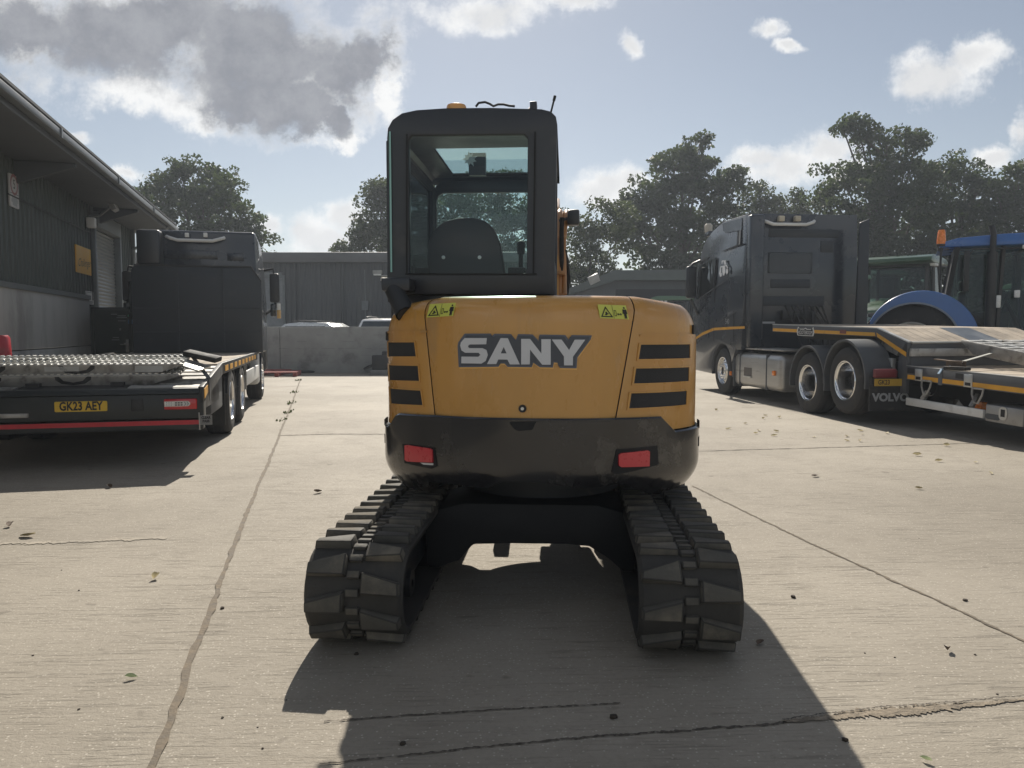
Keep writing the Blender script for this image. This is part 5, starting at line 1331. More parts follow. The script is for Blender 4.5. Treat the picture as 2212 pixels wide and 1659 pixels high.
side_patch([D2(670, 270), D2(1010, 170), D2(1010, 380), D2(735, 430), D2(690, 390)], .008, pm('roof_window', (.02, .022, .026), .12, spec=.7), 'roof_side_panel')
side_patch([D2(945, 392), D2(985, 385), D2(1003, 620), D2(945, 640)], .006, ink_black, 'air_slot'); side_patch([D2(985, 390), D2(1002, 384), D2(1005, 620), D2(990, 640)], .012, ink_grey, 'air_slot_edge')
side_patch([D2(300, 1590), D2(320, 1600), D2(860, 1200), D2(852, 1186)], .010, plastic_grey, 'crease_line')
side_patch([D2(940, 640), D2(1090, 610), D2(1090, 618), D2(690, 755), D2(690, 745)], .004, ink_black, 'panel_gap')
side_patch([E2(70, 330), E2(70, 306), E2(170, 235), E2(295, 183), E2(298, 215), E2(180, 262)], .006, stripe_yellow, 'yellow_stripe')
side_patch([E2(302, 182), E2(500, 170), E2(655, 164), E2(655, 192), E2(500, 200), E2(302, 213)], .006, stripe_yellow, 'yellow_stripe')
for l in ([E2(297, 120), E2(301, 120), E2(301, 330), E2(297, 330)], [E2(521, -10), E2(527, -10), E2(527, 380), E2(521, 380)], [D2(598, 860), D2(604, 860), D2(600, 1640), D2(594, 1640)]):
    side_patch(l, .003, ink_black, 'door_gap')
side_patch([E2(300, 150), E2(305, 158), E2(550, 4), E2(545, -4)], .008, plastic_grey, 'crease_line')
# emblem: pale outline of a farm tractor
em = lambda zx, zy: D2(zx, zy)
eg = pm('emblem_silver', (.72, .73, .75), .5)
emb = side_patch([em(705, 915), em(720, 905), em(780, 905), em(782, 918), em(770, 920), em(790, 975), em(760, 980), em(742, 922), em(722, 925), em(722, 960), em(708, 965)], .007, eg, 'emblem')
for l in ([em(690, 1010), em(800, 985), em(825, 1030), em(815, 1050), em(790, 1005), em(700, 1030), em(705, 1110), em(695, 1180), em(680, 1130)],
          [em(800, 1050), em(830, 1060), em(830, 1120), em(810, 1150), em(795, 1110)], [em(730, 1020), em(770, 1015), em(780, 1110), em(765, 1172), em(745, 1160), em(732, 1090)],
          [em(700, 1130), em(722, 1120), em(720, 1180), em(696, 1190)]):
    side_patch(l, .007, eg, 'emblem_part', emb)
q = H2(E2(457, 112)); mpn = planemap((Lx - .004, q.y, q.z), (0, -1, 0), (0, 0, 1))
text('model_number', '540', .155, mpn, ink_grey, t2, off=.004, bold=.002)
# mirror, beacon
q = H2(D2(195, 1250), -1.42)
mb = MB(); mb.box(-1.54, -1.30, q.y - .06, q.y + .10, H2(D2(195, 1560), -1.42).z, H2(D2(195, 1010), -1.42).z); mi = mb.build('mirror', pm('mirror_case', (.022, .025, .03), .35), t2, bevel=.05, seg=3)
mb = MB(); mb.tube([(-1.22, q.y - .05, H2(D2(250, 930)).z), (-1.38, q.y, H2(D2(190, 970), -1.4).z), (-1.45, q.y, H2(D2(165, 1030), -1.42).z)], .03, 8); mb.build('arm', MATS['mirror_case'], mi); mb = MB(); mb.tube([(-1.22, q.y, 1.75), (-1.42, q.y, H2(D2(190, 1570), -1.42).z)], .03); mb.build('arm', MATS['mirror_case'], mi)
mb = MB(); mb.box(1.30, 1.54, q.y - .06, q.y + .10, 2.0, 2.7); mb.build('mirror', MATS['mirror_case'], t2, bevel=.05, seg=3)
q = F2.hit(*D2(492, 420), 0, -.85); q2 = F2.hit(*D2(492, 270), 0, -.85); rr = .10
mb = MB(); mb.lathe([(0, 0), (0, rr * .9), ((q2.z - q.z) * .4, rr * .95), ((q2.z - q.z) * .8, rr), ((q2.z - q.z), rr * .6), ((q2.z - q.z) * 1.02, 0)], (q.x, q.y, q.z), 'Z', 20); mb.build('roof_beacon', pm('beacon_pale', (.55, .50, .42), .2), t2)
mb = MB(); mb.box(q.x - .08, q.x + .08, q.y - .25, q.y + .06, q.z - .12, q.z + .0); mb.build('beacon_mount', navy, t2, bevel=.02)
# back of the cab
Hb = lambda px, py, y=yc0: F2.hit(px, py, 1, y)
mb = MB(); a, b = Hb(1603, 470), Hb(1632, 730); mb.box(Lx * .95, Lx * .95 + .30, yc0 - .22, yc0 - .002, 1.05, Hb(1610, 466).z); mb.build('side_fairing', navy, t2, bevel=.04, seg=3)
xa = Hb(1833, 560).x; xb = Hb(1850, 560).x
mb = MB(); zt_ = Hb(1840, 476).z; mb.prism([(xa - .05, 1.1), (1.22, 1.1), (1.20, zt_ - .02), (1.0, zt_ - .10)], 1, yc0 - .42, yc0 - .36); mb.build('side_fairing', navy_matt, t2, bevel=.02)
for (x0, x1, y0, y1, d) in ((1660, 1812, 496, 512, .012), (1658, 1755, 546, 590, .02), (1772, 1800, 520, 545, .012), (1664, 1750, 604, 622, .016), (1640, 1780, 640, 660, .012)):
    a, b = Hb(x0, y1), Hb(x1, y0); mb = MB(); mb.box(a.x, b.x, yc0 - d, yc0 + .01, a.z, b.z); mb.build('pressed_panel', navy_matt, t2, bevel=.012)
a, b = Hb(1652, 560), Hb(1766, 596)
pw = planemap((0, yc0 - .022, 0), (1, 0, 0), (0, 0, 1))
zz = [Hb(1700, y).z for y in (547, 590)]; xx = [Hb(x, 570).x for x in (1661, 1750)]
patch(pw, rrect(xx[0], xx[1], zz[1], zz[0], .06), (), .004, .004).build('rear_pane', pm('rear_pane', (.016, .02, .028), .12, spec=.6), t2)
q0, q1 = Hb(1650, 484, yc0 - .1), Hb(1762, 484, yc0 - .1); z_ = q0.z
mb = MB(); mb.tube([(q0.x, yc0 - .03, z_ + .08), (q0.x + .05, yc0 - .1, z_ + .05), (q0.x + .2, yc0 - .1, z_), (q1.x - .2, yc0 - .1, z_), (q1.x - .05, yc0 - .1, z_ + .05), (q1.x, yc0 - .03, z_ + .08)], .035, 8); mb.build('light_bar', white_paint, t2)
for px in (1688, 1723):
    q = Hb(px, 473, yc0 - .1); mb = MB(); mb.box(q.x - .06, q.x + .06, yc0 - .14, yc0 - .01, q.z - .05, q.z + .06); mb.build('work_lamp', pm('lamp_buff', (.5, .45, .35), .3), t2, bevel=.015)
rnd = random.Random(5)
mb = MB()
for k in range(7):
    x = -.35 + k * .13; mb.tube([(x, yc0 - .05, 1.9), (x + rnd.uniform(-.1, .1), yc0 - .35, 1.55), (x + rnd.uniform(-.2, .2), yc0 - .55, 1.15), (x * .5, yc0 - .8, .95)], .02, 6)
mb.build('air_line', black_rubber, t2)
mb = MB(); mb.box(-.45, .25, yc0 - .16, yc0 - .02, 1.62, 1.80); mb.box(-.22, -.12, yc0 - .22, yc0 - .16, 1.55, 1.75); mb.box(.14, .22, yc0 - .22, yc0 - .16, 1.5, 1.78); mb.build('coupling_panel', dark_steel, t2, bevel=.01)
mb = MB(); a, b = Hb(1640, 697), Hb(1665, 695); mb.box(a.x - .2, b.x, yc0 - .2, yc0 - .16, a.z - .02, a.z + .02); mb.build('grab_rail', ink_grey, t2)
# chassis, tank, catwalk
mb = MB(); mb.box(-.44, -.34, -1.9, wf + .8, .62, .92); mb.box(.34, .44, -1.9, wf + .8, .62, .92); mb.box(-.34, .34, -1.8, -1.7, .65, .9); mb.build('chassis_rail', chassis_black, t2)
mb = MB(); mb.box(-.46, .46, -.5, .5, .93, 1.08); mb.lathe([(1.08, 0), (1.08, .42), (1.16, .42), (1.16, 0)], (0, .1, 0), 'Z', 28); mb.build('fifth_wheel', dark_steel, t2)
ta, tb = H2(E2(1062, 680), -1.2), H2(E2(516, 680), -1.2); tz1, tz0 = H2(E2(760, 478), -1.2).z, H2(E2(760, 875), -1.2).z
brushed = pm('brushed_tank', (.50, .49, .47), .42, .8, var=.15, scale=3, bump=.05, dirt=((.2, .18, .15), .35, 3), stretch=(1, .3, 3))
mb = MB(); mb.box(-1.2, -.52, ta.y, tb.y, tz0, tz1); tank = mb.build('fuel_tank', brushed, t2, bevel=.11, seg=5)
for zx in (600, 905):
    y = H2(E2(zx, 680), -1.2).y; mb = MB(); mb.box(-1.212, -.51, y - .035, y + .035, tz0 - .008, tz1 + .008); mb.build('tank_strap', plastic_grey, tank, bevel=.11, seg=5)
y0, y1 = H2(E2(735, 690), -1.2).y, H2(E2(648, 690), -1.2).y; z0, z1 = H2(E2(690, 738), -1.2).z, H2(E2(690, 640), -1.2).z
mb = MB(); mb.box(-1.204, -1.196, y0, y1, z0, z1); mb.build('step_recess', pm('recess_brown', (.13, .115, .10), .6), tank)
mb = MB(); mb.box(-1.222, -1.197, y0, y1, z0 - .03, z0); mb.build('step_edge', alu, tank)
y0 = H2(E2(700, 500), -1.15).y; mb = MB(); mb.lathe([(tz1 - .02, .0), (tz1 - .02, .07), (tz1 + .04, .07), (tz1 + .05, 0)], (-1.02, y0, 0), 'Z', 18); mb.build('filler_cap', dark_steel, tank)
mb = MB(); mb.box(-1.15, -.45, ta.y + .0, tb.y - .2, tz1 + .07, tz1 + .10); mb.build('catwalk', dull_alu, t2, bevel=.005)
for zx in (489, 988):
    q = H2(E2(zx, 705), -1.22); mb = MB(); mb.box(-1.235, -1.20, q.y - .05, q.y + .05, q.z - .045, q.z + .045); mb.build('side_marker', lamp_orange, t2, bevel=.006)
mb = MB(); mb.box(.52, 1.2, ta.y, tb.y, tz0, tz1); mb.build('battery_box', chassis_black, t2, bevel=.05)
# wheels
hub2 = H2(E2(1822, 790), -1.2)
for sgn in (-1, 1):
    truck_wheel(t2, sgn * 1.07, wf, wr, .33, sgn, 'front')
    truck_wheel(t2, sgn * 1.05, 0, .52, .36, sgn, 'dish', z=.515)
    truck_wheel(t2, sgn * 1.05, hub2.y, .52, .36, sgn, 'dish', z=max(.56, hub2.z))
    g0, g1 = sorted((sgn * .82, sgn * 1.25))
    for y, z in ((0, .515), (hub2.y, max(.56, hub2.z))):
        mudguard(t2, g0, g1, y, z, .60, R(-98), R(98), plastic_grey, .035)
    g0, g1 = sorted((sgn * .85, sgn * 1.235))
    mudguard(t2, g0, g1, wf, .52, .585, R(-100), R(95), plastic_grey, .04)
    mb = MB(); mb.box(g0, g1, wf - .68, wf - .63, .22, 1.0); mb.build('wheel_arch_edge', plastic_grey, t2, bevel=.015)
    mb = MB(); mb.box(g0, g1, hub2.y + .62, hub2.y + .64, .35, .7); mb.build('mud_flap', black_rubber, t2)
# mud flaps with raised lettering, tail lamp and plate at the back
yf_ = F2.hit(1900, 870, 0, -1.1).y
yf_ = hub2.y - .75
mb = MB(); mb.box(-1.25, -.45, yf_, yf_ + .02, .24, .62); mb.build('rear_flap', black_rubber, t2)
mb = MB(); mb.box(.45, 1.25, yf_, yf_ + .02, .24, .62); mb.build('rear_flap', black_rubber, t2)
for px0, px1, pyc in ((1884, 1962, 872), (2112, 2176, 861)):
    a, b = F2.hit(px0, pyc, 1, yf_), F2.hit(px1, pyc, 1, yf_); w_ = b.x - a.x
    text('flap_lettering', 'VOLVO', .155, planemap(((a.x + b.x) / 2, yf_ - .001, .43), (1, 0, 0), (0, 0, 1)), ink_grey, t2, off=.003, sx=w_ / .52, bold=.008)
a, b = F2.hit(1889, 816, 1, yf_ - .02), F2.hit(1935, 797, 1, yf_ - .02)
mb = MB(); mb.box(a.x, b.x, yf_ - .05, yf_ + .03, a.z, b.z); mb.build('tail_lamp', pm('lens_shaded_red', (.16, .018, .022), .4), t2, bevel=.012)  # darker copy of the red lens, its deep shade mixed into the colour
a, b = F2.hit(1888, 834, 1, yf_ - .02), F2.hit(1960, 818, 1, yf_ - .02)
pp = planemap(((a.x + b.x) / 2, yf_ - .03, (a.z + b.z) / 2), (1, 0, 0), (0, 0, 1)); w_, h_ = b.x - a.x, b.z - a.z
npl = patch(pp, rect(-w_ / 2, w_ / 2, -h_ / 2, h_ / 2), (), .004, .008).build('number_plate', pm('plate_shaded', (.48, .30, .03), .5, var=.1), t2, smooth=False)  # plate yellow darkened, so the shade at the back sits in the colour
text('lettering', 'GK23', h_ * .9, lambda p, q, f: pp(p - w_ * .22, q, f), ink_black, npl, off=.006, sx=.8, bold=.002)
mb = MB(); mb.box(-.5, .5, yf_ + .05, yf_ + .15, .62, .82); mb.box(-1.2, 1.2, yf_ + .04, yf_ + .10, .62, .72); mb.build('rear_crossmember', chassis_black, t2)

# ------------------------------------------------------------------ right: step frame trailer
F3 = Frame((4.91, 14.6, 0), R(11.0), R(1.5))
t3 = thing('low_loader_trailer', 'grey step frame trailer with yellow side stripe and timber deck behind the black tractor unit', 'trailer', F3)
H3 = lambda px, py, x=0.: F3.hit(px, py, 0, x)
Q2 = lambda zx, zy: (.864 * (2160 + zx * .2291), .864 * (780 + zx * 0 + zy * .2291))
TW = 2.5
zg = H3(1780, 704).z; ykink = H3(*Q2(140, 180)).y; cn = H3(*Q2(480, 325)); ystep = H3(*Q2(465, 600)).y; zd = H3(*Q2(1000, 640)).z
gb = H3(1800, 723).z
frame_grey = pm('trailer_grey', (.085, .09, .098), .5, .1, scale=3, dirt=((.14, .13, .115), .2, 2.5))
edge_alu = pm('edge_alu', (.55, .55, .53), .42, .7, var=.1, scale=5)
yend = -10.2
for x0, x1 in ((0, .06), (TW - .06, TW)):
    mb = MB(); mb.prism([(0, zg - .012), (ykink, zg - .012), (cn.y, cn.z - .012), (cn.y, cn.z - .24), (ykink - .05, gb), (0, gb)], 0, x0, x1); mb.build('neck_beam', frame_grey, t3, bevel=.006)
    mb = MB(); mb.prism([(cn.y + .06, cn.z - .015), (cn.y, cn.z - .015), (ystep, cn.z - .30), (ystep, zd - .40), (ystep + .18, zd - .40), (ystep + .18, cn.z - .24)], 0, x0, x1); mb.build('step_post', frame_grey, t3, bevel=.006)
    mb = MB(); mb.box(x0, x1, yend, ystep, zd - .20, zd - .006); mb.build('side_beam', frame_grey, t3, bevel=.006)
mb = MB(); mb.box(0, .055, ykink, 0, zg - .011, zg + .004); mb.prism([(ykink, zg - .011), (ykink, zg + .005), (cn.y, cn.z + .006), (cn.y, cn.z - .01)], 0, 0, .055)
mb.prism([(cn.y + .02, cn.z - .02), (cn.y + .02, cn.z + .006), (cn.y - .03, cn.z + .004), (cn.y - .03, cn.z - .02)], 0, .056, TW); mb.build('neck_edge', edge_alu, t3)
nb = 10
for k in range(nb):
    x0 = .06 + (TW - .12) * k / nb; x1 = .06 + (TW - .12) * (k + 1) / nb - .006
    mb = MB(); mb.box(x0, x1, ykink + .002, 0, zg - .04, zg)
    mb.build('neck_board', timber, t3)
# sloping timber with a steel plate in the middle
dsl = Vector((0, cn.y - ykink, cn.z - zg))
xs_ = [.06, .88, 1.06, 1.62, TW - .06]
spl = [.06 + (TW - .12) * k / 14 for k in range(15)]
for a, b in zip(spl, spl[1:]):
    st = 1.05 < (a + b) / 2 < 1.55
    mb = MB(); mb.prism([(ykink, zg - .03), (cn.y + .02, cn.z - .03), (cn.y + .02, cn.z + (.0 if not st else .003)), (ykink, zg + (.0 if not st else .003))], 0, a + (.003 if not st else 0), b - (.003 if not st else 0))
    mb.build('slope_plate' if st else 'slope_board', pm('slope_steel', (.20, .215, .23), .4, .6, scale=4) if st else timber, t3)
mb = MB(); mb.box(.05, TW - .05, cn.y - .01, cn.y + .03, zd - .05, cn.z - .03); mb.build('step_face', frame_grey, t3)
a, b = Q2(505, 390), Q2(1040, 480)
A_ = F3.hit(a[0], a[1], 1, cn.y - .03); B_ = F3.hit(b[0], b[1], 1, cn.y - .03)
mb = MB(); mb.box(A_.x, A_.x + 1.9, cn.y - .06, cn.y - .012, B_.z, A_.z - .01); mb.build('galvanised_plank', dull_alu, t3, bevel=.006)
# lower deck
nb = 10
for k in range(nb):
    x0 = .066 + (TW - .132) * k / nb; mb = MB(); mb.box(x0, x0 + (TW - .132) / nb - .006, yend, ystep + .14, zd - .05, zd - .008); mb.build('deck_board', timber, t3)
mb = MB(); mb.box(0, .058, yend, ystep, zd - .005, zd + .003); mb.build('deck_edge', edge_alu, t3)
# yellow stripes
sz0, sz1 = H3(1800, 722).z, H3(1800, 713.5).z
def stripe(l): patch(lambda y, z, f: Vector((-f, y, z)), l, (), .003, .003).build('yellow_stripe', stripe_yellow, t3, smooth=False)
zz0, zz1 = gb + .01, gb + .065
stripe([(-.03, zz0), (-.03, zz1), (ykink + .04, zz1), (ykink + .02, zz0)])
stripe([(ykink - .02, zz0 - .01), (ykink, zz1), (cn.y + .02, cn.z - .15), (cn.y + .02, cn.z - .215)])
dz0, dz1 = zd - .185, zd - .125
lt = [H3(*Q2(x, 740)).y for x in (475, 560, 640, 815, 858, 1098, 1190)]
for a, b in ((lt[0], lt[1]), (lt[2], lt[3]), (lt[4], lt[5]), (lt[6], yend)): stripe([(a, dz0), (a, dz1), (b, dz1), (b, dz0)])
for y in ((lt[1] + lt[2]) / 2, (lt[5] + lt[6]) / 2):
    mb = MB(); mb.box(-.012, -.001, y - .07, y + .07, dz0 - .01, zd - .03); lb = mb.build('lashing_bracket', edge_alu, t3, bevel=.004)
    mb = MB(); mb.box(-.016, -.0125, y - .045, y + .045, dz0 + .01, dz0 + .05); mb.build('slot', ink_black, lb)
mb = MB(); y = H3(*Q2(838, 700)).y; mb.box(-.009, -.001, y - .035, y + .035, dz0 - .03, zd - .01); mb.build('strap_tail', pm('strap_slate', (.12, .13, .145), .8), t3)
for zx in (510, 1045):
    y = H3(*Q2(zx, 640)).y; mb = MB(); mb.box(-.006, -.001, y - .06, y + .06, zd - .10, zd - .03); mb.build('pocket', chassis_black, t3)
q = H3(1812, 706)
# maker badge on the neck beam
bc = H3(*E2(1357, 226)); 
mpb = planemap((-.004, bc.y, bc.z - .004), (0, -1, 0), (0, 0, 1))
bo = [(-.27, .0), (-.235, .085), (-.215, .075), (-.19, .05), (-.05, .05), (0, .07), (.05, .05), (.19, .05), (.215, .075), (.235, .085), (.27, 0), (.24, -.07), (-.24, -.07)]
bdg = patch(mpb, bo, (), .004, .006).build('maker_badge', white_paint, t3, smooth=False)
patch(mpb, [(x * .9, z * .8 - .003) for x, z in bo], (), .006, .002).build('badge_field', ink_black, bdg, smooth=False)
text('lettering', 'NOOTEBOOM', .088, lambda a, b, f: mpb(a, b - .015, f), ink_white, bdg, off=.008, sx=.82)
mb = MB(); q = H3(*E2(1790, 228)); mb.box(-.01, -.001, q.y - .08, q.y + .08, q.z - .03, q.z + .03); mb.build('side_marker', pm('marker_dull', (.2, .06, .04), .4), t3)
# frame members below the neck
mb = MB(); mb.box(.5, .7, ykink + .05, -.2, gb - .12, zg - .05); mb.build('neck_member', chassis_black, t3); mb = MB(); mb.box(1.8, 2.0, ykink + .05, -.2, gb - .12, zg - .05); mb.build('neck_member', chassis_black, t3)
mb = MB(); mb.box(.55, .75, yend, ystep, zd - .45, zd - .06); mb.box(1.75, 1.95, yend, ystep, zd - .45, zd - .06)
for k in range(12): mb.box(.06, TW - .06, ystep - .3 - k * .6, ystep - .2 - k * .6, zd - .2, zd - .055)
mb.build('deck_member', chassis_black, t3)
A_ = H3(*Q2(310, 505)); 
mb = MB(); a, b = F3.hit(*Q2(315, 505), 1, ystep + .3), F3.hit(*Q2(315, 790), 1, ystep + .3)
mb.box(a.x - .03, a.x + .04, ystep + .28, ystep + .36, b.z, a.z); mb.build('landing_leg', edge_alu, t3, bevel=.006)
a, b = F3.hit(*Q2(370, 700), 1, ystep + .34), F3.hit(*Q2(425, 640), 1, ystep + .34); mb = MB(); mb.box(a.x - .04, b.x, ystep + .33, ystep + .36, a.z - .06, b.z); mb.build('red_marker', pm('marker_red', (.22, .025, .03), .4), t3)
mb = MB(); a, b = H3(*Q2(205, 350), .1), H3(*Q2(385, 445), .1); mb.bar(a, b, .05, .09); mb.build('support_plate', dull_alu, t3)
# side guard, hooks and locker
xg = .03
g = [H3(*Q2(*q), xg) for q in ((470, 935), (1315, 1065), (1315, 1165), (470, 1010))]
zg1 = (g[0].z + g[1].z) / 2; zg0 = (g[2].z + g[3].z) / 2
mb = MB(); mb.box(xg - .02, xg + .03, g[1].y, g[0].y, zg0, zg1); mb.build('side_guard', white_paint, t3, bevel=.008)
mb = MB(); mb.box(xg + .7, xg + .75, g[1].y + .1, g[0].y - .5, zg0 - .06, zg0 + .04); mb.build('far_rail', white_paint, t3)
mb = MB(); a, b = H3(*Q2(700, 870), .05), H3(*Q2(640, 955), .05); mb.bar(a, b, .05, .06); mb.bar((.2, g[1].y + .3, zd - .3), (.06, g[1].y + .25, zg1), .05, .05); mb.build('guard_bracket', dull_alu, t3)
for zx in (682, 1240):
    c = H3(*Q2(zx, 800 if zx < 900 else 890), -.02); mb = MB()
    mb.tube([(-.02, c.y + .09, c.z + .06), (-.03, c.y + .08, c.z - .02), (-.035, c.y + .03, c.z - .12), (-.035, c.y - .03, c.z - .12), (-.03, c.y - .08, c.z - .02), (-.02, c.y - .09, c.z + .06), (-.02, c.y + .09, c.z + .06)], .014, 6); mb.build('tie_ring', dull_alu, t3)
bx_ = [H3(*Q2(*q), .0) for q in ((1330, 1000), (1740, 1250))]
y0 = H3(*Q2(1325, 1100), 0).y; y1 = H3(*Q2(1738, 1150), 0).y; z1 = H3(*Q2(1330, 1005), 0).z; z0 = H3(*Q2(1330, 1188), 0).z
mb = MB(); mb.box(-.0, .45, y1, y0, z0, z1); lk = mb.build('locker', pm('locker_steel', (.36, .355, .345), .45, .5, var=.12, scale=3, dirt=((.17, .155, .13), .35, 3)), t3, bevel=.012)
q = H3(*Q2(1520, 1110)); patch(planemap((-.001, q.y, q.z), (0, -1, 0), (0, 0, 1)), rrect(-.06, .06, -.08, .08, .05), (), .006, .006).build('latch', edge_alu, lk)
patch(planemap((-.001, q.y, q.z), (0, -1, 0), (0, 0, 1)), rect(-.03, .03, -.04, .05), (), .009, .003).build('latch_slot', ink_black, lk, smooth=False)
q = H3(*Q2(1405, 1145)); patch(planemap((-.001, q.y, q.z), (0, -1, 0), (0, 0, 1)), rrect(-.11, .11, -.035, .035, .03), (), .003, .003).build('nameplate', plastic_grey, lk, smooth=False)
mb = MB(); q = H3(*Q2(1245, 1020), .25); mb.box(.22, .3, q.y - .09, q.y + .09, q.z - .05, q.z + .05); mb.build('marker_lamp', lamp_orange, t3)
# trailer axles, beyond the right edge of the picture
for y in (-7.6, -8.9):
    for sgn, x in ((-1, .2), (1, TW - .2)):
        truck_wheel(t3, x, y, .40, .30, sgn, 'dish', z=.40 - F3.M.inverted().translation.z * 0 + .22)

# ramps on the trailer
ra = F3.hit(*Q2(1050, 335), 1, cn.y - .02)
def trailer_ramp(x, y, lab, group):
    L = 3.0
    top = Vector((x, y, cn.z + .03)); dirv = Vector((0, -1, -.115)).normalized()
    X = dirv; Z = Vector((1, 0, 0)).cross(X) * 1.0; Z = Z if Z.z > 0 else -Z; Yv = Z.cross(X)
    M = Matrix((X, Yv, Z)).transposed().to_4x4(); M.translation = top + dirv * (L / 2)
    class FF: pass
    f = FF(); f.M = F3.M @ M
    return f, L
f, L = trailer_ramp(ra.x + .33, cn.y - .03, '', '')
rA = make_ramp('access_ramp', 'near aluminium ladder ramp leaning on the step of the right trailer', f, L, .66, .17, 3, 'ramps leaning on the trailer step', notch=False, open_=True)
f2, L = trailer_ramp(ra.x + 1.05, cn.y - .03, '', '')
dup(rA, f2.M, 'far aluminium ladder ramp leaning on the step of the right trailer')
# ratchet strap
mb = MB(); a = H3(*Q2(1000, 575), .05); a = Vector((.10, a.y, zd + .10)); b = Vector((ra.x + .02, F3.hit(*Q2(1385, 448), 0, ra.x).y, F3.hit(*Q2(1385, 448), 0, ra.x).z))
mb.bar(F3.M @ a, F3.M @ b, .05, .008); mb.bar(F3.M @ b, F3.M @ (b + Vector((1.5, 0, .01))), .05, .008)
tag(mb.build('lashing_strap', pm('strap_pale', (.42, .42, .38), .8)), 'pale lashing strap running from the trailer edge over the ladder ramps', 'strap')
rt = Frame(F3.M @ Vector((.10, H3(*Q2(960, 590), .05).y, zd + .03)), F3.yaw + R(-75))
t = thing('ratchet', 'rusty strap ratchet lying on the trailer deck edge', 'ratchet', rt)
rust = pm('ratchet_rust', (.13, .09, .06), .7, .2, scale=15, bump=.3)
mb = MB(); mb.box(-.10, .12, -.05, -.035, -.01, .09); mb.box(-.10, .12, .035, .05, -.01, .09); mb.tube([(.02, -.05, .05), (.02, .05, .05)], .03, 10); mb.build('body', rust, t, bevel=.006)
mb = MB(); mb.bar((-.02, -.0, .08), (-.28, 0, .10), .09, .014); mb.build('handle', rust, t)
mb = MB(); mb.bar((-.02, -.02, .03), (-.14, -.06, -.02), .05, .012); mb.bar((-.14, -.06, -.02), (-.16, -.10, -.09), .05, .012); mb.build('strap_end', pm('strap_blue', (.22, .33, .45), .8), t)
mb = MB(); mb.box(-.06, .26, -.16, -.06, -.028, .02); mb.build('rubber_pad', black_rubber, t, bevel=.01)

# ------------------------------------------------------------------ farm tractors on the right
lug_rubber = pm('lug_rubber', (.026, .026, .027), .85, var=.3, scale=5, dirt=((.11, .095, .075), .4, 2.5))
fender_edge = pm('fender_edge', (.20, .24, .30), .35, var=.1)
def farm_wheel(root, x, y, r, w, side, rimc):
    mb = MB(); c = (x, y, r)
    mb.lathe([(-.5 * w, .55 * r), (-.5 * w, .82 * r), (-.42 * w, .90 * r), (-.2 * w, .935 * r), (.2 * w, .935 * r), (.42 * w, .90 * r), (.5 * w, .82 * r), (.5 * w, .55 * r)], c, 'X', 40)
    n = 20
    for k in range(n):
        for s in (-1, 1):
            a0 = 2 * math.pi * (k + (.5 if s > 0 else 0)) / n
            q = []
            for (xx, da) in ((.02 * s, 0), (.48 * s, .28)):
                for rr in (.90, 1.0):
                    for d in (-.035, .035):
                        a = a0 + da + d; rad = r * (rr if abs(xx) < .1 else rr - .035); q.append((x + xx * w, y + rad * math.sin(a), r + rad * math.cos(a)))
            mb.add(q, [(0, 1, 3, 2), (4, 6, 7, 5), (0, 4, 5, 1), (2, 3, 7, 6), (0, 2, 6, 4), (1, 5, 7, 3)])
    wh = mb.build('wheel', lug_rubber, root, sharp=30)
    mb = MB(); s = side; mb.lathe([(s * .46 * w, .57 * r), (s * .47 * w, .53 * r), (s * .1 * w, .50 * r), (s * .0 * w, .46 * r), (s * .02 * w, .22 * r), (s * .12 * w, .20 * r), (s * .12 * w, 0)], c, 'X', 30); mb.build('rim', rimc, wh)
    return wh
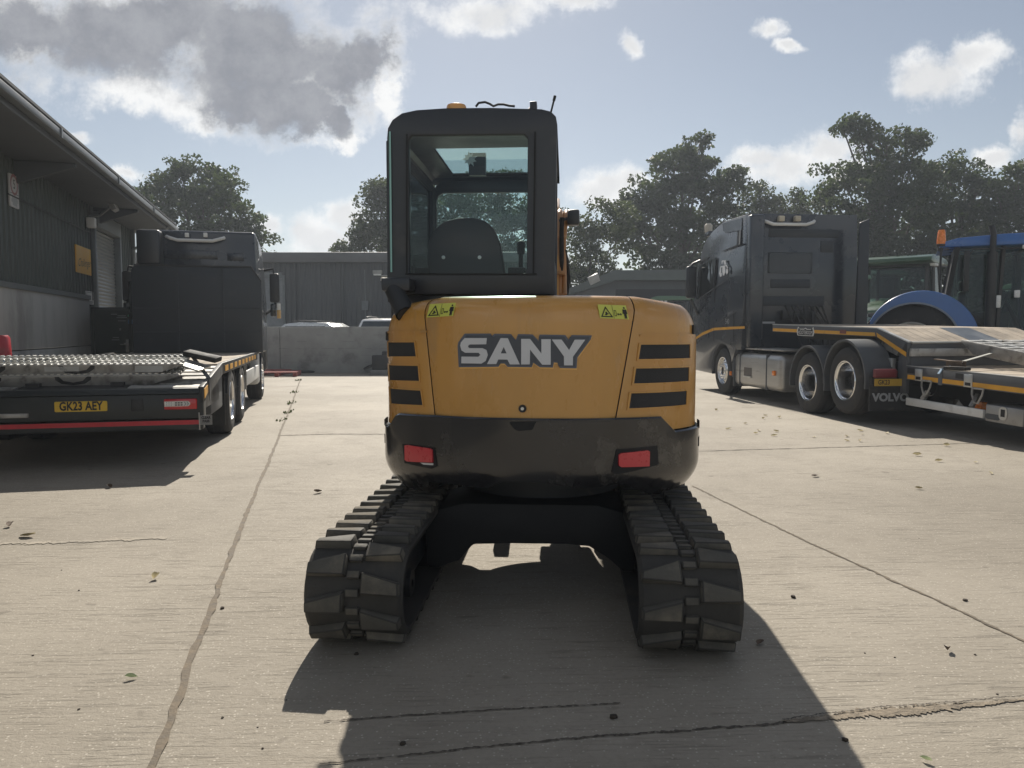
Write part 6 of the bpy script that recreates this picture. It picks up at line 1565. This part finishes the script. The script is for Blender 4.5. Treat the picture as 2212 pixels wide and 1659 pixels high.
def make_tractor(fr, label, paint, rimc, big=1.0, hoodstripe=None, group=None, roofp=None, clear=None):
    """x right, y forward, origin under the rear axle"""
    t = thing('farm_tractor', label, 'tractor', fr, group); roofp = roofp or paint
    s_ = big; wy = -.42 * s_
    glass = clear or glassmat('tractor_glass', (.62, .80, .74), .03, .62)
    tb = pm('tractor_black', (.022, .023, .024), .45, scale=6, dirt=((.09, .085, .07), .2, 4))
    def S(*a): return [q * s_ for q in a]
    for sd in (-1, 1):
        farm_wheel(t, sd * .84 * s_, wy, .98 * s_, .56 * s_, sd, rimc); farm_wheel(t, sd * .90 * s_, 2.75 * s_, .70 * s_, .48 * s_, sd, rimc)
        # rear fender: wide band over the wheel
        mb = MB(); n = 26; x0, x1 = (sd * .58 * s_, sd * 1.16 * s_); yo = wy + .17 * s_; arcp = []
        vs = []
        for k in range(n + 1):
            a = R(-66) + R(158) * k / n; arcp.append((yo + 1.01 * s_ * math.sin(a), 1.12 * s_ + 1.01 * s_ * math.cos(a)))
            for (x, q) in ((x0, 1.02), (x1 - sd * .05, 1.02), (x1, .99), (x1, .97), (x0, .99)):
                vs.append((x, yo + q * s_ * math.sin(a), 1.12 * s_ + q * s_ * math.cos(a)))
        mb.add(vs, [(i * 5 + k, i * 5 + (k + 1) % 5, (i + 1) * 5 + (k + 1) % 5, (i + 1) * 5 + k) for i in range(n) for k in range(5)])
        inn = [(wy + .04 + .83 * s_ * math.sin(a), 1.06 * s_ + .83 * s_ * math.cos(a)) for a in np.linspace(R(92), R(-80), 26)]
        mb.prism(arcp + inn, 0, x1 - sd * .03, x1 + sd * .004); mb.build('rear_fender', paint, t)
        mudguard(t, min(x1 - sd * .03, x1 + sd * .03), max(x1 - sd * .03, x1 + sd * .03), wy + .04, 1.06 * s_, .815 * s_, R(-80), R(88), fender_edge, .035 * s_, 'fender_trim')
        mudguard(t, min(sd * .66 * s_, sd * 1.12 * s_), max(sd * .66 * s_, sd * 1.12 * s_), 2.75 * s_, .70 * s_, .76 * s_, R(-75), R(40), tb, .02, 'front_mudguard')
    # body below the cab, hood
    mb = MB(); mb.box(*S(-.42, .42, -.8, 3.3, .65, 1.25)); mb.build('transmission', tb, t, bevel=.05)
    mb = MB(); mb.prism([(1.66 * s_, 1.1 * s_), (1.66 * s_, 2.02 * s_), (2.4 * s_, 1.96 * s_), (3.4 * s_, 1.80 * s_), (3.62 * s_, 1.66 * s_), (3.68 * s_, 1.10 * s_)], 0, -.44 * s_, .44 * s_); hd = mb.build('hood', paint, t, bevel=.07 * s_, seg=3)
    for sd in (-1, 1):
        mb = MB(); mb.box(min(sd * .445, sd * .452) * s_, max(sd * .445, sd * .452) * s_, 2.35 * s_, 3.3 * s_, 1.2 * s_, 1.62 * s_); mb.build('side_grille', tb, hd)
        if hoodstripe: mb = MB(); mb.prism([(1.8 * s_, 1.78 * s_), (3.35 * s_, 1.62 * s_), (3.35 * s_, 1.69 * s_), (1.8 * s_, 1.90 * s_)], 0, min(sd * .446, sd * .454) * s_, max(sd * .446, sd * .454) * s_); mb.build('side_stripe', hoodstripe, hd)
        mb = MB(); mb.box(min(sd * .14, sd * .40) * s_, max(sd * .14, sd * .40) * s_, 3.60 * s_, 3.70 * s_, 1.40 * s_, 1.60 * s_); mb.build('headlight', lamp_clear, hd, bevel=.03)
    mb = MB(); mb.box(*S(-.13, .13, 3.62, 3.705, 1.15, 1.62)); mb.box(*S(-.4, .4, 3.62, 3.70, 1.12, 1.36)); mb.build('front_grille', tb, hd, bevel=.02)
    mb = MB(); mb.box(*S(-.35, .35, 3.55, 4.0, .65, 1.05)); mb.build('front_weight', tb, t, bevel=.06)
    # cab posts, glass, roof
    zb, zt_ = 1.38 * s_, 2.98 * s_; yb, yf = .18 * s_, 1.62 * s_; xw = .86 * s_
    mb = MB()
    for sd in (-1, 1):
        mb.bar((sd * xw * .98, yb, zb + .55 * s_), (sd * xw * .92, yb + .16 * s_, zt_), .08 * s_, .09 * s_); mb.bar((sd * xw * .98, yb, zb + .55 * s_), (sd * xw * .9, yb + .05, zb - .2), .09 * s_, .09 * s_)
        mb.bar((sd * xw, 1.05 * s_, zb - .3 * s_), (sd * xw * .94, 1.12 * s_, zt_), .05 * s_, .07 * s_); mb.bar((sd * xw * .92, yf + .02, zb - .4 * s_), (sd * xw * .86, yf - .1 * s_, zt_), .08 * s_, .08 * s_)
        mb.bar((sd * xw * .98, yb, zb + .55 * s_), (sd * xw, yb + .75 * s_, zb + .05 * s_), .06 * s_, .08 * s_)
        mb.bar((sd * xw, yb + .75 * s_, zb + .05 * s_), (sd * xw, 1.05 * s_, zb - .55 * s_), .06 * s_, .06 * s_)
    mb.bar((-xw * .9, yb + .16 * s_, zt_ - .02), (xw * .9, yb + .16 * s_, zt_ - .02), .08, .08); mb.bar((-xw * .86, yf - .1 * s_, zt_ - .02), (xw * .86, yf - .1 * s_, zt_ - .02), .08, .08); mb.build('cab_frame', tb, t)
    mb = MB(); mb.box(*S(-.8, .8, .25, 1.66, .95, 1.22)); mb.build('cab_floor', tb, t, bevel=.04)
    for sd in (-1, 1):
        mb = MB(); mb.add([(sd * xw * .985, yb + .02, zb + .6 * s_), (sd * xw * .99, yb + .78 * s_, zb + .1 * s_), (sd * xw * .985, 1.05 * s_, zb - .3 * s_), (sd * xw * .985, yf, zb - .3 * s_), (sd * xw * .87, yf - .1 * s_, zt_), (sd * xw * .92, yb + .16 * s_, zt_)], [(0, 1, 2, 3, 4, 5)]); mb.build('side_glass', glass, t, smooth=False)
    mb = MB(); mb.add([(-xw * .9, yf, zb - .1 * s_), (xw * .9, yf, zb - .1 * s_), (xw * .85, yf - .1 * s_, zt_), (-xw * .85, yf - .1 * s_, zt_)], [(0, 1, 2, 3)]); mb.build('windscreen', glass, t, smooth=False)
    mb = MB(); mb.add([(-xw * .95, yb, zb + .5 * s_), (xw * .95, yb, zb + .5 * s_), (xw * .9, yb + .16 * s_, zt_), (-xw * .9, yb + .16 * s_, zt_)], [(0, 1, 2, 3)]); mb.build('rear_glass', glass, t, smooth=False)
    rf = [(.02, 2.99), (.05, 3.08), (.35, 3.16), (1.1, 3.20), (1.85, 3.20), (2.15, 3.12), (2.2, 3.02), (1.9, 2.98)]
    mb = MB(); mb.prism([(y * s_, z * s_) for y, z in rf], 0, -.98 * s_, .98 * s_); rfo = mb.build('roof', roofp, t, bevel=.05 * s_, seg=3)
    for sd in (-1, 1):
        for y in (1.48, 1.68): mb = MB(); mb.box((sd * .93 - .07) * s_, (sd * .93 + .07) * s_, (y - .07) * s_, (y + .07) * s_, 2.90 * s_, 2.975 * s_); mb.build('roof_lamp', lamp_clear, t, bevel=.02)
    # seat, wheel, console
    mb = MB(); mb.box(*S(-.27, .27, .55, 1.05, 1.35, 1.55)); mb.box(*S(-.25, .25, .42, .56, 1.5, 2.15)); mb.box(*S(-.14, .14, .42, .54, 2.16, 2.36)); mb.build('seat', tb, t, bevel=.05, seg=3)
    mb = MB(); mb.tube([(math.cos(a) * .2 * s_, (1.26 + .06 * math.sin(a)) * s_, (1.95 + .19 * math.sin(a)) * s_) for a in np.linspace(0, 2 * math.pi, 17)], .018, 6, cap=False); mb.tube([(0, 1.55 * s_, 1.35 * s_), (0, 1.27 * s_, 1.94 * s_)], .05, 8); mb.build('steering_wheel', tb, t)
    mb = MB(); mb.box(*S(.30, .52, .5, 1.3, 1.25, 1.72)); mb.build('armrest', tb, t, bevel=.04)
    # exhaust, mirrors, steps
    mb = MB(); mb.tube([(.98 * s_, 0.93 * s_, 1.2 * s_), (.98 * s_, 0.93 * s_, 2.85 * s_)], .095 * s_, 14); mb.tube([(1.03 * s_, 0.93 * s_, 2.8 * s_), (1.03 * s_, 0.93 * s_, 3.2 * s_), (1.03 * s_, 0.89 * s_, 3.36 * s_)], .055 * s_, 12); mb.build('exhaust', tb, t)
    for sd in (-1, 1):
        mb = MB(); mb.box((sd * 1.12 - .10) * s_, (sd * 1.12 + .10) * s_, s_ * .45, .54 * s_, 2.1 * s_, 2.88 * s_); mb.tube([(sd * .86 * s_, 1.5 * s_, 2.92 * s_), (sd * 1.1 * s_, .6 * s_, 2.92 * s_), (sd * 1.12 * s_, .5 * s_, 2.7 * s_)], .02, 6); mb.build('mirror', tb, t, bevel=.03)
    mb = MB()
    for z in (.55, .8, 1.05): mb.box(*S(-.98, -.72, 1.3, 1.75, z, z + .04)); mb.box(*S(.72, .98, 1.3, 1.75, z, z + .04))
    mb.build('step', tb, t)
    return t
def beacon(root, x, y, z, r, stalk): 
    mb = MB(); mb.tube([(x, y, z - stalk), (x, y, z)], .022, 8); mb.lathe([(z, 0), (z, r), (z + .05, r), (z + .05, 0)], (x, y, 0), 'Z', 16); b = mb.build('beacon_pole', MATS['tractor_black'], root)
    mb = MB(); mb.lathe([(z + .05, r * .96), (z + .12, r * .95), (z + .30, r * .78), (z + .34, r * .6), (z + .345, 0)], (x, y, 0), 'Z', 20); mb.build('beacon_lens', lamp_orange, b)
blue = pm('tractor_blue', (.03, .13, .40), .3, var=.08, scale=2, coat=.5, dirt=((.15, .18, .25), .15, 3))
green = pm('tractor_green', (.016, .066, .024), .32, var=.1, scale=2, coat=.4, dirt=((.08, .12, .06), .2, 3))
pale_green = pm('tractor_pale_green', (.085, .17, .095), .4, var=.08, scale=2, coat=.3)
yellow_rim = pm('rim_yellow', (.7, .5, .03), .4); white_rim = pm('rim_white', (.6, .6, .58), .4)
stripe_pale = pm('stripe_pale', (.62, .55, .08), .4)
bt = make_tractor(Frame((P(2019, 700, 16.9).x, 16.95, 0), R(-117)), 'blue tractor with orange beacon and arched rear fender behind the right trailer', blue, white_rim, 1.04)
beacon(bt, .93 * 1.04, .06, 3.13, .09, .7)
mb = MB(); mb.box(.8, 1.0, .0, .1, 3.05, 3.10); mb.build('beacon_arm', MATS['tractor_black'], bt)
text('hood_lettering', 'NEW HOLLAND', .17, planemap((.478, 2.5, 1.75), (0, 1, 0), (0, 0, 1)), ink_white, bt, off=.004)
mb = MB(); mb.box(1.14, 1.2, 1.05, 1.13, 1.85, 2.1); mb.build('indicator_lamp', lamp_clear, bt, bevel=.015); mb = MB(); mb.box(1.0, 1.08, 1.36, 1.46, 2.05, 2.2); mb.build('indicator_lamp', lamp_clear, bt, bevel=.015)
g1 = make_tractor(Frame((14.0, 27.2, 0), R(140)), 'green tractor with yellow hood stripe parked between the black cab and the blue tractor', green, yellow_rim, 1.20, stripe_pale, 'green tractors')
beacon(g1, -.95, .35, 3.62, .085, .3)
g2 = make_tractor(Frame((8.12, 22.3, 0), R(198)), 'pale green tractor nose with clear headlights beside the blue rear fender', pale_green, yellow_rim, .92, None, 'green tractors')
dup(g2, Frame((17.2, 25.8, 0), R(176)).M, 'pale green tractor seen through the windows of the blue tractor', 'green tractors')
dup(g1, Frame((15.4, 31.5, 0), R(97)).M, 'dark green tractor furthest back behind the green one with the yellow stripe', 'green tractors')
dup(g2, Frame((8.3, 35.0, 0), R(82)).M, 'small green tractor front showing left of the black tractor unit', 'green tractors')

# ------------------------------------------------------------------ trees
bark = pm('bark', (.07, .058, .045), .9, var=.35, scale=6, bump=.6, bscale=25)
LM = [leafmat('oak_leaf', (.013, .023, .011), (.036, .052, .022), (.12, .17, .05)),
      leafmat('ash_leaf', (.021, .033, .015), (.055, .074, .033), (.14, .18, .065)),
      leafmat('hedge_leaf', (.012, .021, .011), (.032, .046, .020), (.07, .10, .03))]
def make_tree(name, label, px, Y, blobs, seed, mat=0, leaf=.30, per=1.0, cl=.56, trunk_r=.28, gap=.0):
    """blobs: crown masses (px, py, half width px, half height px, depth offset m) measured on the photo and set at the tree's own distance"""
    rng = np.random.default_rng(seed); k = Y / FOC
    base = P(px, 715, Y); bx_, by_ = base.x, Y
    t = thing(name, label, 'tree', None, 'trees beyond the yard', (bx_, by_, 0))
    V = []; limbs = MB(); ctr = []
    for (cx_, cy_, rx, ry, dy) in blobs:
        c = P(cx_, cy_, Y + dy); c = np.array([c.x - bx_, c.y - by_, c.z]); a, b = rx * k, ry * k; dd = max(a, b) * .8
        vol = a * b * dd; n = int(max(6, per * 12.0 * vol ** .72))
        ctr.append((c, a, b))
        u = rng.normal(size=(n, 3)); u /= np.linalg.norm(u, axis=1)[:, None]; rad = rng.uniform(.25, 1.0, n) ** .5 * rng.uniform(.85, 1.22, n)
        cc = c + u * rad[:, None] * np.array([a, dd, b])
        for q in cc:
            q[2] = max(q[2], .6)
            r = cl * rng.uniform(.55, 1.25); m = int(104 * (r / .75) ** 2 * (.3 / leaf) ** 1.3)
            w = rng.normal(size=(m, 3)); w /= np.linalg.norm(w, axis=1)[:, None]
            pos = q + w * (r * rng.uniform(.25, 1.0, m) ** .6)[:, None] * np.array([1.15, 1.15, .72])
            V.append(pos)
            if rng.random() < .12: limbs.tube([c * .6 + np.array([0, 0, c[2] * .30]), (c + q) / 2 + rng.normal(size=3) * .15, q], [.04, .025, .01], 5, cap=False)
    pos = np.concatenate(V); N = len(pos)
    u = rng.normal(size=(N, 3)); u /= np.linalg.norm(u, axis=1)[:, None]
    w = np.cross(u, rng.normal(size=(N, 3))); w /= np.linalg.norm(w, axis=1)[:, None]
    L = (leaf * rng.uniform(.55, 1.15, N))[:, None]
    quad = np.stack([pos - u * L * .5, pos + w * L * .36 - u * L * .05, pos + u * L * .5, pos - w * L * .36 - u * L * .05], 1).reshape(-1, 3)
    me = bpy.data.meshes.new('crown'); me.vertices.add(4 * N); me.vertices.foreach_set('co', quad.astype(np.float32).ravel())
    me.loops.add(4 * N); me.loops.foreach_set('vertex_index', np.arange(4 * N, dtype=np.int32))
    me.polygons.add(N); me.polygons.foreach_set('loop_start', np.arange(0, 4 * N, 4, dtype=np.int32)); me.polygons.foreach_set('loop_total', np.full(N, 4, dtype=np.int32))
    me.update(); link('crown', me, LM[mat], t, smooth=False)
    tr = MB(); top = max(c[2] for c, a, b in ctr)
    tr.tube([(0, 0, -.1), (.05, 0, 1.2), (-.05, .05, top * .45), (.0, 0, top * .8)], [trunk_r * 1.25, trunk_r, trunk_r * .7, trunk_r * .25], 10)
    for c, a, b in ctr: tr.tube([(0, 0, min(c[2] * .5, top * .45)), (c[0] * .5, c[1] * .5, c[2] * .72), tuple(c), tuple(c + np.array([a * .3, 0, b * .5]))], [trunk_r * .4, trunk_r * .26, trunk_r * .12, .02], 7)
    tr.v += []; o = len(tr.v); tr.v += limbs.v; tr.f += [tuple(i + o for i in f) for f in limbs.f]
    tr.build('trunk', bark, t, recalc=False)
    return N
tot = 0
tot += make_tree('oak_tree', 'broad leafy tree standing behind the left shed and truck', 440, 47, [(385, 395, 62, 55, 0), (440, 385, 60, 48, 1), (490, 425, 62, 48, -1), (350, 440, 62, 50, 0), (430, 470, 95, 55, 0), (525, 465, 48, 40, 1), (555, 510, 38, 36, 0), (470, 530, 100, 40, 0), (320, 420, 36, 26, 2), (540, 545, 40, 20, 0)], 1, 0, .23, 1.15)
tot += make_tree('ash_tree', 'smaller tree rising between the back building and the excavator cab', 835, 50, [(820, 425, 36, 34, 0), (800, 470, 42, 40, 0), (850, 440, 50, 46, 1), (775, 515, 38, 32, 0), (830, 520, 65, 40, 0), (895, 480, 60, 60, 0), (745, 538, 20, 10, 0)], 2, 1, .22, 1.1, .65, .2)
tot += make_tree('oak_tree', 'tree seen through the cab windows behind the excavator', 1010, 52, [(960, 450, 60, 60, 0), (1030, 430, 75, 65, 0), (1110, 430, 70, 60, 1), (1000, 530, 110, 50, 0), (1130, 520, 90, 60, 0), (1170, 470, 50, 60, 0)], 3, 0, .23, 1.05)
tot += make_tree('willow_tree', 'thin airy pale tree just right of the excavator boom', 1275, 43, [(1300, 470, 48, 42, 0), (1265, 520, 44, 44, 0), (1320, 540, 50, 48, 0), (1245, 575, 34, 40, 1), (1290, 600, 60, 30, 0), (1345, 470, 30, 34, 1)], 4, 1, .19, 1.15, .62, .14)
tot += make_tree('oak_tree', 'tall rounded tree between the excavator boom and the black tractor unit', 1470, 50, [(1500, 330, 38, 36, 0), (1455, 372, 62, 42, 0), (1530, 385, 58, 45, 1), (1400, 430, 58, 48, 0), (1480, 440, 85, 60, -1), (1580, 410, 46, 46, 0), (1560, 480, 75, 52, 0), (1400, 510, 75, 60, 0), (1490, 540, 100, 60, 0), (1365, 470, 40, 36, 0), (1520, 308, 18, 14, 0), (1430, 350, 16, 14, 0)], 5, 0, .28, 1.12)
tot += make_tree('maple_tree', 'lower paler tree between the two tall tree crowns', 1690, 52, [(1640, 425, 40, 30, 0), (1690, 450, 55, 40, 0), (1745, 440, 45, 30, 0), (1640, 480, 60, 45, 1), (1720, 510, 80, 50, 0), (1660, 560, 90, 50, 0)], 6, 1, .22, 1.05)
tot += make_tree('oak_tree', 'tallest ragged oak with a dead branch on the right of the picture', 1915, 45, [(1870, 285, 42, 22, 0), (1915, 300, 48, 30, 0), (1960, 325, 34, 48, 1), (1900, 350, 48, 45, 0), (1935, 395, 60, 55, 0), (1820, 385, 62, 30, 0), (1870, 430, 90, 50, -1), (1785, 410, 34, 22, 0), (1990, 420, 45, 55, 0), (1930, 480, 110, 60, 0), (1830, 500, 80, 50, 0), (1820, 275, 16, 9, 0), (1980, 300, 16, 14, 0), (1850, 262, 18, 12, 0)], 7, 0, .23, 1.12, .54)
tot += make_tree('oak_tree', 'dark round headed tree between the tall oak and the right picture edge', 2065, 47, [(2045, 375, 44, 38, 0), (2090, 365, 36, 30, 1), (2020, 430, 55, 50, 0), (2085, 430, 60, 50, 0), (2060, 490, 100, 55, 0), (2110, 400, 22, 22, 0), (2000, 370, 18, 16, 0)], 8, 0, .23, 1.12, .55)
tot += make_tree('oak_tree', 'leafy tree at the right edge of the picture', 2215, 44, [(2190, 405, 46, 42, 0), (2240, 380, 50, 45, 1), (2160, 445, 42, 40, 0), (2215, 460, 80, 55, 0), (2170, 510, 85, 45, 0), (2290, 430, 80, 70, 0), (2145, 400, 18, 14, 0)], 9, 0, .23, 1.12, .55)
# lower growth closing the gap under the tall crowns
tot += make_tree('hedgerow_shrub', 'dense low hedge growth under the tall trees on the right', 1930, 42, [(1760, 560, 80, 60, 0), (1860, 570, 90, 55, 0), (1960, 565, 100, 55, 0), (2070, 560, 100, 55, 0), (2170, 560, 95, 55, 0), (2260, 560, 80, 60, 0), (1680, 590, 70, 40, 0), (1560, 590, 80, 45, 2), (1450, 590, 60, 40, 2), (1800, 645, 90, 55, 0), (1930, 650, 110, 55, 0), (2060, 650, 110, 55, 0), (2200, 650, 120, 55, 0), (1690, 655, 60, 50, 0)], 10, 2, .25, .8, .75, .12)
tot += make_tree('hedgerow_shrub', 'low scrub showing between the back building and the gabled shed', 1180, 48, [(1180, 600, 60, 50, 0), (1230, 610, 50, 40, 0), (1110, 600, 60, 50, 0), (1330, 625, 70, 30, 3)], 11, 2, .25, .8, .7, .1)
# bare dead branch of the tall oak
mb = MB(); p = [P(1900, 330, 45), P(1868, 300, 45), P(1845, 285, 45), P(1822, 276, 45)]
root = [o for o in bpy.data.objects if o.name.startswith('oak_tree') and 'tallest' in o['label']][0]
p = [q - root.location for q in p]; mb.tube(p, [.10, .07, .05, .02], 6); mb.tube([p[1], p[1] + Vector((-.5, 0, .1)), p[1] + Vector((-.8, 0, .5))], [.05, .03, .01], 5); mb.build('dead_branch', bark, root)


# ------------------------------------------------------------------ small things on the ground
leaf_dry = pm('dry_leaf', (.42, .36, .20), .7, var=.3, scale=30); leaf_brown = pm('brown_leaf', (.10, .065, .04), .8, var=.3, scale=30); leaf_green = pm('fresh_leaf', (.42, .46, .25), .6, var=.2, scale=30)
def leaf_mesh(mat, curl, nm='fallen_leaf'):
    mb = MB(); o = [(-.5, 0), (-.3, .2), (0, .27), (.3, .16), (.5, 0), (.3, -.18), (0, -.24), (-.3, -.19)]
    vs = [(x, y, abs(y) * curl + x * x * curl * .5) for x, y in o] + [(0, 0, -.0)]
    mb.add(vs, [(i, (i + 1) % 8, 8) for i in range(8)]); return mb
def put_leaf(px, py, size, mat, label, group, seed, curl=.8):
    g = G(px, py); o = leaf_mesh(mat, curl).build('fallen_leaf', mat, recalc=False); rnd = random.Random(seed)
    o.location = (g.x, g.y, .008); o.scale = (size, size, size); o.rotation_euler = (rnd.uniform(-.25, .25), rnd.uniform(-.25, .25), rnd.uniform(0, 6.28))
    tag(o, label, 'leaf', group); return o
put_leaf(335, 1251, .075, leaf_dry, 'pale curled leaf beside the slab joint at the left front', 'fallen leaves', 1, 1.4)
put_leaf(283, 1467, .05, leaf_green, 'pale green leaf lying left of the long slab joint', 'fallen leaves', 2)
put_leaf(2000, 1646, .04, leaf_green, 'yellowish leaf at the lower right edge of the yard', 'fallen leaves', 3)
put_leaf(237, 1054, .08, leaf_brown, 'long brown curled leaf near the shadow of the left truck', 'fallen leaves', 4, 1.2)
put_leaf(22, 1138, .09, leaf_brown, 'brown crumpled leaf at the left picture edge', 'fallen leaves', 5, 1.2)
put_leaf(60, 1160, .12, leaf_dry, 'pale dry leaf near the left picture edge', 'fallen leaves', 6, .6)
put_leaf(686, 1065, .09, leaf_brown, 'brown twig like leaf left of the excavator track', 'fallen leaves', 7, 1.0)
put_leaf(2047, 1409, .05, leaf_brown, 'curled brown leaf near the thin joint at the right', 'fallen leaves', 8, 1.6)
put_leaf(1642, 1392, .06, leaf_brown, 'dark leaf just right of the right track', 'fallen leaves', 9, .6)
put_leaf(1760, 1030, .09, leaf_brown, 'dark leaf on the sunny slab right of the excavator', 'fallen leaves', 10, .6)
put_leaf(1985, 1057, .07, leaf_dry, 'lone pale leaf on the middle of the right slab', 'fallen leaves', 11, .9)
leaf_lit = leafmat('lit_dry_leaf', (.34, .29, .17), (.50, .44, .28), (.55, .48, .28)); rnd = random.Random(21)
for k in range(22):
    px = rnd.uniform(1530, 2190); f_ = (px - 1530) / 660
    py = rnd.uniform(880 + 90 * f_, 930 + 110 * f_)
    put_leaf(px, py, rnd.uniform(.06, .10), leaf_lit, 'pale dry leaf scattered along the trailer shadow on the right', 'pale leaves along the trailer shadow', 100 + k, rnd.uniform(.4, 1.2))
mud = pm('mud_clod', (.045, .035, .026), .95, var=.4, scale=40, bump=.5)
def clod(px, py, r, label, group, seed):
    rnd = random.Random(seed); g = G(px, py); bm = bmesh.new(); bmesh.ops.create_icosphere(bm, subdivisions=2, radius=r)
    for v in bm.verts: v.co *= rnd.uniform(.7, 1.2); v.co.z *= .6
    me = bpy.data.meshes.new('mud_clod'); bm.to_mesh(me); bm.free(); o = link('mud_clod', me, mud, None); o.location = (g.x, g.y, r * .35)
    tag(o, label, 'mud', group)
clod(480, 1315, .011, 'dark clod beside the long slab joint left of the excavator', 'bits of dry mud', 1)
clod(1713, 1291, .014, 'dark clod on the sunny slab right of the right track', 'bits of dry mud', 2)
clod(2085, 1298, .012, 'dark clod touching the thin joint on the right', 'bits of dry mud', 3)
clod(1325, 1551, .015, 'largest dark clod lying in the shadow of the excavator', 'bits of dry mud', 4)
clod(1825, 1600, .011, 'dark clod below the broken crack at the lower right', 'bits of dry mud', 5)
clod(770, 1414, .011, 'dark clod right behind the left track', 'bits of dry mud', 6)
clod(870, 1608, .012, 'small clod on the shaded crack at the bottom', 'bits of dry mud', 7)
for k in range(22):
    px = rnd.uniform(20, 2190); py = rnd.uniform(1090, 1640)
    if 640 < px < 1640: continue
    clod(px, py, rnd.uniform(.003, .006), 'tiny dark crumb of dry mud on the sunlit slabs', 'tiny crumbs on the slabs', 300 + k)
# weeds in the slab joint
wm = leafmat('weed_leaf', (.03, .042, .016), (.06, .075, .03), (.12, .15, .05))
for k, (px, py, h_, lab) in enumerate(((646, 822, .12, 'tuft of weeds at the far end of the long joint'), (637, 848, .14, 'tuft of weeds in the joint below the pallets'), (628, 872, .13, 'tuft of weeds in the middle of the far joint'), (618, 892, .10, 'nearest tuft of weeds in the long joint'), (610, 908, .08, 'smallest weed tuft beside the cross joint'))):
    g = G(px, py); rr = random.Random(k); mb = MB()
    for i in range(18):
        a = rr.uniform(0, 6.28); q = Vector((rr.gauss(0, .035), rr.gauss(0, .12), 0)); d = Vector((math.cos(a), math.sin(a), 0)); hh = h_ * .45 * rr.uniform(.3, 1)
        sd = Vector((-d.y, d.x, 0)) * .012; tip = q + d * hh * .7 + Vector((0, 0, hh)); md = q + d * hh * .25 + Vector((0, 0, hh * .6))
        mb.add([q - sd, q + sd, md + sd, md - sd, tip], [(0, 1, 2, 3), (3, 2, 4)])
    o = mb.build('weed', wm, smooth=False, recalc=False); o.location = (g.x, g.y, .004); tag(o, lab, 'weed', 'weeds in the slab joint')

# ------------------------------------------------------------------ thin haze in front of the sun
hm = bpy.data.materials.new('haze'); hm.use_nodes = True; nt = hm.node_tree
for n in list(nt.nodes): nt.nodes.remove(n)
pv = nt.nodes.new('ShaderNodeVolumePrincipled'); pv.inputs['Color'].default_value = (.80, .88, 1.0, 1); pv.inputs['Density'].default_value = HAZE; pv.inputs['Anisotropy'].default_value = .35
on = nt.nodes.new('ShaderNodeOutputMaterial'); nt.links.new(pv.outputs[0], on.inputs['Volume'])
mb = MB(); mb.box(-275, 275, -130, 430, -1.0, 22.0); hz = mb.build('haze', hm, smooth=False)
tag(hz, 'thin bright haze hanging over the yard and trees', 'haze', kind='stuff')
